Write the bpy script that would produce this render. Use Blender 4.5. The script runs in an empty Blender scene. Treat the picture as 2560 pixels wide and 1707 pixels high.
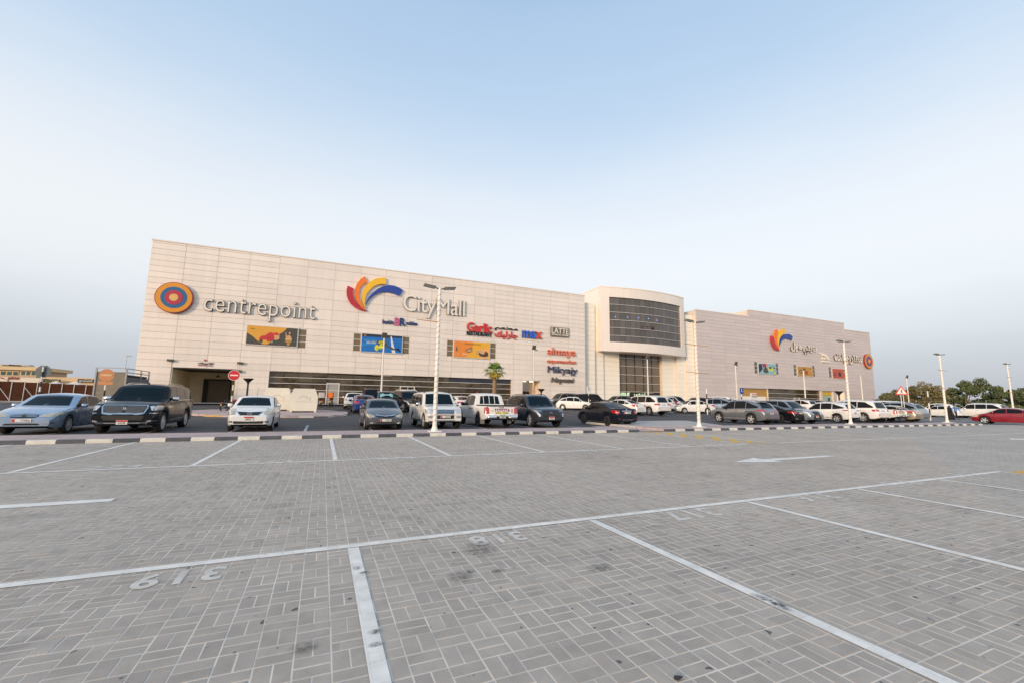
import bpy, bmesh, math, random
import numpy as np
from mathutils import Vector, Matrix
from mathutils.bvhtree import BVHTree
random.seed(7)
S = bpy.context.scene
COL = S.collection
R = math.radians
EYE = 1.45

# ---------------------------------------------------------------- camera
PITCH, ROLL, YAW, FPX = R(7.769), R(.844), R(23.618), 1068.5
FW = Vector((math.sin(YAW)*math.cos(PITCH), math.cos(YAW)*math.cos(PITCH), math.sin(PITCH)))
RT = Vector((math.cos(YAW), -math.sin(YAW), 0))
UP = RT.cross(FW)
cx = RT*math.cos(ROLL)+UP*math.sin(ROLL)
cy = UP*math.cos(ROLL)-RT*math.sin(ROLL)
cd = bpy.data.cameras.new('camera'); cam = bpy.data.objects.new('camera', cd); COL.objects.link(cam)
M = Matrix((cx, cy, -FW)).transposed().to_4x4(); M.translation = (0, 0, EYE)
cam.matrix_world = M
cd.sensor_width = 36; cd.lens = 36*FPX/2560; cd.clip_start = .05; cd.clip_end = 6000
S.camera = cam

# ---------------------------------------------------------------- world, sun, exposure
SUN_AZ, SUN_EL = R(236), R(12)          # compass angle from +Y towards +X; low behind the viewer's left shoulder
sundir = Vector((math.sin(SUN_AZ)*math.cos(SUN_EL), math.cos(SUN_AZ)*math.cos(SUN_EL), math.sin(SUN_EL)))
W = bpy.data.worlds.new('World'); S.world = W; W.use_nodes = True
wn, wl = W.node_tree.nodes, W.node_tree.links
bg = wn['Background']
sky = wn.new('ShaderNodeTexSky'); sky.sky_type = 'NISHITA'; sky.sun_disc = False
sky.sun_elevation = SUN_EL; sky.sun_rotation = SUN_AZ
sky.air_density = 1.3; sky.dust_density = 3.0; sky.ozone_density = 2.5; sky.altitude = 0
# dusty evening air: the blue of the upper sky pales to a milky band and a grey-lilac dust layer at the horizon, the same all round
tc = wn.new('ShaderNodeTexCoord'); sx = wn.new('ShaderNodeSeparateXYZ'); wl.new(tc.outputs['Generated'], sx.inputs[0])
ramp = wn.new('ShaderNodeValToRGB'); cr = ramp.color_ramp; cr.interpolation = 'B_SPLINE'
lin = lambda v: (v/255/12.92 if v < 11 else ((v/255+.055)/1.055)**2.4)
STOPS = [(0, (190, 197, 209)), (.06, (196, 203, 214)), (.13, (214, 221, 230)), (.21, (241, 245, 250)), (.30, (247, 250, 253)), (.42, (238, 245, 253)), (.53, (208, 228, 248)), (.63, (188, 214, 242)), (.74, (178, 207, 237)), (1, (135, 175, 217))]
while len(cr.elements) < len(STOPS): cr.elements.new(.99)
for e, (p, c) in zip(cr.elements, STOPS): e.position = p; e.color = (*[lin(v) for v in c], 1)
mp = wn.new('ShaderNodeMapping'); mp.inputs['Scale'].default_value = (1, 1.6, 5); mp.inputs['Rotation'].default_value = (.35, .25, .4)
nz = wn.new('ShaderNodeTexNoise'); nz.inputs['Scale'].default_value = 1.6; nz.inputs['Detail'].default_value = 6; nz.inputs['Roughness'].default_value = .62
wl.new(tc.outputs['Generated'], mp.inputs[0]); wl.new(mp.outputs[0], nz.inputs['Vector'])
nm_ = wn.new('ShaderNodeMapRange'); nm_.inputs[1].default_value = .35; nm_.inputs[2].default_value = .75; nm_.inputs[3].default_value = -.016; nm_.inputs[4].default_value = .016
wl.new(nz.outputs[0], nm_.inputs[0])
zz = wn.new('ShaderNodeMath'); zz.operation = 'SUBTRACT'; wl.new(sx.outputs['Z'], zz.inputs[0]); wl.new(nm_.outputs[0], zz.inputs[1]); wl.new(zz.outputs[0], ramp.inputs[0])
gain = wn.new('ShaderNodeMix'); gain.data_type = 'RGBA'; gain.blend_type = 'MULTIPLY'; gain.inputs['Factor'].default_value = 1
wl.new(ramp.outputs[0], gain.inputs['A']); gain.inputs['B'].default_value = (9.1, 9.0, 8.95, 1)
hs = wn.new('ShaderNodeMix'); hs.data_type = 'RGBA'; hs.blend_type = 'ADD'; hs.inputs['Factor'].default_value = .3
wl.new(gain.outputs['Result'], hs.inputs['A']); wl.new(sky.outputs[0], hs.inputs['B'])
wl.new(hs.outputs['Result'], bg.inputs['Color'])
bg.inputs['Strength'].default_value = .1
sd = bpy.data.lights.new('sun', 'SUN'); sd.energy = 3.0; sd.angle = R(12); sd.color = (1, .75, .52)
sun = bpy.data.objects.new('sun', sd); COL.objects.link(sun)
sun.rotation_euler = (-sundir).to_track_quat('-Z', 'Y').to_euler()
S.view_settings.view_transform = 'Standard'; S.view_settings.look = 'None'
S.view_settings.exposure = 0.0; S.view_settings.gamma = 1.0; S.view_settings.use_curve_mapping = False
S.render.engine = 'CYCLES'
S.cycles.max_bounces = 6; S.cycles.diffuse_bounces = 3; S.cycles.glossy_bounces = 3
S.cycles.transmission_bounces = 2; S.cycles.transparent_max_bounces = 6
S.cycles.use_denoising = True

# ---------------------------------------------------------------- pixel rays -> points in the place
def ray(x, y):
    X = (x-1280)/FPX; Y = -(y-853.5)/FPX
    return FW+cx*X+cy*Y
def at(x, y, Y):                        # point on the vertical plane at depth Y
    d = ray(x, y); t = Y/d.y
    return Vector((d.x*t, Y, EYE+d.z*t))
def gnd(x, y, z=0.0):                   # point on a level plane
    d = ray(x, y); t = (z-EYE)/d.z
    return Vector((d.x*t, d.y*t, z))
def zg(Y):                              # the lot climbs gently to the mall
    return 0.0 if Y < 26 else (.6 if Y > 50 else .6*(Y-26)/24)
def bear(x, Y, y=1000):                 # the X of a pixel column at a depth Y, on the ground
    d = ray(x, y); return d.x/d.y*Y
def proj(p):
    v = Vector(p)-Vector((0, 0, EYE)); a = v.dot(FW)
    return (1280+FPX*v.dot(cx)/a, 853.5-FPX*v.dot(cy)/a, a)

# ---------------------------------------------------------------- object helpers
def link(name, me, parent=None, mats=None):
    o = bpy.data.objects.new(name, me); COL.objects.link(o)
    if parent is not None: o.parent = parent
    if mats is not None and me is not None:
        for m in (mats if isinstance(mats, (list, tuple)) else [mats]): me.materials.append(m)
    return o
def tag(o, label=None, cat=None, group=None, kind=None):
    if label: o['label'] = label
    if cat: o['category'] = cat
    if group: o['group'] = group
    if kind: o['kind'] = kind
    return o
def thing(name, loc, label, cat, group=None, rz=0):
    o = bpy.data.objects.new(name, None); COL.objects.link(o); o.location = loc; o.rotation_euler = (0, 0, rz)
    o.empty_display_size = .2
    return tag(o, label, cat, group)
class MB:
    """collects faces, then becomes one mesh object"""
    def __init__(s): s.v = []; s.f = []; s.m = []; s.mi = 0
    def add(s, vs, fs):
        b = len(s.v); s.v += [tuple(v) for v in vs]
        for f in fs: s.f.append([b+i for i in f]); s.m.append(s.mi)
        return s
    def box(s, x0, x1, y0, y1, z0, z1):
        return s.add([(x0, y0, z0), (x1, y0, z0), (x1, y1, z0), (x0, y1, z0), (x0, y0, z1), (x1, y0, z1), (x1, y1, z1), (x0, y1, z1)],
                     [(0, 3, 2, 1), (4, 5, 6, 7), (0, 1, 5, 4), (1, 2, 6, 5), (2, 3, 7, 6), (3, 0, 4, 7)])
    def cbox(s, c, d, e=.01):            # chamfered box
        x, y, z = [k/2 for k in d]; e = min(e, x*.45, y*.45, z*.45)
        P = []
        for k, (a, b) in enumerate(((1, 0), (0, 1))): pass
        bm = bmesh.new(); bmesh.ops.create_cube(bm, size=1)
        for v in bm.verts: v.co = Vector((v.co.x*d[0], v.co.y*d[1], v.co.z*d[2]))
        if e > .0005: bmesh.ops.bevel(bm, geom=bm.edges[:], offset=e, segments=1, affect='EDGES')
        bm.verts.index_update()
        s.add([v.co+Vector(c) for v in bm.verts], [[v.index for v in f.verts] for f in bm.faces]); bm.free()
        return s
    def tube(s, pts, r, n=8, cap=True):
        pts = [Vector(p) for p in pts]; rs = r if isinstance(r, (list, tuple)) else [r]*len(pts)
        b = len(s.v); prev = None
        for i, p in enumerate(pts):
            t = (pts[min(i+1, len(pts)-1)]-pts[max(i-1, 0)]).normalized()
            if prev is None:
                a = Vector((0, 0, 1)) if abs(t.z) < .9 else Vector((1, 0, 0)); u = t.cross(a).normalized()
            else:
                u = (prev-t*prev.dot(t)).normalized()
            prev = u; w = t.cross(u)
            for k in range(n):
                an = 2*math.pi*k/n; s.v.append(tuple(p+(u*math.cos(an)+w*math.sin(an))*rs[i]))
        for i in range(len(pts)-1):
            for k in range(n):
                s.f.append([b+i*n+k, b+i*n+(k+1) % n, b+(i+1)*n+(k+1) % n, b+(i+1)*n+k]); s.m.append(s.mi)
        if cap:
            s.f.append([b+k for k in range(n)][::-1]); s.m.append(s.mi)
            s.f.append([b+(len(pts)-1)*n+k for k in range(n)]); s.m.append(s.mi)
        return s
    def lathe(s, prof, n=20, axis='Z', c=(0, 0, 0)):     # prof: (radius, along)
        b = len(s.v); c = Vector(c)
        for r, h in prof:
            for k in range(n):
                a = 2*math.pi*k/n; x, y = r*math.cos(a), r*math.sin(a)
                p = (x, y, h) if axis == 'Z' else ((x, h, y) if axis == 'Y' else (h, x, y))
                s.v.append(tuple(c+Vector(p)))
        for i in range(len(prof)-1):
            for k in range(n):
                s.f.append([b+i*n+k, b+i*n+(k+1) % n, b+(i+1)*n+(k+1) % n, b+(i+1)*n+k]); s.m.append(s.mi)
        return s
    def prism(s, poly, f0, f1):          # poly 2D, f0/f1 map (u,v)->3D for the two faces
        n = len(poly); A = [f0(u, v) for u, v in poly]; B = [f1(u, v) for u, v in poly]
        return s.add(A+B, [list(range(n))[::-1], [n+i for i in range(n)]]+[[i, (i+1) % n, n+(i+1) % n, n+i] for i in range(n)])
    def build(s, name, mats, parent=None, smooth=False, fix=True):
        me = bpy.data.meshes.new(name); me.from_pydata(s.v, [], s.f)
        for m in (mats if isinstance(mats, (list, tuple)) else [mats]): me.materials.append(m)
        me.polygons.foreach_set('material_index', s.m)
        if fix:
            bm = bmesh.new(); bm.from_mesh(me); bmesh.ops.recalc_face_normals(bm, faces=bm.faces[:]); bm.to_mesh(me); bm.free()
        if smooth:
            me.shade_smooth(); me.set_sharp_from_angle(angle=R(smooth if smooth is not True else 40))
        o = bpy.data.objects.new(name, me); COL.objects.link(o)
        if parent is not None: o.parent = parent
        return o
KIDS = {}
def copy_tree(o, parent=None):
    c = o.copy(); COL.objects.link(c); c.parent = parent
    for ch in o.children: copy_tree(ch, c)
    return c

# ---------------------------------------------------------------- materials
class NT:
    def __init__(s, name):
        s.m = bpy.data.materials.new(name); s.m.use_nodes = True
        s.n, s.l = s.m.node_tree.nodes, s.m.node_tree.links; s.b = s.n['Principled BSDF']
    def new(s, t, **kw):
        n = s.n.new('ShaderNode'+t)
        for k, v in kw.items(): setattr(n, k, v)
        return n
    def put(s, sock, v):
        if isinstance(v, bpy.types.NodeSocket): s.l.new(v, sock)
        elif v is not None: sock.default_value = v
    def math(s, op, a, b=None, c=None, clamp=False):
        n = s.new('Math', operation=op, use_clamp=clamp)
        for i, v in enumerate((a, b, c)): s.put(n.inputs[i], v)
        return n.outputs[0]
    def noise(s, vec, scale, detail=4, rough=.55):
        n = s.new('TexNoise'); s.put(n.inputs['Vector'], vec); n.inputs['Scale'].default_value = scale
        n.inputs['Detail'].default_value = detail; n.inputs['Roughness'].default_value = rough
        return n.outputs['Fac']
    def mr(s, v, a, b, c, d):
        n = s.new('MapRange'); s.put(n.inputs[0], v)
        for i, k in enumerate((a, b, c, d)): s.put(n.inputs[i+1], k)
        return n.outputs[0]
    def mix(s, f, a, b, mode='MIX'):
        n = s.new('Mix', data_type='RGBA', blend_type=mode)
        s.put(n.inputs['Factor'], f)
        for k, v in (('A', a), ('B', b)):
            s.put(n.inputs[k], (*v, 1) if isinstance(v, tuple) and len(v) == 3 else v)
        return n.outputs['Result']
    def vary(s, col, f):                 # multiply a colour by a scalar socket
        return s.mix(1.0, col, s.comb(f), 'MULTIPLY')
    def comb(s, f):
        n = s.new('CombineColor')
        for i in range(3): s.put(n.inputs[i], f)
        return n.outputs[0]
    def bump(s, h, dist=.01, strength=.5):
        n = s.new('Bump'); s.put(n.inputs['Height'], h); n.inputs['Distance'].default_value = dist; n.inputs['Strength'].default_value = strength
        s.l.new(n.outputs[0], s.b.inputs['Normal'])
    def obj(s): return s.new('TexCoord').outputs['Object']
    def pos(s): return s.new('NewGeometry').outputs['Position']
    def rnd(s):                          # a random number per piece, whether an object or an island of a joined field
        a = s.new('ObjectInfo').outputs['Random']; b = s.new('NewGeometry').outputs['Random Per Island']
        return s.math('FRACT', s.math('ADD', a, b))
    def set(s, col=None, rough=None, metal=None, spec=None, coat=None, coat_rough=None):
        for k, v in (('Base Color', col), ('Roughness', rough), ('Metallic', metal), ('Specular IOR Level', spec), ('Coat Weight', coat), ('Coat Roughness', coat_rough)):
            if v is None: continue
            s.put(s.b.inputs[k], (*v, 1) if isinstance(v, tuple) and len(v) == 3 else v)
        return s
MATS = {}
def mat(name, col, rough=.55, metal=0.0, var=.10, scale=3.0, bump=0.0, spec=None, coat=None, emit=None, world=True):
    if name in MATS: return MATS[name]
    t = NT(name); vec = t.pos() if world else t.obj()
    f = t.math('ADD', t.mr(t.noise(vec, scale), .25, .75, 1-var, 1+var), t.mr(t.rnd(), 0, 1, -var*.35, var*.35))
    t.set(t.vary(col, f), t.mr(t.noise(vec, scale*2.7), .3, .7, max(rough-.07, .02), min(rough+.07, 1)), metal, spec, coat)
    if bump: t.bump(t.noise(vec, scale*9, 3), .01, bump)
    if emit: t.b.inputs['Emission Color'].default_value = (*emit[0], 1); t.b.inputs['Emission Strength'].default_value = emit[1]
    MATS[name] = t.m
    return t.m

# ================================================================ THE GROUND
SQ, JX, JY, JW = .1942, .7252, 3.050, .0098       # basket-weave square, its phase, joint width
def weave(t):
    """basket-weave of pavers from world position: (joint distance in m, random per paver)"""
    sp = t.new('SeparateXYZ'); t.l.new(t.pos(), sp.inputs[0])
    u = t.math('DIVIDE', t.math('SUBTRACT', sp.outputs[0], JX), SQ); v = t.math('DIVIDE', t.math('SUBTRACT', sp.outputs[1], JY), SQ)
    cu, cv = t.math('FLOOR', u), t.math('FLOOR', v)
    fu, fv = t.math('FRACT', u), t.math('FRACT', v)
    par = t.math('FLOORED_MODULO', t.math('ADD', cu, cv), 2.0)
    w = t.math('ADD', t.math('MULTIPLY', fu, par), t.math('MULTIPLY', fv, t.math('SUBTRACT', 1.0, par)))
    ds = t.math('ABSOLUTE', t.math('SUBTRACT', w, .5))
    e = lambda f: t.math('SUBTRACT', .5, t.math('ABSOLUTE', t.math('SUBTRACT', f, .5)))
    d = t.math('MULTIPLY', t.math('MINIMUM', t.math('MINIMUM', e(fu), e(fv)), ds), SQ)
    wn_ = t.new('TexWhiteNoise', noise_dimensions='3D'); cb = t.new('CombineXYZ')
    t.l.new(cu, cb.inputs[0]); t.l.new(cv, cb.inputs[1]); t.l.new(t.math('GREATER_THAN', w, .5), cb.inputs[2]); t.l.new(cb.outputs[0], wn_.inputs[0])
    return d, wn_.outputs[0]
PAV = (.450, .390, .330); SAND = (.74, .665, .575)
def pave_colour(t, rn):
    p = t.pos()
    big = t.mr(t.noise(p, .35, 5, .6), .3, .7, .90, 1.10)
    mid = t.mr(t.noise(p, 5.0, 5, .65), .3, .7, .88, 1.10)
    fine = t.mr(t.noise(p, 160, 3, .7), .25, .75, .86, 1.14)
    tone = t.mr(rn, 0, 1, .91, 1.07)
    f = t.math('MULTIPLY', t.math('MULTIPLY', big, mid), t.math('MULTIPLY', fine, tone))
    c = t.vary(PAV, f)
    c = t.mix(t.mr(t.math('FRACT', t.math('MULTIPLY', rn, 7.3)), .6, 1, 0, .25), c, t.vary((.51, .43, .345), f))
    oil = t.math('MULTIPLY', t.mr(t.noise(p, 1.0, 5, .65), .60, .72, 0, .55), t.mr(t.noise(p, 24, 3), .35, .6, .4, 1))          # old drips of oil and rubber
    gum = t.mr(t.noise(p, 9.0, 2, .5), .70, .72, 0, .8)
    mp_ = t.new('Mapping'); mp_.inputs['Scale'].default_value = (.16, 2.6, 1); mp_.inputs['Rotation'].default_value = (0, 0, .04); t.l.new(p, mp_.inputs[0])
    c = t.mix(t.mr(t.noise(mp_.outputs[0], 1.0, 3, .5), .58, .72, 0, .22), c, (.16, .15, .145))     # tyre tracks along the lane
    c = t.mix(oil, c, (.12, .11, .10)); c = t.mix(gum, c, (.06, .06, .06))
    return c
t = NT('paver_concrete'); t.set(pave_colour(t, t.rnd()), .82, spec=.35); t.bump(t.noise(t.pos(), 220, 3), .003, .35); M_PAVER = t.m
t = NT('paved_lot'); d_, rn_ = weave(t)
t.set(t.mix(t.mr(d_, JW*.42, JW*.62, 0, 1), t.vary(SAND, t.mr(t.noise(t.pos(), 1.7, 4), .3, .7, .72, 1.1)), pave_colour(t, rn_)), .85, spec=.3); t.bump(t.mr(d_, 0, JW, 0, 1), .004, .5); M_LOT = t.m
def paint(name, col, wear=.5, strength=1.0):
    t = NT(name); d, rn = weave(t); p = t.pos()
    w = t.math('MULTIPLY', t.math('ADD', t.noise(p, 14, 5, .65), t.math('MULTIPLY', t.noise(p, 1.4, 3), .55)), 1.0)
    worn = t.mr(w, wear+.30, wear+.44, strength, .15)
    edge = t.mr(d, .002, .006, .92, 1)
    a = t.math('MULTIPLY', worn, edge)
    dirt = t.math('MULTIPLY', t.mr(t.noise(p, 5, 4), .3, .75, 1.05, .78), t.mr(t.noise(p, 2.1, 6, .7), .62, .72, 1, .45))
    t.set(t.vary(col, t.math('MULTIPLY', dirt, t.mr(rn, 0, 1, .93, 1.05))), .7); t.put(t.b.inputs['Alpha'], a)
    return t.m
M_WHITE = paint('white_road_paint', (.90, .85, .77), .66); M_WORN = paint('worn_white_numbers', (.84, .78, .70), .64, .80)
M_YELLOW = paint('yellow_road_paint', (.78, .45, .07), .66, 1.0)

def sheet(name, x0, x1, ys, zoff, m, kind='structure', zf=zg):
    mb = MB(); xs = [x0, x1]
    v = [(x, y, zf(y)+zoff) for y in ys for x in xs]
    mb.add(v, [(2*i, 2*i+1, 2*i+3, 2*i+2) for i in range(len(ys)-1)])
    return tag(mb.build(name, m, fix=False), kind=kind)
t = NT('desert_sand'); p = t.pos(); f = t.math('MULTIPLY', t.mr(t.noise(p, .05, 6, .6), .3, .7, .8, 1.2), t.mr(t.noise(p, 2.0, 4), .3, .7, .88, 1.12))
t.set(t.vary((.36, .29, .215), f), .9); t.bump(t.noise(p, 3, 5), .05, .4); M_SAND = t.m
t = NT('asphalt'); p = t.pos()
f = t.math('MULTIPLY', t.math('MULTIPLY', t.mr(t.noise(p, .25, 5, .6), .3, .7, .8, 1.22), t.mr(t.noise(p, 3, 4), .3, .7, .9, 1.1)), t.mr(t.noise(p, 130, 2), .3, .7, .75, 1.25))
t.set(t.vary((.062, .060, .060), f), .78); t.bump(t.noise(p, 180, 2), .004, .5); M_ASPH = t.m
KY = 16.953                                       # near face of the kerb
YS = [-400, 0, 17, 26, 50, 3000]
sheet('ground', -2500, 2500, [-2500, 17, 26, 50, 3000], -.05, M_SAND)
lot = sheet('parking_lot', -60, 75, [-45, KY+.1], -.0013, M_LOT)
tag(lot, 'grey basket-weave block paving of the near parking lot')
sheet('asphalt_lot', -60, 118, [KY+.1, 26, 50, 54], -.002, M_ASPH)
sheet('side_road', 49.5, 75, [KY+.1, 26, 50, 54], .004, mat('concrete_road', (.20, .19, .185), .85, var=.12, scale=.6))

# the pavers: each its own block with chamfered edges; the 300 that show largest are objects
def paver_mesh(a, b):
    c, dp = .0014, .009
    x, y = a/2, b/2
    v = [(-x, -y, -dp), (x, -y, -dp), (x, y, -dp), (-x, y, -dp), (-x, -y, -c*.8), (x, -y, -c*.8), (x, y, -c*.8), (-x, y, -c*.8),
         (-x+c, -y+c, 0), (x-c, -y+c, 0), (x-c, y-c, 0), (-x+c, y-c, 0)]
    f = [(0, 1, 5, 4), (1, 2, 6, 5), (2, 3, 7, 6), (3, 0, 4, 7), (4, 5, 9, 8), (5, 6, 10, 9), (6, 7, 11, 10), (7, 4, 8, 11), (8, 9, 10, 11)]
    return np.array(v), np.array(f)
A_, B_ = SQ-JW, SQ/2-JW
PVH, PF = paver_mesh(A_, B_); PVV, _ = paver_mesh(B_, A_)
rg = np.random.default_rng(3)
cent = []
for j in range(int((.25-JY)/SQ)-1, int((KY-.02-JY)/SQ)):
    yc = JY+(j+.5)*SQ
    x0, x1 = -(.72*yc+2.4), min(1.95*yc+3.2, 26)
    for i in range(int((x0-JX)/SQ), int((x1-JX)/SQ)+1):
        xc = JX+(i+.5)*SQ
        if (i+j) % 2: cent += [(xc-SQ/4, yc, 1), (xc+SQ/4, yc, 1)]
        else: cent += [(xc, yc-SQ/4, 0), (xc, yc+SQ/4, 0)]
cent = np.array(cent); score = []
for xc, yc, o in cent:
    px, py, a = proj((xc, yc, 0)); inside = a > .3 and 0 < px < 2560 and py < 1707
    score.append(EYE/(a*a*a) if inside else 0)
order = np.argsort(-np.array(score)); single = set(order[:300].tolist())
meH = bpy.data.meshes.new('paver'); meH.from_pydata(PVH.tolist(), [], PF.tolist()); meH.materials.append(M_PAVER)
meV = bpy.data.meshes.new('paver'); meV.from_pydata(PVV.tolist(), [], PF.tolist()); meV.materials.append(M_PAVER)
VV, FF = [], []; k = 0
for q, (xc, yc, o) in enumerate(cent):
    jz = rg.normal(0, .0007); tx, ty = rg.normal(0, .004, 2); jx, jy, jr = rg.normal(0, .0011), rg.normal(0, .0011), rg.normal(0, .006)
    if q in single:
        ob = bpy.data.objects.new('paver', meV if o else meH); COL.objects.link(ob); ob.parent = lot
        ob.location = (xc+jx, yc+jy, jz); ob.rotation_euler = (tx, ty, jr)
    else:
        v = (PVV if o else PVH).copy(); z = v[:, 2]+jz+v[:, 0]*-ty+v[:, 1]*tx
        VV.append(np.stack([v[:, 0]-v[:, 1]*jr+xc+jx, v[:, 1]+v[:, 0]*jr+yc+jy, z], 1)); FF.append(PF+12*k); k += 1
VV = np.concatenate(VV); FF = np.concatenate(FF)
me = bpy.data.meshes.new('paver_field'); me.vertices.add(len(VV)); me.vertices.foreach_set('co', VV.ravel())
me.loops.add(FF.size); me.loops.foreach_set('vertex_index', FF.ravel().astype(np.int32))
me.polygons.add(len(FF)); me.polygons.foreach_set('loop_start', np.arange(0, FF.size, 4, dtype=np.int32))
me.update(calc_edges=True); me.validate(); me.shade_flat()
tag(link('paver_field', me, lot, M_PAVER), kind='stuff')

# painted markings (thin sheets on the blocks; the joints show through)
STX, STW, NEARY, FARY = .3734, 2.7615, 4.709, 11.011
PZ = .0042
def mark(name, polys, m, label, z=PZ, parent=lot):
    mb = MB()
    for poly in polys: mb.add([(x, y, z) for x, y in poly], [list(range(len(poly)))])
    o = mb.build(name, m, parent, fix=False)
    return o
def seg(x0, y0, x1, y1, w):
    d = Vector((x1-x0, y1-y0)); n = Vector((-d.y, d.x)).normalized()*w/2
    return [(x0+n.x, y0+n.y), (x0-n.x, y0-n.y), (x1-n.x, y1-n.y), (x1+n.x, y1+n.y)]
LW = .102
HX0, HX1 = STX+5*STW, STX+5*STW+1.45             # the hatched walkway through both rows
mark('bay_line', [seg(-14, NEARY, HX0+.06, NEARY, LW)], M_WHITE, '')
mark('bay_line', [seg(HX1, NEARY, 60, NEARY, LW)], M_WHITE, '')
for i in range(0, 6): mark('bay_line', [seg(STX+i*STW, NEARY-.07, STX+i*STW, -1.2, LW)], M_WHITE, '')
for i in range(0, 9): mark('bay_line', [seg(HX1+i*STW, NEARY-.07, HX1+i*STW, -1.2, LW)], M_WHITE, '')
mark('bay_line', [seg(-30, FARY, HX0+.06, FARY, LW)], M_WHITE, '')
mark('bay_line', [seg(HX1, FARY, 60, FARY, LW)], M_WHITE, '')
for i in range(-9, 6): mark('bay_line', [seg(STX+i*STW, FARY+.07, STX+i*STW, KY-.02, LW)], M_WHITE, '')
for i in range(0, 14): mark('bay_line', [seg(HX1+i*STW, FARY+.07, HX1+i*STW, KY-.02, LW)], M_WHITE, '')
def hatch(y0, y1):
    polys = []; k = y0-1.5
    while k < y1:
        q = [(HX0+.1, k), (HX0+.1, k+.42), (HX1-.1, k+1.72), (HX1-.1, k+1.3)]
        q = [(x, min(max(y, y0), y1)) for x, y in q]; k += .86
        if abs(q[0][1]-q[1][1])+abs(q[2][1]-q[3][1]) > .05: polys.append(q)
    return polys
mark('yellow_hatching', hatch(FARY+.1, KY-.1), M_YELLOW, '')
mark('yellow_hatching', hatch(-1.2, NEARY-.1), M_YELLOW, '')
def arrow(x, y, ln=3.9):                            # points towards -x
    return [[(x, y), (x+1.25, y-.42), (x+1.25, y-.14), (x+ln, y-.10), (x+ln, y+.10), (x+1.25, y+.14), (x+1.25, y+.42)]]
A1 = gnd(1836, 1154); A2 = gnd(283, 1249); A3 = gnd(2527, 1098)
mark('lane_arrow', arrow(A1.x, A1.y), M_WHITE, '')
mark('lane_arrow', arrow(A2.x-3.9, A2.y), M_WHITE, '')
mark('lane_arrow', arrow(A3.x, A3.y), M_WHITE, '')

# ---------------------------------------------------------------- lettering
TXS = bpy.data.scenes.new('lettering_bench')        # letters are shaped on a bench of their own, then only their meshes are kept
def text_mesh(body, size=1.0, offset=0.0, depth=0.0, space=1.0, align='CENTER', shear=0.0):
    c = bpy.data.curves.new('txt', 'FONT'); c.body = body; c.size = size; c.offset = offset; c.extrude = depth
    c.space_character = space; c.align_x = align; c.shear = shear; c.resolution_u = 3
    o = bpy.data.objects.new('txt', c); TXS.collection.objects.link(o)
    with bpy.context.temp_override(scene=TXS, view_layer=TXS.view_layers[0]):
        dg = bpy.context.evaluated_depsgraph_get(); me = bpy.data.meshes.new_from_object(o.evaluated_get(dg))
    bpy.data.objects.remove(o); bpy.data.curves.remove(c)
    return me
def fit_mesh(me, w=None, h=None):                   # centre on 0 and stretch to a given width and height
    co = np.empty(len(me.vertices)*3); me.vertices.foreach_get('co', co); co = co.reshape(-1, 3)
    lo, hi = co.min(0), co.max(0)
    co[:, :2] -= (lo[:2]+hi[:2])/2
    if w: co[:, 0] *= w/(hi[0]-lo[0])
    if h: co[:, 1] *= h/(hi[1]-lo[1])
    me.vertices.foreach_set('co', co.ravel()); me.update()
    return me
def ground_number(txt, px, py, flip, w=.72, h=.42):
    g = gnd(px, py); me = fit_mesh(text_mesh(txt, 1, .026, 0, 1.2), w, h)
    o = link('bay_number', me, lot, M_WORN); o.location = (g.x, g.y, PZ+.0008); o.rotation_euler = (0, 0, math.pi if flip else 0)
    return o
for s, x, y in (('319', 450, 1443), ('318', 1245, 1345), ('317', 1727, 1284), ('316', 2037, 1242), ('315', 2252, 1208), ('314', 2415, 1184)):
    ground_number(s, x, y, True, *((.60, .30) if x < 1500 else (.82, .40)))
for s, x, y in (('274', 288, 1166), ('273', 675, 1154), ('272', 990, 1143.5), ('271', 1248, 1134), ('270', 1457, 1125.5), ('269', 1637, 1117.5), ('268', 1784, 1111)):
    ground_number(s, x, y, False, .90, .40)

# oil drips and tyre scuffs that the photograph shows on the near bays
def stain_mat(name, col, a):
    t = NT(name); p = t.pos(); o = t.new('TexCoord').outputs['Generated']; v = t.new('VectorMath', operation='DISTANCE'); t.l.new(o, v.inputs[0]); v.inputs[1].default_value = (.5, .5, .5)
    m_ = t.math('MULTIPLY', t.mr(v.outputs['Value'], .15, .48, 1, 0), t.mr(t.noise(p, 26, 5, .7), .36, .6, 0, 1)); t.set(col, .75); t.put(t.b.inputs['Alpha'], t.math('MULTIPLY', m_, a)); return t.m
M_OIL, M_SCUFF = stain_mat('oil_stain', (.07, .065, .06), .5), stain_mat('tyre_scuff', (.09, .095, .105), .75)
def stain(px, py, w, h, m, rz=0):
    g = gnd(px, py); n = 14; mb = MB(); mb.add([(w/2*math.cos(2*math.pi*k/n), h/2*math.sin(2*math.pi*k/n), 0) for k in range(n)], [list(range(n))]); o = mb.build('stain', m, lot, fix=False); o.location = (g.x, g.y, PZ+.0015); o.rotation_euler = (0, 0, rz)
for a_ in ((1245, 1426, .16, .13, M_OIL), (1172, 1430, .14, .12, M_OIL), (1200, 1372, .42, .55, M_OIL), (1150, 1440, .26, .3, M_OIL), (1926, 1502, .12, .34, M_SCUFF, .2), (1950, 1515, .10, .22, M_SCUFF), (892, 1420, .10, .10, M_SCUFF), (910, 1432, .12, .10, M_SCUFF), (937, 1580, .11, .08, M_SCUFF), (940, 1612, .12, .07, M_SCUFF), (760, 1620, .2, .16, M_OIL), (1500, 1420, .3, .24, M_OIL)): stain(*a_)

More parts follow.
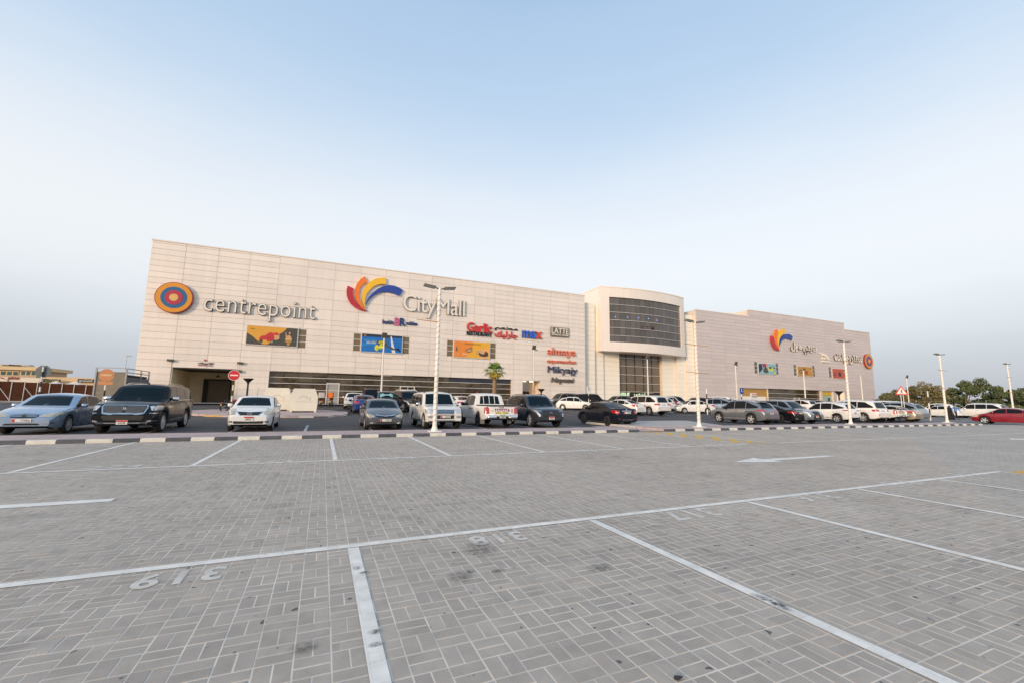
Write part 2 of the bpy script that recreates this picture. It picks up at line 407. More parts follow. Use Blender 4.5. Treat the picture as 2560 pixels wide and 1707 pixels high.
# ================================================================ KERBS AND ISLANDS
t = NT('pink_paving'); d_, rn_ = weave(t); p = t.pos()
f = t.math('MULTIPLY', t.mr(t.noise(p, .6, 4), .3, .7, .85, 1.15), t.mr(rn_, 0, 1, .85, 1.12))
t.set(t.mix(t.mr(d_, JW*.3, JW*.55, 0, 1), (.52, .43, .39), t.vary((.50, .375, .345), f)), .85); M_PINK = t.m
M_KW = mat('kerb_cream_paint', (.66, .63, .55), .7, var=.14, scale=5); M_KB = mat('kerb_dark_paint', (.080, .084, .094), .65, var=.25, scale=5)
M_KY = mat('kerb_yellow_paint', (.60, .36, .07), .7, var=.15, scale=5); M_KG = mat('kerb_grey', (.33, .315, .29), .8, var=.15, scale=5)
M_CONC = mat('pale_concrete', (.46, .435, .40), .85, var=.10, scale=1.2, bump=.2)
def kerb_mesh(L, m):
    mb = MB(); h, w, g = .112, .15, .006
    prof = [(0, -.03), (0, h-.035), (.03, h), (w, h), (w, -.03)]
    mb.prism(prof, lambda u, v: (g, u, v), lambda u, v: (L-g, u, v))
    o = mb.build('kerb_stone', m); me = o.data; bpy.data.objects.remove(o); return me
def kerb_run(parent, pts, step, mats, zf=lambda y: 0):   # pts run with the road side on the right
    k = 0; cache = {}
    for (x0, y0), (x1, y1) in zip(pts[:-1], pts[1:]):
        L = math.hypot(x1-x0, y1-y0); n = max(1, round(L/step)); s = L/n; an = math.atan2(y1-y0, x1-x0)
        for i in range(n):
            key = (round(s, 3), k % len(mats))
            if key not in cache: cache[key] = kerb_mesh(s, mats[k % len(mats)])
            o = bpy.data.objects.new('kerb_stone', cache[key]); COL.objects.link(o); o.parent = parent
            f = (i/n); y = y0+(y1-y0)*f; o.location = (x0+(x1-x0)*f, y, zf(y)); o.rotation_euler = (random.gauss(0, .004), 0, an); k += 1
def island(name, poly, ztop, m, zf=lambda y: 0):
    mb = MB(); n = len(poly)
    mb.prism(poly, lambda u, v: (u, v, zf(v)-.04), lambda u, v: (u, v, zf(v)+ztop))
    return tag(mb.build(name, m), kind='structure')
KS = .645; IF = 19.25
x_ = -8.30-KS*46
i1 = island('paved_island', [(x_, KY+.12), (14.3, KY+.12), (14.3, IF), (x_, IF)], .102, M_PINK)
kerb_run(i1, [(x_, KY), (x_+KS*(46+35), KY)], KS, [M_KB, M_KW])
i2 = island('paved_island', [(16.02, KY+.12), (49.2, KY+.12), (49.2, IF), (16.02, IF)], .102, M_PINK)
kerb_run(i2, [(15.95, KY), (49.3, KY)], KS, [M_KB, M_KW])
kerb_run(i2, [(49.35, KY+.1), (49.35, IF)], KS, [M_KW, M_KB])
sheet('crossing_ramp', 14.3, 15.95, [KY, IF+2], .02, M_PINK, zf=lambda y: 0)
fp = island('footpath', [(15.98, IF+.02), (22.6, IF+.02), (25.2, 24.7), (15.98, 24.7)], .125, M_CONC)
# island with the two cream containers
BI = [(-8.2, 34.3), (-6.6, 32.3), (-3.0, 31.0), (.4, 31.3), (1.7, 33.2), (1.9, 36.0), (.6, 38.6), (-3, 39.8), (-7.6, 39.2), (-9.0, 37)]
zl = lambda y: zg(y)
i3 = island('paved_island', BI, .102, M_PINK, zl)
kerb_run(i3, [BI[0], BI[1]], .9, [M_KY, M_KG], zl); kerb_run(i3, [BI[1], BI[2]], .9, [M_KY, M_KG], zl); kerb_run(i3, BI[2:7], .9, [M_KW, M_KB], zl)
i4 = island('paved_island', [(33.6, 37.6), (41.5, 37.6), (41.5, 39.2), (33.6, 39.2)], .102, M_PINK, zl); kerb_run(i4, [(33.6, 37.5), (41.5, 37.5)], 1.0, [M_KW, M_KG], zl)
sheet('mall_pavement', -24, 112, [49.2, 50, 53.0], .15, mat('beige_pavement', (.42, .385, .345), .85, var=.12, scale=1.5))
sk = sheet('side_kerb', -24, 112, [49.1, 49.2], .14, M_CONC)
# bay lines on the asphalt
mbl = MB()
asph = bpy.data.objects['asphalt_lot']
M_AW = mat('faded_white_line', (.42, .42, .41), .75, var=.25, scale=2)
for i in range(-8, 22):
    mb = MB(); x = -.6+i*2.76; mb.add([(x-.06, 20.0, .004), (x+.06, 20.0, .004), (x+.06, 24.9, .004), (x-.06, 24.9, .004)], [(0, 1, 2, 3)]); mb.build('bay_line', M_AW, asph, fix=False)
for i in range(-3, 26):
    mb = MB(); x = 4+i*2.76; q = [(x-.06, 33.0), (x+.06, 33.0), (x+.06, 43), (x-.06, 43)]
    if -9.5 < x < 2.5: continue
    mb.add([(a, b, zg(b)+.004) for a, b in q], [(0, 1, 2, 3)]); mb.build('bay_line', M_AW, asph, fix=False)

# ================================================================ THE MALL
FY = 53.0
mall = thing('shopping_mall', (10, FY+5, .6), 'long low shopping mall clad in pale beige panels behind the car park', 'building')
mall_inv = Matrix.Translation((-10, -FY-5, -.6))
def mpart(mb, name, m, parent=None, smooth=False):
    o = mb.build(name, m, None, smooth); o.parent = parent or mall
    if parent is None: o.matrix_parent_inverse = mall_inv
    return o
t = NT('champagne_panel'); p = t.pos()
sp = t.new('SeparateXYZ'); t.l.new(p, sp.inputs[0])
f = t.math('MULTIPLY', t.mr(t.noise(p, .18, 4), .3, .7, .955, 1.03), t.mr(t.rnd(), 0, 1, .945, 1.035))
streak = t.new('Mapping'); streak.inputs['Scale'].default_value = (1.3, 1, .10); t.l.new(p, streak.inputs[0])
f = t.math('MULTIPLY', f, t.mr(t.noise(streak.outputs[0], 1.6, 5, .65), .35, .8, 1.02, .93))
t.set(t.vary((.88, .785, .70), f), .38, .18); M_PANEL = t.m
t = NT('mauve_grey_panel'); p = t.pos()
f = t.math('MULTIPLY', t.mr(t.noise(p, .18, 4), .3, .7, .955, 1.03), t.mr(t.rnd(), 0, 1, .95, 1.035))
t.set(t.vary((.66, .58, .555), f), .40, .18); M_PANEL2 = t.m
t = NT('cream_panel'); p = t.pos(); f = t.math('MULTIPLY', t.mr(t.noise(p, .25, 4), .3, .7, .96, 1.03), t.mr(t.rnd(), 0, 1, .97, 1.03))
t.set(t.vary((.92, .85, .73), f), .5); M_CREAM = t.m
M_JOINT = mat('panel_joint', (.66, .57, .48), .9)
M_TAN = mat('tan_render', (.80, .68, .46), .8, var=.08, scale=1)
def glass(name, col, rough=.05, metal=0):
    t = NT(name); p = t.pos()
    t.set(t.vary(col, t.mr(t.rnd(), 0, 1, .8, 1.2)), rough, metal, spec=.6)
    t.bump(t.noise(p, .9, 2), .02, .06)
    return t.m
M_BRONZE = glass('bronze_glass', (.13, .10, .066), .03, .55); M_GREYG = glass('grey_glass', (.105, .095, .088), .14); M_TEAL = glass('teal_glass', (.05, .10, .10), .08)
M_SLOT = mat('bronze_window', (.17, .13, .065), .25, var=.12, scale=1, spec=.6)
M_ALU = mat('white_aluminium', (.72, .69, .65), .4, .2, var=.05)
M_DARK = mat('dark_interior', (.03, .027, .024), .8); M_STEEL = mat('galvanised_steel', (.36, .37, .38), .5, .5, var=.12)
LX0, LX1, TOP = -16.92, 34.96, 17.05
def wing(x0, x1, top, bays):            # solid above street level, piers between the bays below
    mb = MB(); mb.box(x0, x1, FY+.05, 95, 4.24, top); mb.box(x0+.02, x1-.02, FY+6.6, 94.9, .5, 4.24); mpart(mb, 'wall', M_JOINT)
    e = [x0]+[v for b in bays for v in b]+[x1]
    for a, b in zip(e[::2], e[1::2]):
        if b-a < .02: continue
        mb = MB(); mb.box(a, b, FY+.05, FY+6.6, .5, 4.24); mpart(mb, 'pier', M_JOINT)
wing(LX0+.03, LX1-.03, TOP-.03, [(-14.1, -8.45), (-5.45, 23.25), (24.85, 27.6)])
wing(57.33, 108.1, 16.95, [(67.5, 74.3), (74.35, 89.7), (90.1, 93.6), (94.6, 97.3)])
mb = MB(); mb.box(57.33, 70.4, FY+.05, 90, 16.95, 17.1); mpart(mb, 'parapet', M_JOINT)
mb = MB(); mb.box(70.41, 99.2, FY+.05, 90, 16.95, 18.33); mpart(mb, 'parapet', M_JOINT)
mb = MB(); mb.box(LX1-.03, 57.33, 55.3, 92, .5, 16.2); mpart(mb, 'wall', M_JOINT)
mb = MB(); mb.box(67, 70.38, FY+2.2, 75, 17.1, 18.0); mpart(mb, 'roof_house', M_CREAM)
# coping along the parapets
for a, b, z, y in ((LX0-.05, LX1+.02, TOP, FY), (57.25, 70.4, 17.13, FY), (70.35, 99.25, 18.36, FY), (99.2, 108.15, 16.98, FY)):
    mb = MB(); mb.box(a, b, y-.06, y+.4, z-.04, z+.08); mpart(mb, 'coping', M_PANEL)
# --- panels
openings = []            # (x0,x1,z0,z1) on the front plane
def FX(px, py): q = at(px, py, FY); return q.x, q.z
billboards = []
def slot(x0, x1, z0, z1):                  # a strip of small bronze windows beside a billboard
    openings.append((x0, x1, z0, z1))
    w = MB(); w.box(x0, x1, FY+.03, FY+.045, z0, z1); fr = mpart(w, 'window', M_JOINT)
    n = 3; h = (z1-z0)/n
    for i in range(n):
        g = MB(); g.box(x0+.03, x1-.03, FY+.012, FY+.028, z0+i*h+.035, z0+(i+1)*h-.035)
        o = g.build('pane', M_SLOT if x0 < 40 else M_GREYG, None); o.parent = fr; o
    for i in (1, 2):
        g = MB(); g.box(x0, x1, FY-.005, FY+.011, z0+i*h-.03, z0+i*h+.03)
        o = g.build('mullion', M_ALU, None); o.parent = fr; o
def rect(pl, pr, pt, pb):                  # rectangle on the front from left x, right x (px) and heights
    return pl, pr, pt, pb
bz0, bz1 = 6.80, 8.98
BB = []
for (xl, yl, xr, yr, yb) in ((619.5, 814, 745, 822, 860), (905, 834.5, 1005.5, 841, 878), (1135, 851, 1224, 858, 891.5), (1894, 907, 1937, 910, 933), (1991.5, 914.5, 2029, 917.5, 938), (2078.5, 920.5, 2112, 923, 944)):
    a = FX(xl, yl); b = FX(xr, yr); c = FX(xl, yb)
    BB.append((a[0], b[0], (a[1]+b[1])/2, c[1]))
print('BB!', [[round(v, 2) for v in b] for b in BB])
SW = .78
for i, (x0, x1, z1, z0) in enumerate(BB):
    if i: slot(x0-SW-.1, x0-.12, bz0+.05, bz1-.05)
    if i < 5: slot(x1+.12, x1+SW+.1, bz0+.05, bz1-.05)
openings.append((-14.1, -8.45, .5, 4.22))
openings.append((-5.45, 23.25, .5, 4.19)); openings.append((24.85, 27.6, .5, 4.1))
openings.append((67.5, 74.3, .5, 4.12)); openings.append((74.35, 89.7, .5, 4.15)); openings.append((90.1, 93.6, .5, 4.1)); openings.append((94.6, 97.3, .5, 4.1)); openings.append((61.0, 62.0, 1.2, 2.6))
lowrows = [9.60, 9.04, 8.33, 7.65, 6.97, 6.27, 5.59, 4.92, 4.21, 3.52, 2.83, 2.14, 1.45, .76]
shortrows = [17.05, 16.8]+[16.8-.6*i for i in range(1, 12)]
dblrows = [17.05, 16.2, 15.0, 13.8, 12.6, 11.4, 10.2]
def cut(r, ops):
    out = [r]
    for (a, b, c, d) in ops:
        nxt = []
        for (x0, x1, z0, z1) in out:
            if x1 <= a or x0 >= b or z1 <= c or z0 >= d: nxt.append((x0, x1, z0, z1)); continue
            if x0 < a: nxt.append((x0, a, z0, z1))
            if x1 > b: nxt.append((b, x1, z0, z1))
            xa, xb = max(x0, a), min(x1, b)
            if z1 > d: nxt.append((xa, xb, d, z1))
            if z0 < c: nxt.append((xa, xb, z0, c))
        out = nxt
    return [q for q in out if q[1]-q[0] > .12 and q[3]-q[2] > .08]
rects = []               # (x0,x1,z0,z1,Y,mat)
CW = (LX1-LX0)/18
for c in range(18):
    x0, x1 = LX0+c*CW, LX0+(c+1)*CW
    rows = (dblrows if 4 <= c <= 12 else shortrows)+lowrows
    for z1, z0 in zip(rows[:-1], rows[1:]): rects += [(*q, FY, 0) for q in cut((x0, x1, z0, z1), openings)]
CR = (108.1-57.33)/16
for c in range(16):
    x0, x1 = 57.33+c*CR, 57.33+(c+1)*CR; xm = (x0+x1)/2
    rows = ([18.33, 17.4] if 70.4 < xm < 99.2 else [])+([16.95] if xm > 99.2 else [17.1])+[16.8]+shortrows[2:]+lowrows
    for z1, z0 in zip(rows[:-1], rows[1:]): rects += [(*q, FY, 2) for q in cut((x0, x1, z0, z1), openings)]
crows = [16.2]+[16.2-.72*i for i in range(1, 22)]
for (x0, x1, Y) in ((34.97, 37.2, 53.75), (37.2, 39.0, 54.1), (39.0, 42.15, 54.35), (50.75, 53.6, 54.35), (53.6, 55.5, 54.0), (55.5, 57.3, 53.75)):
    for z1, z0 in zip(crows[:-1], crows[1:]): rects.append((x0, x1, max(z0, .76), z1, Y, 1))
def parea(r):
    x0, x1, z0, z1, Y, m = r
    a, b, c, d = proj((x0, Y, z0)), proj((x1, Y, z0)), proj((x1, Y, z1)), proj((x0, Y, z1))
    return abs((c[0]-a[0])*(d[1]-b[1])-(d[0]-b[0])*(c[1]-a[1]))/2
rects.sort(key=lambda r: -parea(r))
unit = MB().cbox((0, 0, 0), (1, 1, 1), .004); G = .013
um = {}
for m in (0, 1, 2):
    o = unit.build('panel', [M_PANEL, M_CREAM, M_PANEL2][m]); um[m] = o.data; bpy.data.objects.remove(o)
for k, (x0, x1, z0, z1, Y, m) in enumerate(rects[:300]):
    o = bpy.data.objects.new('panel', um[m]); COL.objects.link(o); o.parent = mall; o.matrix_parent_inverse = mall_inv
    o.location = ((x0+x1)/2, Y+.02+random.gauss(0, .0015), (z0+z1)/2); o.scale = (x1-x0-2*G, .04, z1-z0-2*G); o.rotation_euler = (random.gauss(0, .0012), 0, random.gauss(0, .0012))
for m in (0, 1, 2):
    mb = MB()
    for (x0, x1, z0, z1, Y, mm) in rects[300:]:
        if mm == m: mb.box(x0+G, x1-G, Y, Y+.04, z0+G, z1-G)
    if mb.f: tag(mpart(mb, 'panel_field', [M_PANEL, M_CREAM, M_PANEL2][m]), kind='stuff')
# backing for the entrance recess steps
for (x0, x1, Y) in ((34.99, 37.2, 53.8), (37.2, 39, 54.15), (39, 42.15, 54.4), (50.75, 53.6, 54.4), (53.6, 55.5, 54.05), (55.5, 57.28, 53.8)):
    mb = MB(); mb.box(x0, x1, Y, 55.3, .5, 16.2); mpart(mb, 'recess_wall', M_JOINT)
mb = MB(); mb.box(42.15, 50.75, 54.4, 55.25, 9.2, 16.2); mpart(mb, 'recess_wall', M_CREAM)
# --- projecting curved box over the entrance
BX0, BX1, BZ0, BZ1, SAG = 37.82, 54.65, 8.95, 18.75, 1.25
def arcY(x, base=53.0): u = (x-(BX0+BX1)/2)/((BX1-BX0)/2); return base-SAG*(1-u*u)
N = 28; xs = [BX0+(BX1-BX0)*i/N for i in range(N+1)]
def arc_slab(mb, xa, xb, z0, z1, off, dep, n):       # a piece of the curved front
    q = [xa+(xb-xa)*i/n for i in range(n+1)]
    A = [(x, arcY(x)+off, z) for z in (z0, z1) for x in q]; B = [(x, arcY(x)+off+dep, z) for z in (z0, z1) for x in q]
    m = n+1; b = 2*m
    fs = [(i, i+1, m+i+1, m+i) for i in range(n)]+[(b+i+1, b+i, b+m+i, b+m+i+1) for i in range(n)]
    fs += [(i+1, i, b+i, b+i+1) for i in range(n)]+[(m+i, m+i+1, b+m+i+1, b+m+i) for i in range(n)]+[(0, m, b+m, b), (n, b+n, b+m+n, m+n)]
    mb.add(A+B, fs)
WX0, WX1, WZ0, WZ1 = 39.15, 53.55, 10.35, 17.25
mb = MB()
arc_slab(mb, BX0, BX1, BZ0, WZ0, 0, .5, N); arc_slab(mb, BX0, BX1, WZ1, BZ1, 0, .5, N)
arc_slab(mb, BX0, WX0, WZ0, WZ1, 0, .5, 3); arc_slab(mb, WX1, BX1, WZ0, WZ1, 0, .5, 3)
box_ = mpart(mb, 'entrance_fascia', M_PANEL, smooth=30)
mb = MB(); mb.box(BX0+.01, BX1-.01, 53.5, 58, BZ0+.01, BZ1-.02)
mb.prism([(x, arcY(x)+.45) for x in xs]+[(BX1-.02, 53.6), (BX0+.02, 53.6)], lambda u, v: (u, v, BZ0+.02), lambda u, v: (u, v, BZ0+.3))
mpart(mb, 'soffit', M_PANEL)
mb = MB(); arc_slab(mb, BX0-.05, BX1+.05, BZ1, BZ1+.12, -.06, .5, N); mb.box(BX0-.05, BX1+.05, 53.45, 58, BZ1, BZ1+.1); mpart(mb, 'coping', M_CREAM)
mb = MB(); arc_slab(mb, WX0, WX1, WZ0, WZ1, .30, .05, N); cw = mpart(mb, 'curtain_wall', mat('mullion_grey', (.16, .15, .14), .6))
NC, NR = 16, 6; zrow = [WZ0, 11.35, 12.55, 13.75, 14.95, 16.15, WZ1]
for r in range(NR):
    for c in range(NC):
        xa, xb = WX0+(WX1-WX0)*c/NC+.02, WX0+(WX1-WX0)*(c+1)/NC-.02
        mb = MB(); arc_slab(mb, xa, xb, zrow[r]+.02, zrow[r+1]-.02, .24+random.gauss(0, .003), .03, 1)
        mpart(mb, 'pane', M_GREYG, cw)
for z in zrow[1:-1]:
    mb = MB(); arc_slab(mb, WX0, WX1, z-.026, z+.026, .13, .1, N); mpart(mb, 'mullion', M_ALU, cw)
M_LED = mat('blue_led', (.1, .15, .6), .3, emit=((.15, .3, 1), 2.5)); M_DIM = mat('dim_letters', (.10, .055, .055), .5)
gym = thing('gym_sign', (46, 52, 12), 'faint dark letters with small blue lamps behind the curved grey glass', 'sign')
gi = Matrix.Translation((-46, -52, -12))
for px, py in ((1545.5, 790.5), (1572.5, 792.5), (1597.5, 795), (1622, 797), (1644, 801)):
    q = at(px, py, 51.9); mb = MB(); mb.cbox((q.x, arcY(q.x)+.2, q.z), (.12, .04, .12), .02); o = mb.build('led_lamp', M_LED); o.parent = gym; o.matrix_parent_inverse = gi
for ch, px in (('G', 1607.5), ('Y', 1620), ('M', 1632)):
    q = at(px, 820.5, 51.9); me = fit_mesh(text_mesh(ch, 1, .02, .02), .62, .75); o = link('letter', me, gym, M_DIM)
    o.matrix_parent_inverse = gi; o.location = (q.x, arcY(q.x)+.20, q.z); o.rotation_euler = (R(90), 0, 0)
# --- entrance glass under the box
EX0, EX1, EZ1 = 42.15, 50.75, 9.2
mb = MB(); mb.box(EX0, EX1, 55.0, 55.1, .6, EZ1); eg = mpart(mb, 'entrance_glazing', M_DARK)
M_EGL = mat('bronze_film', (.155, .115, .075), .12, spec=.9, var=.08, scale=.5)
zc = [3.05, 4.35, 5.7, 7.05, 8.35, 9.15]; NCOL = 5
for r in range(5):
    for c in range(NCOL):
        mb = MB(); mb.box(EX0+(EX1-EX0)*c/NCOL+.03, EX0+(EX1-EX0)*(c+1)/NCOL-.03, 54.93, 54.96, zc[r]+.03, zc[r+1]-.03); mpart(mb, 'pane', M_EGL, eg)
for z in zc[:-1]:
    mb = MB(); mb.box(EX0, EX1, 54.8, 54.92, z-.03, z+.03); mpart(mb, 'mullion', M_ALU, eg)
for c in range(1, NCOL):
    x = EX0+(EX1-EX0)*c/NCOL; mb = MB(); mb.box(x-.035, x+.035, 54.84, 54.95, .75, EZ1); mpart(mb, 'mullion', M_DARK, eg)
M_LIT = mat('lit_shop', (.4, .35, .2), .6, emit=((1, .82, .42), .9)); M_LITG = mat('lit_letters', (.5, .6, .4), .5, emit=((.72, 1, .62), 1.1))
for i, (px, w, m) in enumerate(((1553, 1.0, M_LITG), (1577, .8, M_LIT), (1590, .9, M_LIT), (1604, .9, M_LIT))):
    q = at(px, 987, 54.99); mb = MB(); mb.box(q.x-w/2, q.x+w/2, 54.985, 54.997, 1.0, 2.2); mpart(mb, 'lit_doorway', m, eg)
sg = thing('entrance_sign', (46, 54.9, 2.7), 'row of small glowing greenish letters above the mall entrance doors', 'sign'); si = Matrix.Translation((-46, -54.9, -2.7))
mb = MB(); mb.box(EX0+.1, EX0+6.2, 54.94, 54.98, 2.35, 2.95); o = mb.build('board', M_DARK); o.parent = sg; o.matrix_parent_inverse = si
for txt, px0, px1 in (('GOOD & BEST', 1551, 1574), ('\uFEEA\uFEF4\uFE92\uFEEB\uFEAC\uFEDF\uFE8D \uFEDE\uFEE3\uFE8E\uFEE7\uFE83', 1585, 1613)):
    a, b = at(px0, 976, 54.9), at(px1, 976, 54.9); me = fit_mesh(text_mesh(txt, 1, .01, .01), b.x-a.x, .5); o = link('lettering', me, sg, M_LITG)
    o.matrix_parent_inverse = si; o.location = ((a.x+b.x)/2, 54.925, 2.66); o.rotation_euler = (R(90), 0, 0)
# --- shop fronts at street level
def shopfront(x0, x1, zs, step, doors=(), header=None, name='shop_window'):
    mb = MB(); mb.box(x0+.01, x1-.01, FY+.46, FY+.49, .6, zs[0]-.01); sf = mpart(mb, name, M_DARK)
    n = round((x1-x0)/step)
    for r in range(len(zs)-1):
        for c in range(n):
            xa, xb = x0+(x1-x0)*c/n, x0+(x1-x0)*(c+1)/n
            if any(a < (xa+xb)/2 < b and zs[r] <= zt+.1 for a, b, zt in doors): continue
            mb = MB(); mb.box(xa+.015, xb-.015, FY+.40, FY+.43, zs[r+1]+.03, zs[r]-.03)
            o = mpart(mb, 'pane', M_BLUEH if header and header[0] < (xa+xb)/2 < header[1] and r == 0 else M_BRONZE, sf); o
            o.rotation_euler = (random.gauss(0, .0015), 0, 0)
    for z in zs[1:-1]:
        mb = MB(); mb.box(x0, x1, FY+.28, FY+.39, z-.03, z+.03); mpart(mb, 'mullion', M_ALU, sf)
    for a, b, zt in doors:
        for xx in (a, b):
            mb = MB(); mb.box(xx-.05, xx+.05, FY+.24, FY+.44, .75, zt); mpart(mb, 'door_frame', M_ALU, sf)
        mb = MB(); mb.box(a-.05, b+.05, FY+.24, FY+.44, zt, zt+.1); mpart(mb, 'door_frame', M_ALU, sf)
    return sf
M_BLUEH = mat('navy_header', (.035, .042, .065), .4)
zs = [4.19, 3.58, 2.93, 2.22, 1.5, .76]
d1 = bear(830, FY+.3); d2 = bear(1017, FY+.3)
sf = shopfront(-5.45, 23.25, zs, 1.45, [(d1-.65, d1+.65, 3.0), (d2-.85, d2+.85, 2.85)], (15.2, 23.2))
mb = MB(); mb.box(d1-.6, d1+.6, FY+.33, FY+.37, .78, 2.98); mpart(mb, 'door', mat('steel_door', (.36, .34, .32), .5, .2), sf)
mb = MB(); mb.box(d2+.02, d2+.07, FY+.26, FY+.38, .78, 2.83); mpart(mb, 'door_frame', M_ALU, sf)
mb = MB(); mb.box(-5.45, 23.25, FY+.045, FY+.5, 4.19, 4.23); mpart(mb, 'lintel', M_PANEL)
# small lit side entrance
mb = MB(); mb.box(24.86, 27.59, FY+1.6, FY+1.7, .6, 4.1); se = mpart(mb, 'side_entrance', mat('warm_lobby', (.42, .27, .15), .6, emit=((1, .62, .28), .12)))
mb = MB(); mb.box(24.9, 26.6, FY+1.5, FY+1.55, .76, 2.7); mpart(mb, 'pane', M_BRONZE, se)
mb = MB(); mb.box(24.9, 26.6, FY+1.5, FY+1.55, 2.8, 4.05); mpart(mb, 'pane', mat('pale_pane', (.33, .33, .34), .3), se)
for x in (25.6, 26.6):
    mb = MB(); mb.box(x-.3, x+.1, FY+.7, FY+.9, 4.02, 4.08); mpart(mb, 'ceiling_light', mat('lamp_glow', (1, .9, .7), .5, emit=((1, .85, .6), 6)), se)
# loading bay
mb = MB(); mb.box(-14.09, -14.0, FY+.05, FY+6.5, .55, 4.21); mb.box(-8.55, -8.46, FY+.05, FY+6.5, .55, 4.21); mb.box(-14.0, -8.55, FY+6.4, FY+6.48, .55, 4.21)
lb = mpart(mb, 'loading_bay', M_TAN)
mb = MB(); mb.box(-14.0, -8.55, FY+.06, FY+6.4, 4.1, 4.2); mpart(mb, 'bay_ceiling', M_DARK, lb)
mb = MB(); mb.box(-12.6, -9.9, FY+6.25, FY+6.39, .6, 3.35); sh = mpart(mb, 'shutter_frame', M_DARK, lb); sh
mb = MB()
for i in range(20): mb.cbox((-11.05, FY+6.22, .75+i*.125), (2.1, .05, .118), .02)
mpart(mb, 'roller_shutter', mat('bronze_shutter', (.16, .12, .075), .5, .2), lb)
mb = MB(); mb.tube([(-11.2, FY+5.9, 4.1), (-11.2, FY+5.9, 3.75)], .02); mb.lathe([(.02, .18), (.22, 0), (.2, -.03)], 14, c=(-11.2, FY+5.9, 3.6)); mpart(mb, 'hanging_lamp', M_DARK, lb)
# right wing street level
mb = MB(); mb.box(67.5, 74.3, FY+.3, FY+.4, .6, 4.1); tf = mpart(mb, 'boarded_shop', mat('ochre_board', (.42, .25, .07), .7))
mb = MB(); mb.box(67.7, 73.9, FY+.22, FY+.29, .76, 2.75); mpart(mb, 'hoarding', mat('white_board', (.74, .72, .68), .6), tf)
shopfront(74.35, 89.7, [4.15, 3.4, 2.6, 1.85, .76], 1.55, [(82.0, 83.4, 2.6)])
mb = MB(); mb.box(90.11, 93.59, FY+.4, FY+.5, .6, 4.09); rd = mpart(mb, 'corner_shop', mat('sea_glass', (.22, .30, .24), .3, emit=((.7, .9, .7), .12)))
mb = MB(); mb.box(90.2, 93.3, FY+.3, FY+.38, 3.3, 4.0); mpart(mb, 'fascia', mat('yellow_fascia', (.62, .38, .02), .5), rd)
mb = MB(); mb.box(92.3, 92.9, FY+.35, FY+.39, .76, 2.8); mpart(mb, 'door', M_DARK, rd)
mb = MB(); mb.box(94.61, 97.29, FY+1.8, FY+1.9, .6, 4.1); mb.box(94.55, 94.62, FY+.05, FY+1.9, .6, 4.1); mb.box(97.25, 97.32, FY+.05, FY+1.9, .6, 4.1); mpart(mb, 'doorway', M_CREAM)
mb = MB(); mb.box(61.02, 61.98, FY+.03, FY+.045, 1.22, 2.58); mpart(mb, 'vent_hatch', M_DARK)
for px, py in ((426, 900), (600.5, 907), (597, 927)):
    q = at(px, py, FY-.15); o = MB(); o.cbox((q.x, FY-.18, q.z), (.55, .22, .22), .03); o.box(q.x-.05, q.x+.05, FY-.08, FY+.02, q.z-.04, q.z+.04)
    l = o.build('wall_floodlight', mat('floodlight_body', (.09, .085, .05), .4)); tag(l, {426: 'dark wall floodlight left of the loading bay opening', 600.5: 'dark wall floodlight right of the loading bay opening', 597: 'small dark camera lamp at the top right corner of the loading bay'}[px], 'lamp')

# ================================================================ CARS
def paintmat(name, col, metal=.0, rough=.28, coat=.8):
    if max(col) < .05: coat = .22
    if name in MATS: return MATS[name]
    t = NT(name); p = t.obj()
    dust = t.mr(t.noise(t.pos(), 2.2, 4), .35, .75, 0, .02 if max(col) < .05 else .035)
    t.set(t.mix(dust, col, (.42, .36, .29)), t.mr(t.noise(p, 3, 3), .3, .7, rough-.04, rough+.07), metal, spec=.2 if max(col) < .05 else .5, coat=coat, coat_rough=.05)
    MATS[name] = t.m; return t.m
PT = {
 'ice': paintmat('ice_blue_metallic', (.34, .45, .60), .55), 'black': paintmat('black_paint', (.006, .0065, .009), 0, .18),
 'white': paintmat('white_paint', (.80, .79, .76)), 'pearl': paintmat('pearl_white', (.76, .74, .68)), 'charcoal': paintmat('charcoal_metallic', (.125, .125, .14), .5),
 'navy': paintmat('dark_slate_blue', (.035, .045, .065), .4), 'grey': paintmat('mid_grey_metallic', (.20, .215, .23), .5), 'slate': paintmat('slate_silver', (.26, .29, .33), .5),
 'blue': paintmat('royal_blue', (.012, .05, .24), .3), 'red': paintmat('deep_red', (.27, .006, .018), .2), 'gold': paintmat('champagne_gold', (.50, .43, .31), .55),
 'bronze': paintmat('bronze_grey', (.22, .195, .16), .45), 'steel': paintmat('steel_blue_grey', (.20, .27, .36), .5), 'midnight': paintmat('midnight_black_blue', (.008, .012, .022), .2, .18),
}
M_CGL = NT('car_glass'); M_CGL.set((.006, .014, .021), .03, 0, spec=.14); M_CGL = M_CGL.m
M_TINT = NT('tinted_side_glass'); M_TINT.set((.008, .008, .009), .04, 0, spec=.2); M_TINT = M_TINT.m
M_RUB = mat('tyre_rubber', (.022, .021, .020), .85, var=.2, scale=12); M_BLK = mat('black_plastic', (.02, .02, .021), .55, var=.15, scale=6)
M_CHR = mat('chrome', (.72, .72, .73), .14, 1.0, var=.03); M_RIM = mat('alloy_silver', (.66, .66, .66), .32, .55, var=.04); M_RIMD = mat('alloy_dark', (.05, .05, .053), .35, .5, var=.05)
M_HL = NT('headlamp_lens'); M_HL.set((.62, .63, .64), .08, .35, spec=.9, coat=1.0); M_HL = M_HL.m
M_HLY = NT('aged_headlamp_lens'); M_HLY.set((.52, .47, .34), .14, .25, spec=.8, coat=.8); M_HLY = M_HLY.m
M_HLD = NT('smoked_headlamp'); M_HLD.set((.20, .21, .23), .08, .3, spec=.9, coat=1.0); M_HLD = M_HLD.m
M_TL = NT('tail_lamp_red'); M_TL.set((.42, .012, .012), .12, 0, spec=.7, coat=1.0); M_TL = M_TL.m
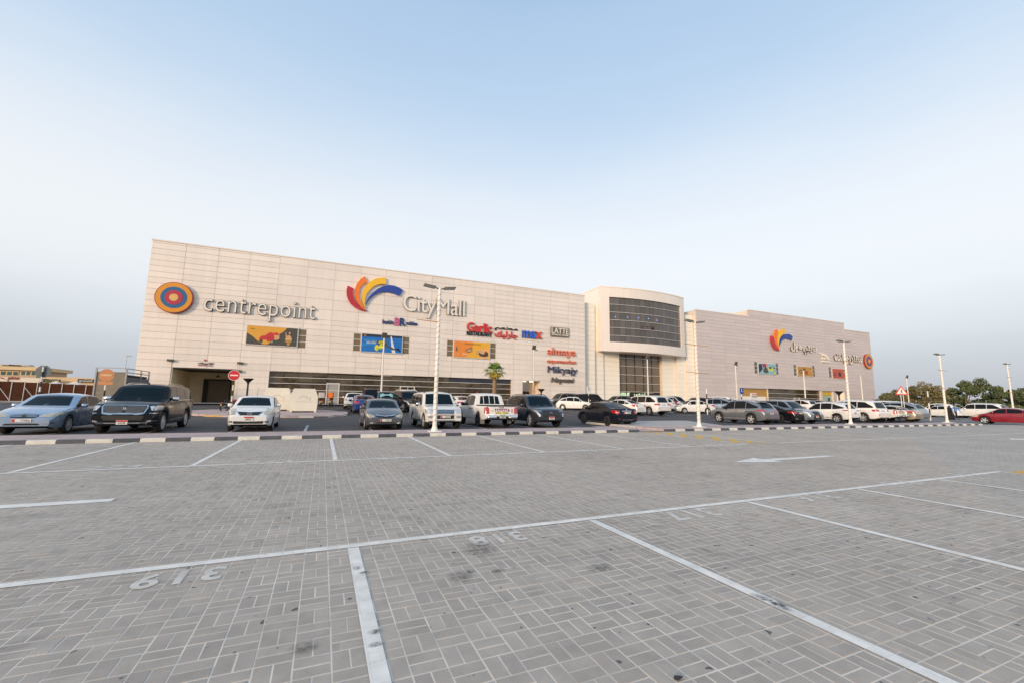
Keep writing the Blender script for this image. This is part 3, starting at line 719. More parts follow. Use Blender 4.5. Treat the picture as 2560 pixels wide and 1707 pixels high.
M_TLC = NT('tail_lamp_clear'); M_TLC.set((.55, .42, .40), .12, .2, spec=.7, coat=1.0); M_TLC = M_TLC.m
M_AMB = mat('amber_lens', (.6, .22, .02), .2); M_PLW = mat('plate_white', (.72, .70, .66), .5, var=.04); M_PLR = mat('plate_red', (.55, .03, .03), .5); M_PLG = mat('plate_green', (.10, .33, .12), .5); M_PLT = mat('plate_text', (.03, .03, .03), .6)
M_UND = mat('underbody', (.012, .012, .012), .9)

def lerp_prof(pts):
    xs = [p[0] for p in pts]; zs_ = [p[1] for p in pts]
    return lambda s: float(np.interp(s, xs, zs_))
def smooth_prof(pts, rad):
    f = lerp_prof(pts); a, b = pts[0][0], pts[-1][0]
    def g(s):
        k = [min(max(s+rad*o, a), b) for o in (-1, -.66, -.33, 0, .33, .66, 1)]; w = (.5, .8, 1, 1.1, 1, .8, .5)
        return sum(f(q)*ww for q, ww in zip(k, w))/sum(w)
    return g
class Car:
    """s runs from the nose (0) to the tail (L); local x = L/2 - s, y to the car's left, z up"""
    def __init__(c, L, W, H, wb, fo, wr, prof, belt, clear=.20, tum=.30, plan=(.20, .16), rad=.09, rc=.12, crown=.05, tw=.21, bottom=None, arch=1.13, deck=None):
        c.__dict__.update(dict(L=L, W=W, H=H, wb=wb, fo=fo, wr=wr, clear=clear, tum=tum, tw=tw, prof=prof))
        c.top = smooth_prof(prof, rad); c.belt = lerp_prof(belt); c.sw = (fo, fo+wb); c.ar = wr*arch
        stations = set(np.linspace(0, L, 60).tolist()+[.02, .05, .09, L-.02, L-.05, L-.09])
        for w in c.sw:
            for a in np.linspace(0, math.pi, 15): stations.add(w+c.ar*math.cos(a))
        st = sorted(stations); st = [st[0]]+[b for a, b in zip(st[:-1], st[1:]) if b-a > .008]
        plf, plr = plan
        def wd(s):
            w = W/2; z1 = .22*L
            if s < z1: w *= 1-plf*((z1-s)/z1)**2.6
            z2 = .20*L
            if s > L-z2: w *= 1-plr*((s-L+z2)/z2)**2.6
            return w
        c.wd = wd
        rings = []; c.inarch = []
        for s in st:
            w = wd(s); zt = c.top(s); zl = clear
            e = min(s, L-s)
            if e < .55: zl = clear+.10*((.55-e)/.55)**2
            ina = False
            for sw in c.sw:
                d = abs(s-sw)
                if d <= c.ar+1e-6:
                    za = wr+math.sqrt(max(c.ar**2-d*d, 0))
                    if za > zl: zl = za; ina = True
            zs_ = min(c.belt(s), zt-.025); hs = zs_-zl
            zr = zt-zs_; yb = w*.955; rcr = min(rc, .55*zr); cr = min(crown, .45*zr)
            yr = max(yb-tum*zr, .25*w) if zr > .2 else yb-tum*zr
            P = [(0, zl), (.90*w, zl), (.955*w, zl+.05*hs), (.985*w, zl+.22*hs), (w, zl+.50*hs), (.997*w, zl+.72*hs), (.982*w, zl+.90*hs), (yb, zs_)]
            zc = zt-cr
            for t_ in (.35, .7): P.append((yb+(yr-yb)*t_*(zc-rcr-zs_)/max(zr, .01), zs_+t_*(zc-rcr-zs_)))
            yk = yb+(yr-yb)*(zc-rcr-zs_)/max(zr, .01)
            P.append((yk, zc-rcr))
            P.append((yk-.30*rcr, zc-.30*rcr)); P.append((yk-rcr, zc))
            P.append((.66*(yk-rcr), zc+cr*.52)); P.append((.33*(yk-rcr), zc+cr*.87)); P.append((0, zt))
            rings.append((s, P)); c.inarch.append(ina)
        K = len(rings[0][1]); mb = MB(); full = []
        for s, P in rings:
            x = L/2-s
            ring = [(x, y, z) for y, z in P]+[(x, -y, z) for y, z in P[-2:0:-1]]
            full.append(ring)
        n = len(full[0])
        for r in full: mb.v += r
        for i in range(len(full)-1):
            for k in range(n):
                k2 = (k+1) % n
                mb.f.append([i*n+k, i*n+k2, (i+1)*n+k2, (i+1)*n+k]); mb.m.append(1 if k in (0, n-1) else 0)
        mb.f.append(list(range(n))); mb.m.append(0); b = (len(full)-1)*n; mb.f.append([b+k for k in range(n)][::-1]); mb.m.append(0)
        c.mb = mb
        bm = bmesh.new()
        for v in mb.v: bm.verts.new(v)
        bm.verts.ensure_lookup_table()
        for f in mb.f:
            try: bm.faces.new([bm.verts[i] for i in f])
            except ValueError: pass
        bmesh.ops.recalc_face_normals(bm, faces=bm.faces[:]); c.bvh = BVHTree.FromBMesh(bm); bm.free()
    def start(c, paint):
        c.root = bpy.data.objects.new('parked_car', None); COL.objects.link(c.root)
        o = c.mb.build('body', [paint, M_UND], c.root, smooth=34); c.body = o
        o.material_slots[0].link = 'OBJECT'; o.material_slots[0].material = paint
        return c.root
    def hit(c, origin, d):
        h = c.bvh.ray_cast(Vector(origin), Vector(d))
        return (h[0], h[1]) if h[0] is not None else None
    def patch(c, name, m, poly, az, off=.006, cell=.07, both=False, skirt=.014, parent=None, flip=False):
        """polygon (u,z) seen from direction az (0 = from the front, 90 = from the car's left, 180 = from behind), laid on the body"""
        outs = []
        for sgn in ((1, -1) if both else (1,)):
            a = R(az)*sgn; d = Vector((math.cos(a), math.sin(a), 0)); u = Vector((-math.sin(a), math.cos(a), 0))
            bm = bmesh.new(); vs = [bm.verts.new((uu*sgn if az not in (90,) else uu*sgn, 0, zz)) for uu, zz in poly]
            try: bm.faces.new(vs)
            except ValueError: bm.free(); continue
            lo = [min(p[i] for p in poly) for i in (0, 1)]; hi = [max(p[i] for p in poly) for i in (0, 1)]
            for ax in (0, 1):
                nn = int((hi[ax]-lo[ax])/cell)
                for i in range(1, nn+1):
                    q = lo[ax]+(hi[ax]-lo[ax])*i/(nn+1)
                    co = (q*sgn, 0, 0) if ax == 0 else (0, 0, q); no = (1, 0, 0) if ax == 0 else (0, 0, 1)
                    bmesh.ops.bisect_plane(bm, geom=bm.verts[:]+bm.edges[:]+bm.faces[:], plane_co=co, plane_no=no)
            bmesh.ops.triangulate(bm, faces=bm.faces[:])
            nor = {}
            for v in bm.verts:
                o = d*6+u*v.co.x+Vector((0, 0, v.co.z)); h = c.bvh.ray_cast(o, -d)
                if h[0] is None:
                    h = c.bvh.find_nearest(u*v.co.x+Vector((0, 0, v.co.z))+d*c.L*.4)
                nrm = h[1] if h[1].dot(d) > 0 else -h[1]
                nor[v] = nrm; v.co = h[0]+nrm*off
            be = [e for e in bm.edges if e.is_boundary]
            r = bmesh.ops.extrude_edge_only(bm, edges=be)
            newv = [g for g in r['geom'] if isinstance(g, bmesh.types.BMVert)]
            for v in newv: v.co = v.co-d*skirt
            bmesh.ops.recalc_face_normals(bm, faces=bm.faces[:])
            # make the outer sheet face outwards
            me = bpy.data.meshes.new(name); bm.to_mesh(me); bm.free()
            me.materials.append(m); me.shade_smooth(); me.set_sharp_from_angle(angle=R(50))
            outs.append(link(name, me, parent or c.root))
        return outs
    def windows(c, s0, s1, splits, top=.115, bot=.035, gap=.055, front_lean=0, rear_cut=None, m=None):
        """side glass between s0 and s1, split at pillars; follows the roof line"""
        def zt(s): return c.top(s)-top
        ed = [s0]+splits+[s1]
        for i, (a, b) in enumerate(zip(ed[:-1], ed[1:])):
            a2 = a+(gap/2 if i else 0); b2 = b-(gap/2 if i < len(ed)-2 else 0)
            ss = np.linspace(a2, b2, 9); tp = []; bt = []
            for s in ss:
                zb = c.belt(s)+bot; z1 = zt(s)
                if rear_cut and s > rear_cut[0]: z1 = min(z1, zt(rear_cut[0])+(zb+.02-zt(rear_cut[0]))*min(1, (s-rear_cut[0])/(rear_cut[1]-rear_cut[0]))*rear_cut[2])
                if z1 > zb+.02: tp.append((c.L/2-s, z1)); bt.append((c.L/2-s, zb))
            if len(tp) < 2: continue
            for side in (90, -90):
                poly = bt+tp[::-1]
                if side == 90: poly = [(-x, z) for x, z in poly]        # seen from the left u = -x
                c.patch('side_window', m or M_TINT, poly, side, .005, .12)
    def windscreen(c, zb, zt_, wb_, wt, name='windscreen', az=0, m=None, bow=.03):
        n = 6; bt = [(-wb_+2*wb_*i/n, zb+bow*(abs(2*i/n-1)**2)*0-.0) for i in range(n+1)]; tp = [(-wt+2*wt*i/n, zt_-bow*(2*i/n-1)**2) for i in range(n+1)]
        return c.patch(name, m or M_CGL, bt+tp[::-1], az, .005, .10)
    def wheels(c, style=5, dark=False, width=None):
        tw = width or c.tw; r = c.wr; rr = r*.70
        t_ = MB(); prof = [(rr*.98, -tw*.42), (r*.88, -tw*.5), (r*.97, -tw*.40), (r, -tw*.22), (r, tw*.22), (r*.97, tw*.40), (r*.88, tw*.5), (rr*.98, tw*.42)]
        t_.lathe(prof, 28, 'Y')
        rm = MB(); y = tw*.40
        rm.lathe([(rr*1.0, y+.004), (rr*.93, y-.004), (rr*.90, y-.05)], 28, 'Y')
        rm.lathe([(rr*.22, y-.008), (rr*.20, y+.004), (rr*.06, y+.010), (.001, y+.010)], 14, 'Y')
        for k in range(style):
            a = 2*math.pi*k/style; w0, w1 = (rr*.30/style*3.2, rr*.30/style*2.6)
            ca, sa = math.cos(a), math.sin(a)
            P = lambda q, h, yy: (q*ca-h*sa, yy, q*sa+h*ca)
            rm.add([P(rr*.12, -w0, y-.004), P(rr*.12, w0, y-.004), P(rr*.95, w1, y-.008), P(rr*.95, -w1, y-.008), P(rr*.12, -w0, y-.04), P(rr*.12, w0, y-.04), P(rr*.95, w1, y-.04), P(rr*.95, -w1, y-.04)],
                   [(0, 1, 2, 3), (0, 4, 5, 1), (1, 5, 6, 2), (3, 2, 6, 7), (0, 3, 7, 4)])
        dk = MB(); dk.lathe([(rr*.93, y-.06), (.001, y-.055)], 20, 'Y')
        first = None
        for s in c.sw:
            for sg in (1, -1):
                loc = (c.L/2-s, sg*(c.W/2-tw*.5-.012), r)
                if first is None:
                    o = t_.build('wheel', M_RUB, c.root, 40); q = rm.build('rim', M_RIMD if dark else M_RIM, o, 40); z = dk.build('brake_shadow', M_UND, o)
                    first = (o.data, q.data, z.data)
                else:
                    o = link('wheel', first[0], c.root); link('rim', first[1], o); link('brake_shadow', first[2], o)
                o.location = loc; o.rotation_euler = (0, random.random()*2, 0 if sg > 0 else math.pi)
    def box(c, name, m, ctr, dim, e=.01, parent=None):
        return MB().cbox(ctr, dim, e).build(name, m, parent or c.root, 40)
    def mirrors(c, s, z, m=None, size=(.13, .20, .14)):
        for sg in (1, -1):
            w = c.wd(s)*.955
            mb = MB(); mb.cbox((c.L/2-s, sg*(w+.12), z), size, .045); mb.box(c.L/2-s-.03, c.L/2-s+.03, min(sg*(w-.06), sg*(w+.06)), max(sg*(w-.06), sg*(w+.06)), z-.07, z-.04)
            mb.build('wing_mirror', m or c.body.material_slots[0].material, c.root, 50)
    def handles(c, ss, z, m=None):
        for s in ss:
            for sg in (1, -1):
                h = c.bvh.ray_cast(Vector((c.L/2-s, sg*4, z)), Vector((0, -sg, 0)))
                if h[0]: MB().cbox((c.L/2-s, h[0].y+sg*.012, z), (.19, .035, .03), .012).build('door_handle', m or c.body.material_slots[0].material, c.root, 50)
    def seams(c, ss):
        for s in ss:
            for sd in (90, -90):
                zb = c.belt(s); x = c.L/2-s; uu = -x if sd == 90 else x
                c.patch('door_seam', M_BLK, [(uu-.005, c.clear+.1), (uu+.005, c.clear+.1), (uu+.005, zb+.01), (uu-.005, zb+.01)], sd, .0015, .14, skirt=.004)
    def plate(c, txt, z, rear=False, y=0, long=True, red='left', m=None):
        w, h = (.50, .105) if long else (.335, .165)
        az = -1 if rear else 1
        ht = c.bvh.ray_cast(Vector((az*6, y, z)), Vector((-az, 0, 0)))
        x = ht[0].x+az*.016 if ht[0] else az*c.L/2
        o = MB().cbox((x, y, z), (.012, w, h), .003).build('number_plate', M_PLW, c.root)
        f = x+az*.0075
        yl = (lambda v: y+az*v)              # v from left to right as read
        def quad(v0, v1, z0, z1, mm, nm): 
            mb = MB(); mb.box(f-.001, f+.001, min(yl(v0), yl(v1)), max(yl(v0), yl(v1)), z0, z1); mb.build(nm, mm, o)
        if long: quad(-w/2+.006, -w/2+.085, z-h/2+.006, z+h/2-.006, m or M_PLR, 'plate_badge')
        else: quad(-w/2+.006, w/2-.006, z+h*.12, z+h/2-.006, m or M_PLR, 'plate_badge')
        me = fit_mesh(text_mesh(txt, 1, .02, 0, 1.1), w*(.46 if long else .62), h*(.60 if long else .42)); t_ = link('plate_digits', me, o, M_PLT)
        t_.location = (f+az*.002, yl(w*.20 if long else 0), z if long else z-h*.17); t_.rotation_euler = (R(90), 0, R(90) if az > 0 else R(-90))
    def badge(c, kind, z, size=.07, rear=False, m=None):
        az = -1 if rear else 1; ht = c.bvh.ray_cast(Vector((az*6, 0, z)), Vector((-az, 0, 0))); x = (ht[0].x if ht[0] else az*c.L/2)+az*.018
        mb = MB()
        def ring(ry, rz, th, cy_=0, cz=0, n=22):
            pts = [(x, cy_+ry*math.cos(2*math.pi*k/n), z+cz+rz*math.sin(2*math.pi*k/n)) for k in range(n+1)]; mb.tube(pts, th, 5, False)
        if kind == 'oval3': ring(size, size*.68, .008); ring(size*.36, size*.60, .006); ring(size*.62, size*.25, .006, 0, size*.36)
        elif kind == 'ring': ring(size, size*.85, .010); mb.box(x-.006, x+.008, -size*1.2, size*1.2, z-.018, z+.018)
        elif kind == 'h':
            for sg in (1, -1): mb.tube([(x, sg*size*.5, z-size*.55), (x, sg*size*.72, z+size*.6)], .011, 5)
            mb.tube([(x, -size*.6, z), (x, size*.6, z)], .011, 5); ring(size*1.05, size*.85, .007)
        elif kind == 'diamonds':
            for a in (90, 210, 330):
                dy, dz = math.cos(R(a)), math.sin(R(a)); py, pz = -dz*.30, dy*.30; s_ = size
                mb.add([(x, 0, z), (x, s_*(.5*dy+py), z+s_*(.5*dz+pz)), (x, s_*dy, z+s_*dz), (x, s_*(.5*dy-py), z+s_*(.5*dz-pz))], [(0, 1, 2, 3)])
        elif kind == 'star':
            mb.box(x-.006, x+.010, -.012, .012, z-size, z+size); 
            for sg in (1, -1): mb.tube([(x, sg*size*.42, z-size), (x, sg*size*.42, z+size)], .010, 5)
            for sg in (1, -1): mb.tube([(x, -size*.42, z+sg*size), (x, size*.42, z+sg*size)], .010, 5)
        elif kind == 'bar': mb.cbox((x, 0, z), (.02, size*3, size*.5), .005)
        return mb.build('emblem', m or M_CHR, c.root, 40, fix=kind != 'diamonds')
    def rails(c, s0, s1, y, m=None):
        for sg in (1, -1):
            pts = []
            for s in np.linspace(s0, s1, 7):
                h = c.bvh.ray_cast(Vector((c.L/2-s, sg*y, 4)), Vector((0, 0, -1))); z = h[0].z if h[0] else c.H
                lift = .055 if s0+.05 < s < s1-.05 else .005
                pts.append((c.L/2-s, sg*y, z+lift))
            MB().tube(pts, .018, 6).build('roof_rail', m or M_BLK, c.root, 40)
    def antenna(c, s, m=None, fin=False):
        z = c.top(s)
        if fin: MB().prism([(0, 0), (.2, 0), (.17, .07), (.13, .075)], lambda u, v: (c.L/2-s+.1-u, -.02, z-.01+v), lambda u, v: (c.L/2-s+.1-u, .02, z-.01+v)).build('antenna', m or M_BLK, c.root)
        else: MB().tube([(c.L/2-s, 0, z-.01), (c.L/2-s-.25, 0, z+.38)], [.008, .003], 5).build('antenna', M_BLK, c.root)
    def arches(c, m=None, t_=.06):
        for s in c.sw:
            for sg in (1, -1):
                mb = MB(); n = 14; vv = []
                for k in range(n+1):
                    a = math.pi*k/n
                    for rr, o in ((c.ar-.005, .004), (c.ar+t_, .016), (c.ar+t_, -.03), (c.ar-.005, -.05)):
                        x = c.L/2-s+rr*math.cos(a); z = c.wr+rr*math.sin(a)
                        zq = max(z, c.clear+.02)
                        h = c.bvh.ray_cast(Vector((x, sg*4, max(z, c.wr+c.ar*math.sin(a)+.02))), Vector((0, -sg, 0)))
                        y = (h[0].y if h[0] else sg*c.W/2)+sg*o
                        vv.append((x, y, zq))
                fs = [(i*4+j, i*4+(j+1) % 4, (i+1)*4+(j+1) % 4, (i+1)*4+j) for i in range(n) for j in range(4)]
                mb.add(vv, fs); mb.build('wheel_arch_trim', m or M_BLK, c.root, 40)
    def sill(c, m=None, h=.12):
        a, b = c.sw[0]+c.ar, c.sw[1]-c.ar; x0, x1 = c.L/2-b, c.L/2-a
        for sd in (90, -90):
            q = [(-x0, c.clear+.01), (-x1, c.clear+.01), (-x1, c.clear+h), (-x0, c.clear+h)] if sd == 90 else [(x0, c.clear+.01), (x1, c.clear+.01), (x1, c.clear+h), (x0, c.clear+h)]
            c.patch('sill_trim', m or M_BLK, q, sd, .008, .2)
    def strip(c, name, m, s0, s1, z0, z1, th=.025, off=.006):
        for sd in (90, -90):
            x0, x1 = c.L/2-s1, c.L/2-s0; f = -1 if sd == 90 else 1
            c.patch(name, m, [(f*x0, z1-th), (f*x1, z0-th), (f*x1, z0), (f*x0, z1)], sd, off, .15)
    def done(c, loc, rz, label, cat='car', group=None, name='parked_car'):
        r = c.root; r.name = name; r.location = loc; r.rotation_euler = (0, 0, rz); tag(r, label, cat, group); return r
FRONT, BACK = -math.pi/2, math.pi/2               # facing the viewer / facing the mall
def sedan_prof(L, H, hood=.72, cowl=.98, deck=1.06, cs=.262, rs=.415, re=.66, ds=.86, nose=.56, tail=.62):
    return [(0, nose), (.012*L, nose+.06), (.05*L, hood), (.15*L, hood+(cowl-hood)*.62), (cs*L, cowl), (rs*L, H-.035), ((rs+re)/2*L, H), (re*L, H-.045), (ds*L, deck), (.965*L, deck-.025), (.985*L, deck-.13), (L, tail)]
def suv_prof(L, H, hood=.92, cowl=1.12, cs=.24, rs=.365, re=.83, tail=.72, nose=.66, gate=.955, gz=1.10, drop=.05, lip=.90):
    return [(0, nose), (.010*L, nose+.10), (.035*L, hood), (.12*L, hood+(cowl-hood)*.7), (cs*L, cowl), (rs*L, H-.06), ((rs+.10)*L, H-.005), (.66*L, H), (re*L, H-drop), (lip*L, H-drop-.10), (gate*L, gz), (.985*L, gz-.14), (L, tail)]
def place(px, Y, y=1045): return bear(px, Y, y)

def lamp(c, name, m, pts, az=38, off=.008, both=True):
    a = R(az); poly = [(-(c.L/2-s)*math.sin(a)+y*math.cos(a), z) for s, y, z in pts]
    return c.patch(name, m, poly, az, off, .06, both=both)
def face(c, name, m, half, off=.008, az=0, both=False):        # a polygon on the nose or tail; half = right half points (y,z), mirrored unless both
    if both: return c.patch(name, m, half, az, off, .07, both=True)
    poly = half+[(-y, z) for y, z in half[::-1] if abs(y) > 1e-4]
    return c.patch(name, m, poly, az, off, .07)
def finish(c, pnt, ws, ww, rw, dlo, mir, hnd, sm, wheel, rear_w=None):
    c.start(pnt)
    c.windscreen(*ws)
    if rw: c.windscreen(*rw, name='rear_window', az=180)
    c.windows(*dlo[0], **dlo[1])
    c.mirrors(*mir); c.handles(*hnd); c.seams(sm); c.wheels(*wheel)
N_ = None
# ---------------------------------------------------------------- 1 pale blue sedan
def sedan_a(pnt, front=True):
    L, H = 4.80, 1.48; c = Car(L, 1.80, H, 2.72, .95, .325, sedan_prof(L, H, .74, 1.0, 1.07, .255, .41, .655, .845), [(0, .70), (1.0, .88), (L, 1.00)], clear=.21)
    c.start(pnt); c.windscreen(1.0, H-.10, .66, .52); c.windscreen(1.07, H-.11, .62, .50, 'rear_window', 180)
    c.windows(1.42, 4.02, [2.35, 3.28], rear_cut=(3.3, 4.05, 1.0)); c.mirrors(1.62, 1.0); c.handles([2.62, 3.42], .84); c.seams([1.48, 2.38, 3.36]); c.wheels(6)
    lamp(c, 'headlight', M_HLY, [(.12, .36, .62), (.20, .62, .61), (.52, .82, .70), (.74, .86, .80), (.50, .72, .79), (.20, .46, .70)], 30)
    face(c, 'grille', M_BLK, [(0, .585), (.33, .60), (.37, .66), (.30, .715), (0, .725)])
    for z in (.62, .655, .69): face(c, 'grille_bar', M_CHR, [(0, z), (.335, z+.004), (.335, z+.018), (0, z+.014)], .016)
    face(c, 'bumper_grille', M_BLK, [(0, .30), (.42, .30), (.47, .37), (.40, .405), (0, .405)])
    lamp(c, 'fog_light', M_CHR, [(.06, .55, .36), (.14, .78, .40), (.14, .78, .44), (.06, .55, .42)], 25)
    c.badge('oval3', .66, .07, m=mat('black_chrome', (.08, .08, .07), .2, .8))
    return c
def sedan_tail(c, m=M_TL, z0=.72, z1=.90, plate=None, pz=.80):
    L = c.L
    lamp(c, 'tail_light', m, [(L-.05, .42, z0+.02), (L-.08, .62, z0), (L-.42, .86, z0+.05), (L-.50, .87, z1), (L-.2, .72, z1+.02), (L-.06, .45, z1)], 148)
    face(c, 'bumper_lip', M_BLK, [(0, .30), (.62, .30), (.62, .37), (0, .37)], .006, 180)
    if plate: c.plate(plate, pz, True)
c = sedan_a(PT['ice']); c.plate('17426', .505)
X1 = bear(158, 21.55, 1077)-.74
c.done((X1, 23.0, 0), FRONT, 'pale metallic blue sedan at the left edge beside the big black SUV')
sedan_blue_src = c

# ---------------------------------------------------------------- 2 large black SUV
L, H = 5.33, 1.93; c = Car(L, 2.03, H, 3.11, .94, .39, suv_prof(L, H, 1.06, 1.26, .245, .355, .86, .75, .70, .962, 1.18, .06, .915), [(0, 1.02), (1.2, 1.20), (L, 1.27)], clear=.27, tum=.25, plan=(.12, .10), tw=.26, arch=1.10)
c.start(PT['black']); c.windscreen(1.26, H-.14, .78, .64); c.windscreen(1.30, H-.17, .68, .60, 'rear_window', 180)
c.windows(1.52, 5.02, [2.62, 3.75], top=.13, bot=.03); c.mirrors(1.72, 1.30, M_CHR, (.15, .26, .17)); c.handles([2.85, 3.98], 1.06, M_CHR); c.seams([1.62, 2.68, 3.80]); c.wheels(18, False, .27)
c.rails(1.9, 4.6, .66, M_CHR)
gp = [(0, .72), (.30, .725), (.36, .70), (.62, .735), (.70, 1.0), (.66, 1.06), (0, 1.065)]
face(c, 'grille_surround', M_CHR, gp, .010)
face(c, 'grille', M_BLK, [(0, .765), (.34, .755), (.585, .775), (.65, .99), (.62, 1.03), (0, 1.035)], .018)
k = 0
for r in range(6):
    n = 11
    for i in range(-n, n+1):
        y = i*.055+(.0275 if r % 2 else 0); z = .79+r*.042
        if abs(y) < .56+.012*r and abs(y) > .05:
            h = c.bvh.ray_cast(Vector((6, y, z)), Vector((-1, 0, 0)))
            if not h[0]: continue
            if k == 0: chip = MB().cbox((0, 0, 0), (.012, .034, .022), .006).build('grille_chip', M_CHR, c.root); me_ = chip.data
            else: chip = link('grille_chip', me_, c.root)
            chip.location = (h[0].x+.026, y, z); k += 1
c.badge('star', .90, .075)
lamp(c, 'headlight', M_HL, [(.14, .78, .86), (.26, .90, .86), (.62, 1.0, .90), (.74, 1.01, 1.02), (.40, .95, 1.05), (.14, .76, 1.02)], 32)
lamp(c, 'chrome_strip', M_CHR, [(.08, .74, .745), (.34, .95, .745), (.34, .95, .77), (.08, .74, .77)], 28)
lamp(c, 'bumper_chrome', M_CHR, [(.06, .66, .46), (.10, .74, .50), (.30, .93, .50), (.30, .93, .455), (.08, .70, .44)], 28)
face(c, 'bumper_grille', M_BLK, [(0, .50), (.55, .50), (.62, .62), (.60, .68), (0, .68)])
face(c, 'bumper_bar', M_CHR, [(0, .345), (.72, .36), (.78, .42), (0, .405)], .012)
c.strip('chrome_trim', M_CHR, 1.75, 3.75, .45, .50, .035); c.strip('chrome_trim', M_CHR, 1.45, 4.95, c.belt(1.45)+.02, c.belt(4.95)+.02, .022)
c.strip('wing_badge', M_CHR, 1.25, 1.75, .98, 1.0, .03)
c.plate('23199', .425, long=False)
lamp(c, 'tail_light', M_TL, [(L-.03, .7, 1.0), (L-.2, 1.0, 1.0), (L-.2, 1.0, 1.18), (L-.03, .7, 1.18)], 150)
c.antenna(2.2, fin=True)
X2 = bear(398, 21.5, 1077)-.90
c.done((X2, 23.25, 0), FRONT, 'large glossy black SUV with chrome mesh grille and finned wheels', 'SUV')

# ---------------------------------------------------------------- 3 small white sedan
def sedan_b(pnt):
    L, H = 4.43, 1.51; c = Car(L, 1.70, H, 2.60, .90, .305, sedan_prof(L, H, .80, 1.04, 1.10, .245, .395, .66, .865, .60, .66), [(0, .76), (1.0, .93), (L, 1.04)], clear=.21, tum=.27, plan=(.24, .18), tw=.19)
    c.start(pnt); c.windscreen(1.05, H-.10, .66, .52); c.windscreen(1.11, H-.12, .60, .48, 'rear_window', 180)
    c.windows(1.34, 3.86, [2.25, 3.12], rear_cut=(3.1, 3.9, 1.0)); c.mirrors(1.5, 1.06); c.handles([2.48, 3.24], .90); c.seams([1.42, 2.28, 3.2]); c.wheels(9)
    lamp(c, 'headlight', M_HLY, [(.12, .50, .70), (.22, .70, .66), (.50, .80, .76), (.66, .82, .92), (.42, .74, .93), (.20, .58, .82)], 34)
    face(c, 'grille', M_BLK, [(0, .665), (.30, .67), (.46, .80), (.44, .815), (0, .79)]); face(c, 'grille_trim', M_CHR, [(.30, .655), (.33, .655), (.50, .815), (.46, .815)], .014, both=True)
    face(c, 'bumper_grille', M_BLK, [(0, .33), (.50, .33), (.55, .38), (.53, .44), (0, .425)])
    lamp(c, 'fog_recess', M_BLK, [(.04, .55, .38), (.12, .68, .37), (.14, .72, .44), (.05, .57, .45)], 25)
    lamp(c, 'tail_light', M_TL, [(L-.06, .50, .80), (L-.15, .70, .76), (L-.45, .83, .86), (L-.55, .83, .98), (L-.2, .70, 1.0), (L-.08, .52, .96)], 140)
    return c
c = sedan_b(PT['white']); c.badge('ring', .72, .075); c.plate('84457', .545, long=False); c.antenna(1.9); sedan_b_src = c
X3 = bear(682, 21.6, 1076)-.84
c.done((X3, 22.95, 0), FRONT, 'small white sedan facing the kerb in front of the cream bins')

# ---------------------------------------------------------------- 4 dark grey sedan
def sedan_c(pnt):
    L, H = 4.54, 1.44; c = Car(L, 1.75, H, 2.70, .90, .315, sedan_prof(L, H, .71, 1.0, 1.06, .235, .40, .645, .86, .52, .62), [(0, .67), (1.0, .87), (L, 1.0)], clear=.18, tum=.30, plan=(.24, .18))
    c.start(pnt); c.windscreen(1.0, H-.09, .68, .52); c.windscreen(1.07, H-.11, .62, .48, 'rear_window', 180)
    c.windows(1.26, 3.88, [2.25, 3.18], rear_cut=(3.1, 3.9, 1.0)); c.mirrors(1.48, 1.0); c.handles([2.5, 3.3], .84); c.seams([1.36, 2.28, 3.24]); c.wheels(5)
    lamp(c, 'headlight', M_HLY, [(.12, .44, .58), (.20, .64, .56), (.50, .80, .62), (.62, .83, .73), (.36, .70, .73), (.16, .50, .66)], 30)
    face(c, 'grille', M_BLK, [(0, .535), (.34, .58), (.42, .645), (0, .62)]); face(c, 'grille_bar', M_CHR, [(0, .615), (.26, .63), (.46, .665), (.44, .70), (.20, .665), (0, .645)], .016)
    face(c, 'bumper_grille', M_BLK, [(0, .255), (.38, .255), (.44, .33), (.40, .36), (0, .36)])
    lamp(c, 'fog_light', M_HL, [(.05, .52, .30), (.11, .66, .31), (.11, .66, .355), (.05, .54, .36)], 25)
    lamp(c, 'tail_light', M_TL, [(L-.05, .45, .74), (L-.12, .65, .72), (L-.44, .85, .80), (L-.5, .86, .90), (L-.2, .7, .92), (L-.06, .46, .90)], 145)
    return c
c = sedan_c(PT['charcoal']); c.badge('h', .62, .06); c.plate('54937', .45); sedan_c_src = c
X4 = bear(916.5, 21.55, 1073)+.74
c.done((X4, 22.95, 0), FRONT, 'dark grey sedan with a chrome grille bar, left of the white box-shaped SUV')

# ---------------------------------------------------------------- 5 white boxy SUV
L, H = 4.90, 1.86; c = Car(L, 1.88, H, 2.78, .82, .375, suv_prof(L, H, .98, 1.17, .25, .36, .89, .75, .70, .975, 1.12, .04, .945), [(0, .96), (1.2, 1.10), (L, 1.14)], clear=.30, tum=.20, plan=(.14, .08), tw=.25)
c.start(PT['pearl']); c.windscreen(1.18, H-.13, .74, .64); c.windscreen(1.18, H-.17, .66, .60, 'rear_window', 180)
c.windows(1.42, 4.72, [2.40, 3.34], top=.14); c.mirrors(1.6, 1.18, M_CHR, (.14, .24, .18)); c.handles([2.62, 3.55], .98, M_CHR); c.seams([1.5, 2.46, 3.40]); c.wheels(6, False, .25); c.arches(PT['pearl'], .05)
c.rails(1.85, 4.4, .66)
face(c, 'grille', M_BLK, [(0, .72), (.43, .72), (.47, .94), (0, .95)])
for z in (.765, .835, .90): face(c, 'grille_bar', M_CHR, [(0, z), (.44, z), (.44, z+.028), (0, z+.028)], .018)
c.badge('diamonds', .86, .075)
lamp(c, 'headlight', M_HL, [(.10, .50, .76), (.20, .76, .74), (.44, .91, .80), (.46, .92, .95), (.16, .66, .98), (.10, .52, .97)], 28)
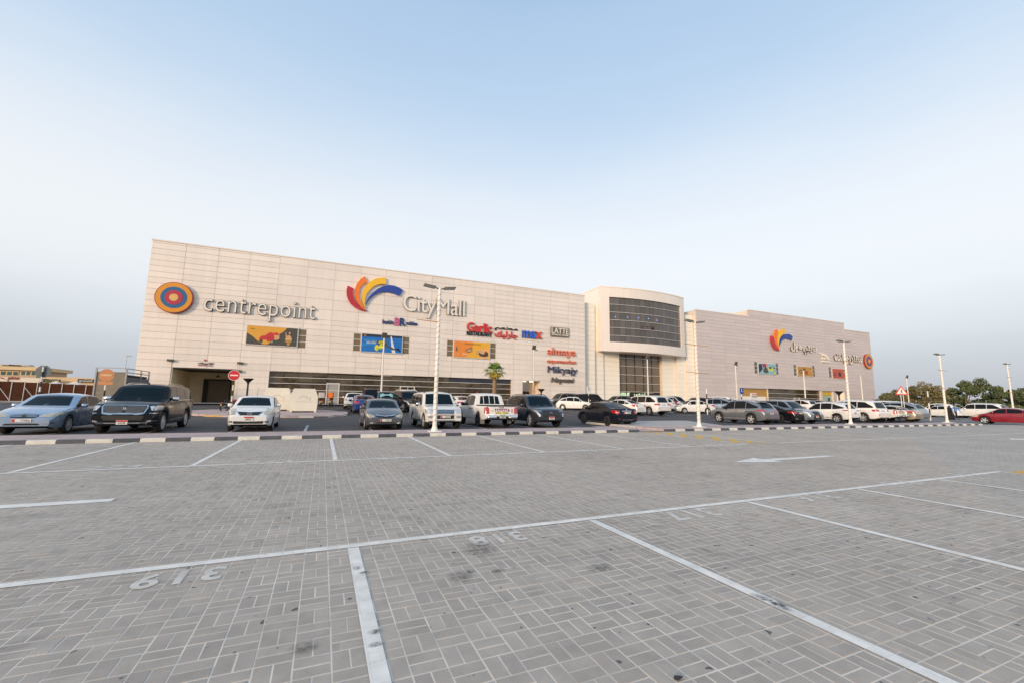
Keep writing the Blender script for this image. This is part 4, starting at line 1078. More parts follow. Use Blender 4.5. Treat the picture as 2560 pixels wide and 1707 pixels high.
face(c, 'bumper_grille', M_BLK, [(0, .50), (.42, .50), (.44, .68), (0, .68)]); lamp(c, 'fog_light', M_CHR, [(.05, .54, .54), (.16, .78, .55), (.16, .78, .64), (.05, .54, .66)], 26)
face(c, 'skid_plate', M_CHR, [(0, .40), (.46, .41), (.50, .46), (0, .46)], .012)
MB().cbox((0, .93, .40), (1.9, .16, .05), .02).build('side_step', M_BLK, c.root); MB().cbox((0, -.93, .40), (1.9, .16, .05), .02).build('side_step', M_BLK, c.root)
c.plate('56523', .60)
X5 = bear(1060, 21.5, 1071)+.84
c.done((X5, 23.1, 0), FRONT, 'pearl white boxy SUV parked behind the tall white lamp post', 'SUV')

# ---------------------------------------------------------------- 6 white pickup, tail to the viewer
def pickup(pnt):
    L, H = 5.32, 1.84
    prof = [(0, .66), (.05, .78), (.2, 1.0), (.7, 1.09), (1.25, 1.15), (1.98, H-.07), (2.4, H), (3.05, H-.02), (3.36, H-.10), (3.50, 1.16), (3.56, 1.135), (5.22, 1.135), (5.29, 1.12), (5.32, .62)]
    c = Car(L, 1.88, H, 3.085, .98, .39, prof, [(0, .98), (1.2, 1.10), (3.3, 1.12), (L, 1.12)], clear=.40, tum=.22, plan=(.16, .03), rad=.05, tw=.25, crown=.03)
    c.start(pnt); c.windscreen(1.16, H-.12, .72, .60)
    c.windscreen(1.22, H-.16, .60, .53, 'rear_window', 180)
    for y in (-.36, -.02, .30): c.patch('window_bar', pnt, [(y-.018, 1.22), (y+.018, 1.22), (y+.018, H-.17), (y-.018, H-.17)], 180, .012, .1)
    c.windows(1.46, 3.34, [2.42], top=.13); c.mirrors(1.72, 1.2, M_BLK, (.14, .22, .18)); c.handles([2.6, 3.1], .98); c.seams([1.56, 2.5, 3.38]); c.wheels(6, True, .26)
    # load bed: dark well and rim
    MB().box(-L/2+.10, -L/2+1.66, -.76, .76, 1.1355, 1.1405).build('load_bed', M_UND, c.root)
    for sg in (1, -1): MB().cbox((-L/2+.86, sg*.82, 1.16), (1.66, .09, .05), .015).build('bed_rail', M_BLK, c.root)
    MB().cbox((-L/2+1.72, 0, 1.15), (.06, 1.56, .05), .015).build('bed_rail', M_BLK, c.root)
    MB().cbox((-L/2+.05, 0, 1.155), (.08, 1.46, .045), .015).build('tailgate_cap', M_BLK, c.root)
    lamp(c, 'tail_light', M_TL, [(L-.01, .70, .74), (L-.01, .80, .74), (L-.16, .92, .76), (L-.16, .92, 1.06), (L-.03, .80, 1.09), (L-.01, .73, 1.0)], 150, .012)
    face(c, 'tailgate_handle', M_BLK, [(0, 1.03), (.14, 1.03), (.14, 1.065), (0, 1.065)], .01, 180)
    # step bumper
    MB().cbox((-L/2-.05, .58, .56), (.22, .50, .20), .03).build('bumper', M_CHR, c.root, 50); MB().cbox((-L/2-.05, -.58, .56), (.22, .50, .20), .03).build('bumper', M_CHR, c.root, 50)
    MB().cbox((-L/2-.03, 0, .53), (.16, .70, .16), .02).build('bumper_step', M_BLK, c.root)
    for sg in (1, -1): MB().cbox((-L/2+.84, sg*.78, .36), (.02, .24, .34), .005).build('mud_flap', mat('pale_mud_flap', (.5, .47, .42), .7), c.root)
    lamp(c, 'headlight', M_HL, [(.10, .50, .84), (.5, .86, .88), (.55, .88, .98), (.10, .52, .96)], 30)
    return c
c = pickup(PT['white'])
for sg in (1, -1): MB().cbox((c.L/2-2.62, sg*.45, c.H+.015), (.06, .11, .06), .02).build('roof_marker', M_TL, c.root)
def tail_text(c, txt, y, z, w, h, m, dx=.014):
    me = fit_mesh(text_mesh(txt, 1, .03, 0, 1.05), w, h); t_ = link('lettering', me, c.root, m)
    hh = c.bvh.ray_cast(Vector((-6, y, z)), Vector((1, 0, 0))); t_.location = (hh[0].x-dx, y, z); t_.rotation_euler = (R(90), 0, R(-90))
M_CRIM = mat('crimson_vinyl', (.32, .012, .05), .45)
tail_text(c, 'TOYOTA', -.02, .925, .88, .165, M_CRIM)
face(c, 'chevron_board', mat('yellow_reflector', (.78, .62, .03), .4), [(0, .745), (.37, .745), (.37, .825), (0, .825)], .010, 180)
for i, sg in [(i, sg) for i in range(3) for sg in (1, -1)]:
    y0 = sg*(.09+i*.10); q = [(y0, .755), (y0+sg*.04, .785), (y0, .815), (y0+sg*.035, .815), (y0+sg*.075, .785), (y0+sg*.035, .755)]
    face(c, 'chevron', M_BLK, [(-y, z) for y, z in q] if False else q, .016, 180, both=False) if False else c.patch('chevron', M_BLK, q, 180, .016, .2)
c.patch('sticker', mat('yellow_sticker', (.72, .55, .03), .5), [(-.62, .86), (-.46, .86), (-.46, .93), (-.62, .93)], 180, .010, .2)
c.patch('sticker', mat('red_white_sticker', (.62, .35, .33), .5), [(.52, .80), (.64, .80), (.64, .98), (.52, .98)], 180, .010, .2)
for sg, pts in ((1, [(2.55, 1.02), (2.75, .96), (3.05, .93), (3.3, .98), (3.45, 1.04), (3.2, 1.0), (3.0, .99), (2.8, 1.02)]), (1, [(2.35, .99), (2.6, .93), (2.85, .90), (2.65, .97)])):
    for sd in (90, -90): c.patch('side_graphic', M_CRIM if len(pts) < 6 else mat('grey_decal', (.20, .14, .13), .5), [((-1 if sd == 90 else 1)*(c.L/2-s), z) for s, z in pts], sd, .006, .2)
o = MB().cbox((-c.L/2-.125, 0, .60), (.012, .335, .165), .003).build('number_plate', M_PLW, c.root)
MB().box(-c.L/2-.134, -c.L/2-.130, -.16, .16, .62, .678).build('plate_badge', M_PLG, o)
me = fit_mesh(text_mesh('43547', 1, .02), .22, .07); t_ = link('plate_digits', me, o, M_PLT); t_.location = (-c.L/2-.1335, 0, .57); t_.rotation_euler = (R(90), 0, R(-90))
MB().tube([(-c.L/2+.3, -.62, .40), (-c.L/2-.04, -.62, .40)], .045, 12).build('exhaust_pipe', mat('brass_pipe', (.5, .38, .12), .3, .8), c.root)
pickup_src = c
X6 = bear(1204, 21.75, 1071)+.82
c.done((X6, 20.95+c.L/2, 0), BACK, 'white double-cab pickup with red lettering on its tailgate', 'pickup')

# ---------------------------------------------------------------- 7 dark slate SUV
def suv_a(pnt):
    L, H = 4.80, 1.82; c = Car(L, 1.86, H, 2.745, .94, .385, suv_prof(L, H, .96, 1.15, .25, .375, .80, .72, .64, .955, 1.12, .08, .89), [(0, .93), (1.2, 1.08), (L, 1.20)], clear=.29, tum=.24, plan=(.22, .14), tw=.25)
    c.start(pnt); c.windscreen(1.16, H-.13, .74, .60); c.windscreen(1.22, H-.20, .62, .52, 'rear_window', 180)
    c.windows(1.42, 4.35, [2.40, 3.35], top=.13, rear_cut=(3.6, 4.5, .9)); c.mirrors(1.62, 1.17, None, (.14, .24, .17)); c.handles([2.62, 3.55], .97); c.seams([1.5, 2.46, 3.42]); c.wheels(6, False, .25); c.arches(M_BLK, .04)
    return c
c = suv_a(PT['navy']); L = c.L
lamp(c, 'headlight', M_HLD, [(.16, .52, .86), (.34, .78, .84), (.66, .91, .92), (.70, .92, .96), (.34, .74, .95), (.16, .54, .92)], 32)
lamp(c, 'chrome_blade', M_HL, [(.12, .60, .60), (.16, .66, .60), (.30, .80, .82), (.5, .88, .90), (.28, .74, .86), (.14, .62, .72)], 28, .014)
face(c, 'grille', M_BLK, [(0, .56), (.40, .58), (.52, .70), (.46, .90), (0, .92)])
for z in (.63, .69, .75, .81): face(c, 'grille_bar', mat('dark_grille_bar', (.05, .05, .052), .35), [(0, z), (.44, z), (.44, z+.018), (0, z+.018)], .014)
lamp(c, 'fog_recess', M_BLK, [(.06, .50, .44), (.20, .84, .50), (.24, .86, .70), (.10, .60, .60)], 28)
face(c, 'skid_plate', M_BLK, [(0, .34), (.55, .36), (.58, .44), (0, .44)])
c.badge('oval3', .80, .085); c.plate('79534', .52, long=False); c.rails(1.9, 4.1, .66); c.antenna(4.0, fin=True)
suv_a_src = c
X7 = bear(1329, 21.5, 1068)+.82
c.done((X7, 23.1, 0), FRONT, 'dark slate SUV with slim headlights right of the white pickup', 'SUV')

# ---------------------------------------------------------------- 8 black sedan, tail to the viewer
L, H = 4.44, 1.47; c = Car(L, 1.70, H, 2.60, .88, .305, sedan_prof(L, H, .78, 1.02, 1.08, .235, .385, .645, .87, .56, .66), [(0, .74), (1.0, .91), (L, 1.03)], clear=.20, tum=.28, plan=(.22, .15), tw=.19)
c.start(PT['midnight']); c.windscreen(1.03, H-.10, .66, .52); c.windscreen(1.09, H-.11, .62, .50, 'rear_window', 180)
c.windows(1.24, 3.90, [2.2, 3.12], rear_cut=(3.1, 3.95, 1.0)); c.mirrors(1.42, 1.04); c.handles([2.42, 3.22], .88); c.seams([1.32, 2.24, 3.18]); c.wheels(8, True, .2)
lamp(c, 'tail_light', M_TL, [(L-.07, .52, .76), (L-.14, .66, .72), (L-.44, .83, .80), (L-.50, .83, .93), (L-.24, .72, .95), (L-.08, .54, .92)], 142)
lamp(c, 'reversing_light', M_TLC, [(L-.08, .56, .79), (L-.22, .72, .81), (L-.22, .72, .85), (L-.08, .56, .83)], 142, .014)
face(c, 'chrome_bar', M_CHR, [(0, .885), (.36, .885), (.36, .925), (0, .925)], .012, 180); c.badge('h', .975, .05, True)
c.plate('90284', .80, True); face(c, 'rear_reflector', M_TL, [(.52, .42), (.66, .44), (.66, .47), (.52, .46)], .01, 180, True)
face(c, 'bumper_lip', M_CHR, [(0, .385), (.40, .385), (.40, .40), (0, .40)], .012, 180); c.antenna(3.0)
black_sedan = c
X8 = bear(1521.6, 21.75, 1066)+.72
c.done((X8, 20.85+L/2, 0), BACK, 'black sedan with dark wheels parked tail-out alone by the footpath')

# ---------------------------------------------------------------- 9 grey crossover
def suv_b(pnt, tail=True):
    L, H = 4.66, 1.74; c = Car(L, 1.84, H, 2.75, .92, .36, suv_prof(L, H, .92, 1.08, .245, .40, .78, .76, .66, .95, 1.08, .10, .885), [(0, .88), (1.2, 1.00), (3.6, 1.08), (L, 1.14)], clear=.24, tum=.26, plan=(.20, .16), tw=.23)
    c.start(pnt); c.windscreen(1.10, H-.11, .72, .56); c.windscreen(1.14, H-.22, .62, .50, 'rear_window', 180)
    c.windows(1.34, 4.22, [2.32, 3.26], top=.12, rear_cut=(3.3, 4.35, .9)); c.mirrors(1.55, 1.10, M_BLK); c.handles([2.52, 3.46], .94); c.seams([1.44, 2.38, 3.34]); c.wheels(5, False, .24); c.arches(M_BLK, .05); c.sill(M_BLK, .16)
    MB().cbox((-L/2+.62, 0, H-.105), (.42, 1.12, .035), .015).build('spoiler', M_BLK, c.root)
    lamp(c, 'tail_light', M_TL, [(L-.05, .46, .93), (L-.12, .66, .90), (L-.50, .90, .98), (L-.56, .90, 1.04), (L-.2, .72, 1.05), (L-.06, .48, 1.0)], 145)
    face(c, 'rear_cladding', M_BLK, [(0, .30), (.66, .33), (.66, .42), (0, .42)], .006, 180); face(c, 'reflector_bar', M_TL, [(.25, .50), (.70, .52), (.70, .55), (.25, .53)], .012, 180, True)
    lamp(c, 'headlight', M_HLD, [(.12, .5, .80), (.5, .86, .86), (.55, .88, .92), (.14, .55, .88)], 32)
    return c
c = suv_b(PT['grey']); c.plate('43186', .80, True, long=False); face(c, 'chrome_bar', M_CHR, [(0, .925), (.40, .925), (.40, .95), (0, .95)], .012, 180); c.rails(1.9, 3.9, .62, M_RIM)
c.strip('sill_chrome', M_RIM, 1.45, 3.2, .40, .40, .03, .012)
grey_cross = c
Y9 = 24.0; X9 = bear(1869.3, 22.0, 1060)+.80
c.done((X9, 22.0-(Car.__init__ and (2.33-.99))+2.33-.0, 0), BACK, 'mid grey crossover with silver rims parked tail-out right of the lamp post', 'SUV')

# ---------------------------------------------------------------- 10 black sedan and 11 pale slate luxury SUV
L, H = 4.86, 1.45; c = Car(L, 1.85, H, 2.82, .92, .335, sedan_prof(L, H, .74, 1.0, 1.06, .25, .40, .64, .875, .54, .64), [(0, .70), (1.0, .88), (L, 1.02)], clear=.18, plan=(.2, .18))
c.start(PT['black']); c.windscreen(1.02, H-.1, .68, .54); c.windscreen(1.07, H-.11, .66, .52, 'rear_window', 180); c.windows(1.36, 4.1, [2.4, 3.4], rear_cut=(3.4, 4.2, 1)); c.mirrors(1.58, 1.02); c.handles([2.6, 3.5], .86); c.seams([1.46, 2.44, 3.46]); c.wheels(7, True)
lamp(c, 'tail_light', M_TL, [(L-.05, .42, .78), (L-.12, .66, .74), (L-.42, .88, .80), (L-.48, .89, .90), (L-.2, .74, .92), (L-.06, .46, .88)], 146)
face(c, 'chrome_bar', M_CHR, [(0, .90), (.46, .90), (.46, .93), (0, .93)], .012, 180); c.plate('61724', .80, True)
face(c, 'exhaust_tip', M_CHR, [(.45, .34), (.68, .35), (.68, .40), (.45, .40)], .012, 180, True)
black_saloon = c
c.done((bear(1975, 22.0, 1050)+.15, 20.9+L/2+.3, 0), BACK, 'black saloon squeezed between the grey crossover and the slate SUV')
def suv_c(pnt):
    L, H = 5.0, 1.80; c = Car(L, 1.94, H, 2.85, .98, .38, suv_prof(L, H, .95, 1.12, .255, .40, .80, .72, .66, .955, 1.12, .08, .89), [(0, .92), (1.2, 1.05), (L, 1.18)], clear=.24, tum=.27, plan=(.20, .14), tw=.25)
    c.start(pnt); c.windscreen(1.14, H-.12, .76, .58); c.windscreen(1.2, H-.2, .64, .54, 'rear_window', 180); c.windows(1.44, 4.5, [2.5, 3.55], top=.12, rear_cut=(3.7, 4.6, .9)); c.mirrors(1.64, 1.14, None, (.14, .24, .16)); c.handles([2.72, 3.75], .96); c.seams([1.54, 2.56, 3.62]); c.wheels(10)
    lamp(c, 'headlight', M_HL, [(.14, .58, .78), (.36, .80, .76), (.66, .94, .88), (.70, .95, .94), (.34, .76, .92), (.14, .60, .86)], 34)
    face(c, 'grille', M_BLK, [(0, .36), (.42, .36), (.52, .42), (.34, .66), (.44, .92), (0, .94)], .010); face(c, 'grille_trim', M_CHR, [(.42, .34), (.47, .34), (.57, .42), (.39, .66), (.49, .94), (.44, .94), (.34, .66), (.52, .42)], .016, both=True)
    lamp(c, 'fog_light', M_CHR, [(.05, .62, .36), (.16, .84, .38), (.18, .86, .48), (.06, .66, .42)], 30)
    lamp(c, 'tail_light', M_TL, [(L-.05, .5, .95), (L-.4, .92, .98), (L-.45, .93, 1.08), (L-.06, .5, 1.05)], 146)
    return c
c = suv_c(PT['slate']); c.plate('28117', .56, long=False); slate_suv = c; c.rails(2.1, 4.2, .64, M_RIM)
c.done((bear(2030, 21.4, 1050)-.30, 20.8+2.5, 0), FRONT, 'pale slate SUV with a spindle grille facing the kerb', 'SUV')

# ---------------------------------------------------------------- 12 small white crossover with black cladding
def suv_d(pnt):
    L, H = 4.44, 1.70; c = Car(L, 1.72, H, 2.68, .82, .345, suv_prof(L, H, .92, 1.08, .24, .40, .80, .74, .66, .955, 1.10, .06, .90), [(0, .90), (1.2, 1.00), (3.4, 1.08), (L, 1.18)], clear=.26, tum=.24, plan=(.2, .13), tw=.22)
    c.start(pnt); c.windscreen(1.10, H-.11, .68, .56); c.windscreen(1.16, H-.19, .58, .50, 'rear_window', 180); c.windows(1.30, 4.05, [2.24, 3.15], top=.115, rear_cut=(3.2, 4.15, .9)); c.mirrors(1.48, 1.1, M_BLK); c.handles([2.42, 3.32], .94); c.seams([1.38, 2.3, 3.22]); c.wheels(6); c.arches(M_BLK, .07); c.sill(M_BLK, .18)
    lamp(c, 'tail_light', M_TL, [(L-.04, .40, .98), (L-.12, .62, .94), (L-.46, .84, 1.0), (L-.50, .85, 1.05), (L-.2, .7, 1.06), (L-.05, .44, 1.02)], 146)
    face(c, 'rear_cladding', M_BLK, [(0, .30), (.60, .32), (.64, .60), (.50, .46), (0, .46)], .010, 180); lamp(c, 'headlight', M_HL, [(.12, .5, .84), (.5, .82, .9), (.5, .82, .95), (.14, .52, .93)], 32)
    return c
c = suv_d(PT['white']); c.plate('35902', .80, True, long=False); c.rails(1.8, 3.8, .58, M_RIM); small_cross = c
X12 = bear(2094.8, 22.1, 1056.8)+.74
c.done((X12, 21.15+c.L/2, 0), BACK, 'small white crossover with black wheel-arch cladding behind the third tall lamp post', 'SUV')

# ---------------------------------------------------------------- 13 big white SUV
def suv_e(pnt):
    L, H = 5.16, 1.92; c = Car(L, 1.99, H, 3.07, .96, .40, suv_prof(L, H, 1.04, 1.22, .25, .365, .86, .78, .72, .968, 1.16, .06, .925), [(0, 1.0), (1.2, 1.14), (L, 1.22)], clear=.30, tum=.23, plan=(.14, .10), tw=.27)
    c.start(pnt); c.windscreen(1.22, H-.14, .78, .66); c.windscreen(1.22, H-.19, .70, .62, 'rear_window', 180); c.windows(1.50, 4.82, [2.58, 3.62], top=.14, rear_cut=(4.2, 4.85, .85)); c.mirrors(1.72, 1.24, None, (.15, .25, .18)); c.handles([2.82, 3.86], 1.02, M_CHR); c.seams([1.6, 2.64, 3.68]); c.wheels(6, False, .28)
    lamp(c, 'tail_light', M_TL, [(L-.02, .56, .98), (L-.06, .70, .94), (L-.36, .97, .96), (L-.40, .98, 1.10), (L-.1, .8, 1.13), (L-.02, .58, 1.10)], 150)
    lamp(c, 'headlight', M_HL, [(.1, .52, .9), (.5, .96, .92), (.5, .97, 1.04), (.1, .54, 1.03)], 30); face(c, 'grille', M_CHR, [(0, .66), (.42, .68), (.5, 1.0), (0, 1.0)])
    face(c, 'bumper_lip', M_BLK, [(0, .36), (.7, .38), (.7, .46), (0, .46)], .006, 180); face(c, 'reflector_bar', M_TL, [(.66, .62), (.84, .64), (.84, .67), (.66, .66)], .01, 180, True)
    c.rails(2.0, 4.4, .7, M_RIM)
    return c
c = suv_e(PT['white']); c.plate('12807', 1.0, True, y=-.0); big_suv = c
X13 = bear(2157.7, 22.3, 1055)+.88
c.done((X13, 21.1+c.L/2, 0), BACK, 'big white SUV parked tail-out between the small white crossover and the white pickup', 'SUV')

# ---------------------------------------------------------------- copies for the rest of the lot
def dup(src, loc, rz, paint, label, cat='car', group=None, drop=()):
    r = copy_tree(src.root); r.location = loc; r.rotation_euler = (0, 0, rz); tag(r, label, cat); 
    for k in ('group',):
        if k in r: del r[k]
    if group: r['group'] = group
    old = src.body.material_slots[0].material
    for ch in r.children:
        if ch.name.startswith('body'): ch.material_slots[0].link = 'OBJECT'; ch.material_slots[0].material = paint
        elif ch.type == 'MESH' and ch.data.materials and ch.data.materials[0] == old and ch.name.split('.')[0] in ('wing_mirror', 'door_handle', 'window_bar', 'wheel_arch_trim'):
            ch.material_slots[0].link = 'OBJECT'; ch.material_slots[0].material = paint
    return r
def put(src, px, Y, rz, paint, label, cat='car', dx=0, y=1020):
    return dup(src, (bear(px, Y, y)+dx, Y, zg(Y)), rz, paint, label, cat)
dup(pickup_src, (X13+2.9, 23.85, 0), BACK, PT['white'], 'white pickup parked tail-out beside the big white SUV on the right', 'pickup')
dup(sedan_b_src, (X13+6.0, 23.5, 0), BACK, PT['gold'], 'champagne gold sedan parked tail-out at the right')
dup(suv_a_src, (X13+8.6, 24.3, 0), BACK, PT['slate'], 'silver grey SUV parked tail-out left of the fourth tall lamp post', 'SUV')
# hatchback
def hatch(pnt):
    L, H = 4.20, 1.53; c = Car(L, 1.70, H, 2.60, .84, .31, suv_prof(L, H, .80, 1.02, .25, .40, .76, .66, .58, .94, 1.0, .10, .87), [(0, .76), (1.1, .94), (L, 1.04)], clear=.20, tum=.27, plan=(.22, .16), tw=.19)
    c.start(pnt); c.windscreen(1.05, H-.1, .64, .52); c.windscreen(1.06, H-.22, .58, .48, 'rear_window', 180); c.windows(1.28, 3.70, [2.16, 3.02], top=.11, rear_cut=(3.1, 3.8, .9)); c.mirrors(1.46, 1.04); c.handles([2.36, 3.16], .9); c.seams([1.36, 2.2, 3.08]); c.wheels(7)
    lamp(c, 'headlight', M_HL, [(.12, .46, .68), (.5, .80, .74), (.56, .81, .84), (.16, .54, .80)], 34); face(c, 'grille', M_BLK, [(0, .62), (.30, .64), (.40, .72), (0, .72)]); face(c, 'bumper_grille', M_BLK, [(0, .30), (.45, .30), (.5, .4), (0, .4)])
    c.plate('70316', .48, long=False)
    return c
c = hatch(PT['white']); hatch_src = c
c.done((bear(1437, 43.0, 1015), 43.0, zg(43)), FRONT+.95, 'white hatchback turning in the lane below the coral shop letters')
# --- cars far back, near the shop fronts on the left
put(sedan_b_src, 884, 44.0, FRONT-.1, PT['white'], 'white sedan nosing out beside the blue sedan near the shop windows')
put(sedan_c_src, 907, 37.5, BACK, PT['blue'], 'royal blue sedan seen from behind, left of the dark grey sedan')
put(suv_e and big_suv, 926, 46.5, BACK, PT['black'], 'black SUV by the shop windows behind the blue sedan', 'SUV')
sun_shade = put(suv_b and grey_cross, 962, 41.0, FRONT, PT['charcoal'], 'charcoal SUV with a teal sunshade in its windscreen', 'SUV')
put(big_suv, 1017, 45.5, FRONT+.15, PT['pearl'], 'white SUV half hidden behind the roof of the pearl white SUV', 'SUV')
put(suv_a_src, 1016, 39.0, FRONT+.2, PT['black'], 'black SUV behind the grey sedan and the white boxy SUV', 'SUV')
put(black_saloon, 1150, 40.0, BACK, PT['white'], 'white sedan seen from behind between the white SUV and the pickup')
# --- middle of the lot
put(big_suv, 1410, 47.0, math.pi, PT['bronze'], 'bronze grey SUV parked sideways in front of the mall, left of the white hatchback', 'SUV')
put(suv_c and slate_suv, 1462, 48.3, math.pi, PT['pearl'], 'pearl white SUV roof showing between the bronze and the black SUVs', 'SUV')
put(big_suv, 1480, 44.5, FRONT+1.0, PT['black'], 'black SUV parked beyond the white hatchback with its tailgate raised', 'SUV')
put(grey_cross, 1545, 47.0, math.pi, PT['bronze'], 'bronze crossover in front of the recessed mall entrance', 'SUV')
put(sedan_b_src, 1556, 34.5, BACK+.25, PT['white'], 'white sedan half hidden behind the black sedan')
put(big_suv, 1606, 34.6, BACK+.12, PT['white'], 'white SUV with red tail lights parked below the mall entrance', 'SUV', .2)
put(suv_d and small_cross, 1640, 39.0, BACK, PT['pearl'], 'white crossover just right of the white SUV at the entrance', 'SUV')
put(slate_suv, 1671, 42.5, FRONT-.2, PT['white'], 'white SUV facing out behind the two standing women', 'SUV')
put(suv_a_src, 1690, 45.0, FRONT+.9, PT['navy'], 'dark blue SUV behind the two standing women', 'SUV')
put(sedan_b_src, 1733, 36.8, math.pi*.87, PT['white'], 'white sedan side-on behind the second tall lamp post')
put(grey_cross, 1742, 47.2, math.pi*.95, PT['charcoal'], 'dark crossover roof above the side-on white sedan', 'SUV')
put(grey_cross, 1787, 38.0, BACK+.5, PT['steel'], 'steel blue SUV behind the grey crossover', 'SUV')
put(big_suv, 1788, 46.5, BACK+.5, PT['white'], 'white SUV farther back above the steel blue SUV', 'SUV')
put(small_cross, 1832, 43.0, BACK+.6, PT['white'], 'white crossover farther back above the grey crossover', 'SUV')
put(suv_a_src, 1995, 38.0, BACK, PT['white'], 'white SUV behind the black and white striped lamp post', 'SUV')
put(grey_cross, 2045, 41.0, BACK, PT['charcoal'], 'charcoal SUV roof in front of the corner shop door', 'SUV')
put(big_suv, 2202, 31.0, BACK, PT['white'], 'white SUV behind the white pickup on the right', 'SUV')
put(slate_suv, 2243, 36.0, BACK+.3, PT['white'], 'white SUV below the triangular warning sign', 'SUV')
put(suv_d and small_cross, 2340, 33.0, BACK+.25, PT['pearl'], 'pearl white SUV far off left of the fourth tall lamp post', 'SUV')
put(hatch_src, 2352, 29.0, BACK-.1, PT['white'], 'white hatchback behind the fourth tall lamp post')
# white long SUV and red sedan seen side-on at the right
g = gnd(2395, 1045.5); 
put(big_suv, 2446, 26.6, BACK, PT['white'], 'long white SUV seen side-on behind the walking couple', 'SUV')
rc_ = dup(sedan_c_src, (54.6, 17.0, 0), BACK+.10, PT['red'], 'deep red sedan entering the picture at the right edge')

# ================================================================ SIGNS ON THE FACADE
AR = {'ا': (0xFE8D, 2), 'ب': (0xFE8F, 4), 'ت': (0xFE95, 4), 'ة': (0xFE93, 2), 'ج': (0xFE9D, 4), 'د': (0xFEA9, 2), 'ر': (0xFEAD, 2), 'س': (0xFEB1, 4), 'ش': (0xFEB5, 4), 'ط': (0xFEC1, 4), 'ع': (0xFEC9, 4), 'ف': (0xFED1, 4), 'ق': (0xFED5, 4), 'ك': (0xFED9, 4), 'ل': (0xFEDD, 4), 'م': (0xFEE1, 4), 'ن': (0xFEE5, 4), 'ه': (0xFEE9, 4), 'و': (0xFEED, 2), 'ي': (0xFEF1, 4)}
def arabic(w):
    out = []
    for i, ch in enumerate(w):
        if ch not in AR: out.append(ch); continue
        b, n = AR[ch]; prev = i > 0 and w[i-1] in AR and AR[w[i-1]][1] == 4; nxt = i < len(w)-1 and w[i+1] in AR
        if n == 2: out.append(chr(b+(1 if prev else 0)))
        else: out.append(chr(b+(3 if prev and nxt else 2 if nxt else 1 if prev else 0)))
    return ''.join(out[::-1])
def split_islands(me, overlap=.25):
    bm = bmesh.new(); bm.from_mesh(me); bmesh.ops.remove_doubles(bm, verts=bm.verts[:], dist=1e-5)
    seen = set(); isl = []
    for v in bm.verts:
        if v in seen: continue
        st = [v]; seen.add(v); comp = []
        while st:
            q = st.pop(); comp.append(q)
            for e in q.link_edges:
                o = e.other_vert(q)
                if o not in seen: seen.add(o); st.append(o)
        xs_ = [q.co.x for q in comp]; isl.append([min(xs_), max(xs_), set(comp)])
    isl.sort(key=lambda a: a[0]); groups = []
    for a in isl:
        if groups:
            g_ = groups[-1]; ov = min(g_[1], a[1])-max(g_[0], a[0])
            if ov > overlap*min(g_[1]-g_[0], a[1]-a[0]): g_[0] = min(g_[0], a[0]); g_[1] = max(g_[1], a[1]); g_[2] |= a[2]; continue
        groups.append(a)
    res = []
    for g_ in groups:
        idx = {v: i for i, v in enumerate(g_[2])}
        fs = [[idx[v] for v in f.verts] for f in bm.faces if f.verts[0] in g_[2]]
        m = bpy.data.meshes.new('letter'); m.from_pydata([v.co[:] for v in idx], [], fs); res.append(m)
    bm.free(); return res
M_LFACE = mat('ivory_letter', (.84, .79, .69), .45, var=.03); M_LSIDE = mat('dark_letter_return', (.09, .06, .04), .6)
def letters(root, body, px0, px1, pyt, pyb, m, depth=.16, Y=FY, offset=.0, shear=0, space=1.0, side=None, rim=0, stand=.03, mats2=None, name='letter', xfun=None):
    """wall letters filling the box between two pixel columns; heights read at the middle"""
    pm = (px0+px1)/2; pt = (pyt+pyb)/2
    a, b = at(px0, pt, Y), at(px1, pt, Y)
    zt, zb = at(pm, pyt, Y).z, at(pm, pyb, Y).z
    w, h = b.x-a.x, zt-zb; cxx, czz = (a.x+b.x)/2, (zt+zb)/2
    me = fit_mesh(text_mesh(body, 1, offset, .5, space, shear=shear), w, h)
    out = []
    for i, lm in enumerate(split_islands(me)):
        lm.materials.append(m if mats2 is None else mats2[min(i, len(mats2)-1)]); lm.materials.append(side or m); lm.update()
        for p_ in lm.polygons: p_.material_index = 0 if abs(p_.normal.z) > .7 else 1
        o = link(name, lm, root); o.matrix_parent_inverse = root.matrix_basis.inverted(); o.location = (cxx, Y-stand-depth/2, czz); o.rotation_euler = (R(90), 0, 0); o.scale = (1, 1, depth); out.append(o)
    if rim:
        me2 = text_mesh(body, 1, offset+rim, .5, space, shear=shear); co = np.empty(len(me2.vertices)*3); me2.vertices.foreach_get('co', co); co = co.reshape(-1, 3)
        me1 = text_mesh(body, 1, offset, .5, space, shear=shear); c1 = np.empty(len(me1.vertices)*3); me1.vertices.foreach_get('co', c1); c1 = c1.reshape(-1, 3)
        lo, hi = c1.min(0), c1.max(0); co[:, 0] = (co[:, 0]-(lo[0]+hi[0])/2)*w/(hi[0]-lo[0]); co[:, 1] = (co[:, 1]-(lo[1]+hi[1])/2)*h/(hi[1]-lo[1])
        me2.vertices.foreach_set('co', co.ravel()); me2.update()
        for lm in split_islands(me2, .5):
            lm.materials.append(side or M_LSIDE); o = link('letter_rim', lm, root); o.matrix_parent_inverse = root.matrix_basis.inverted(); o.location = (cxx, Y-stand-depth*.42, czz); o.rotation_euler = (R(90), 0, 0); o.scale = (1, 1, depth*.75)
    return out
def wall_sign(name, px, py, label, Y=FY):
    q = at(px, py, Y); return thing(name, (q.x, Y, q.z), label, 'sign')
def shape(root, name, pts, m, y0, y1, Y=FY):
    q = [at(x, y, Y) for x, y in pts]; mb = MB(); mb.prism([(p.x, p.z) for p in q], lambda u, v: (u, y0, v), lambda u, v: (u, y1, v))
    o = mb.build(name, m, root); o.matrix_parent_inverse = root.matrix_basis.inverted(); return o
def child(o, root): o.parent = root; o.matrix_parent_inverse = root.matrix_basis.inverted(); return o
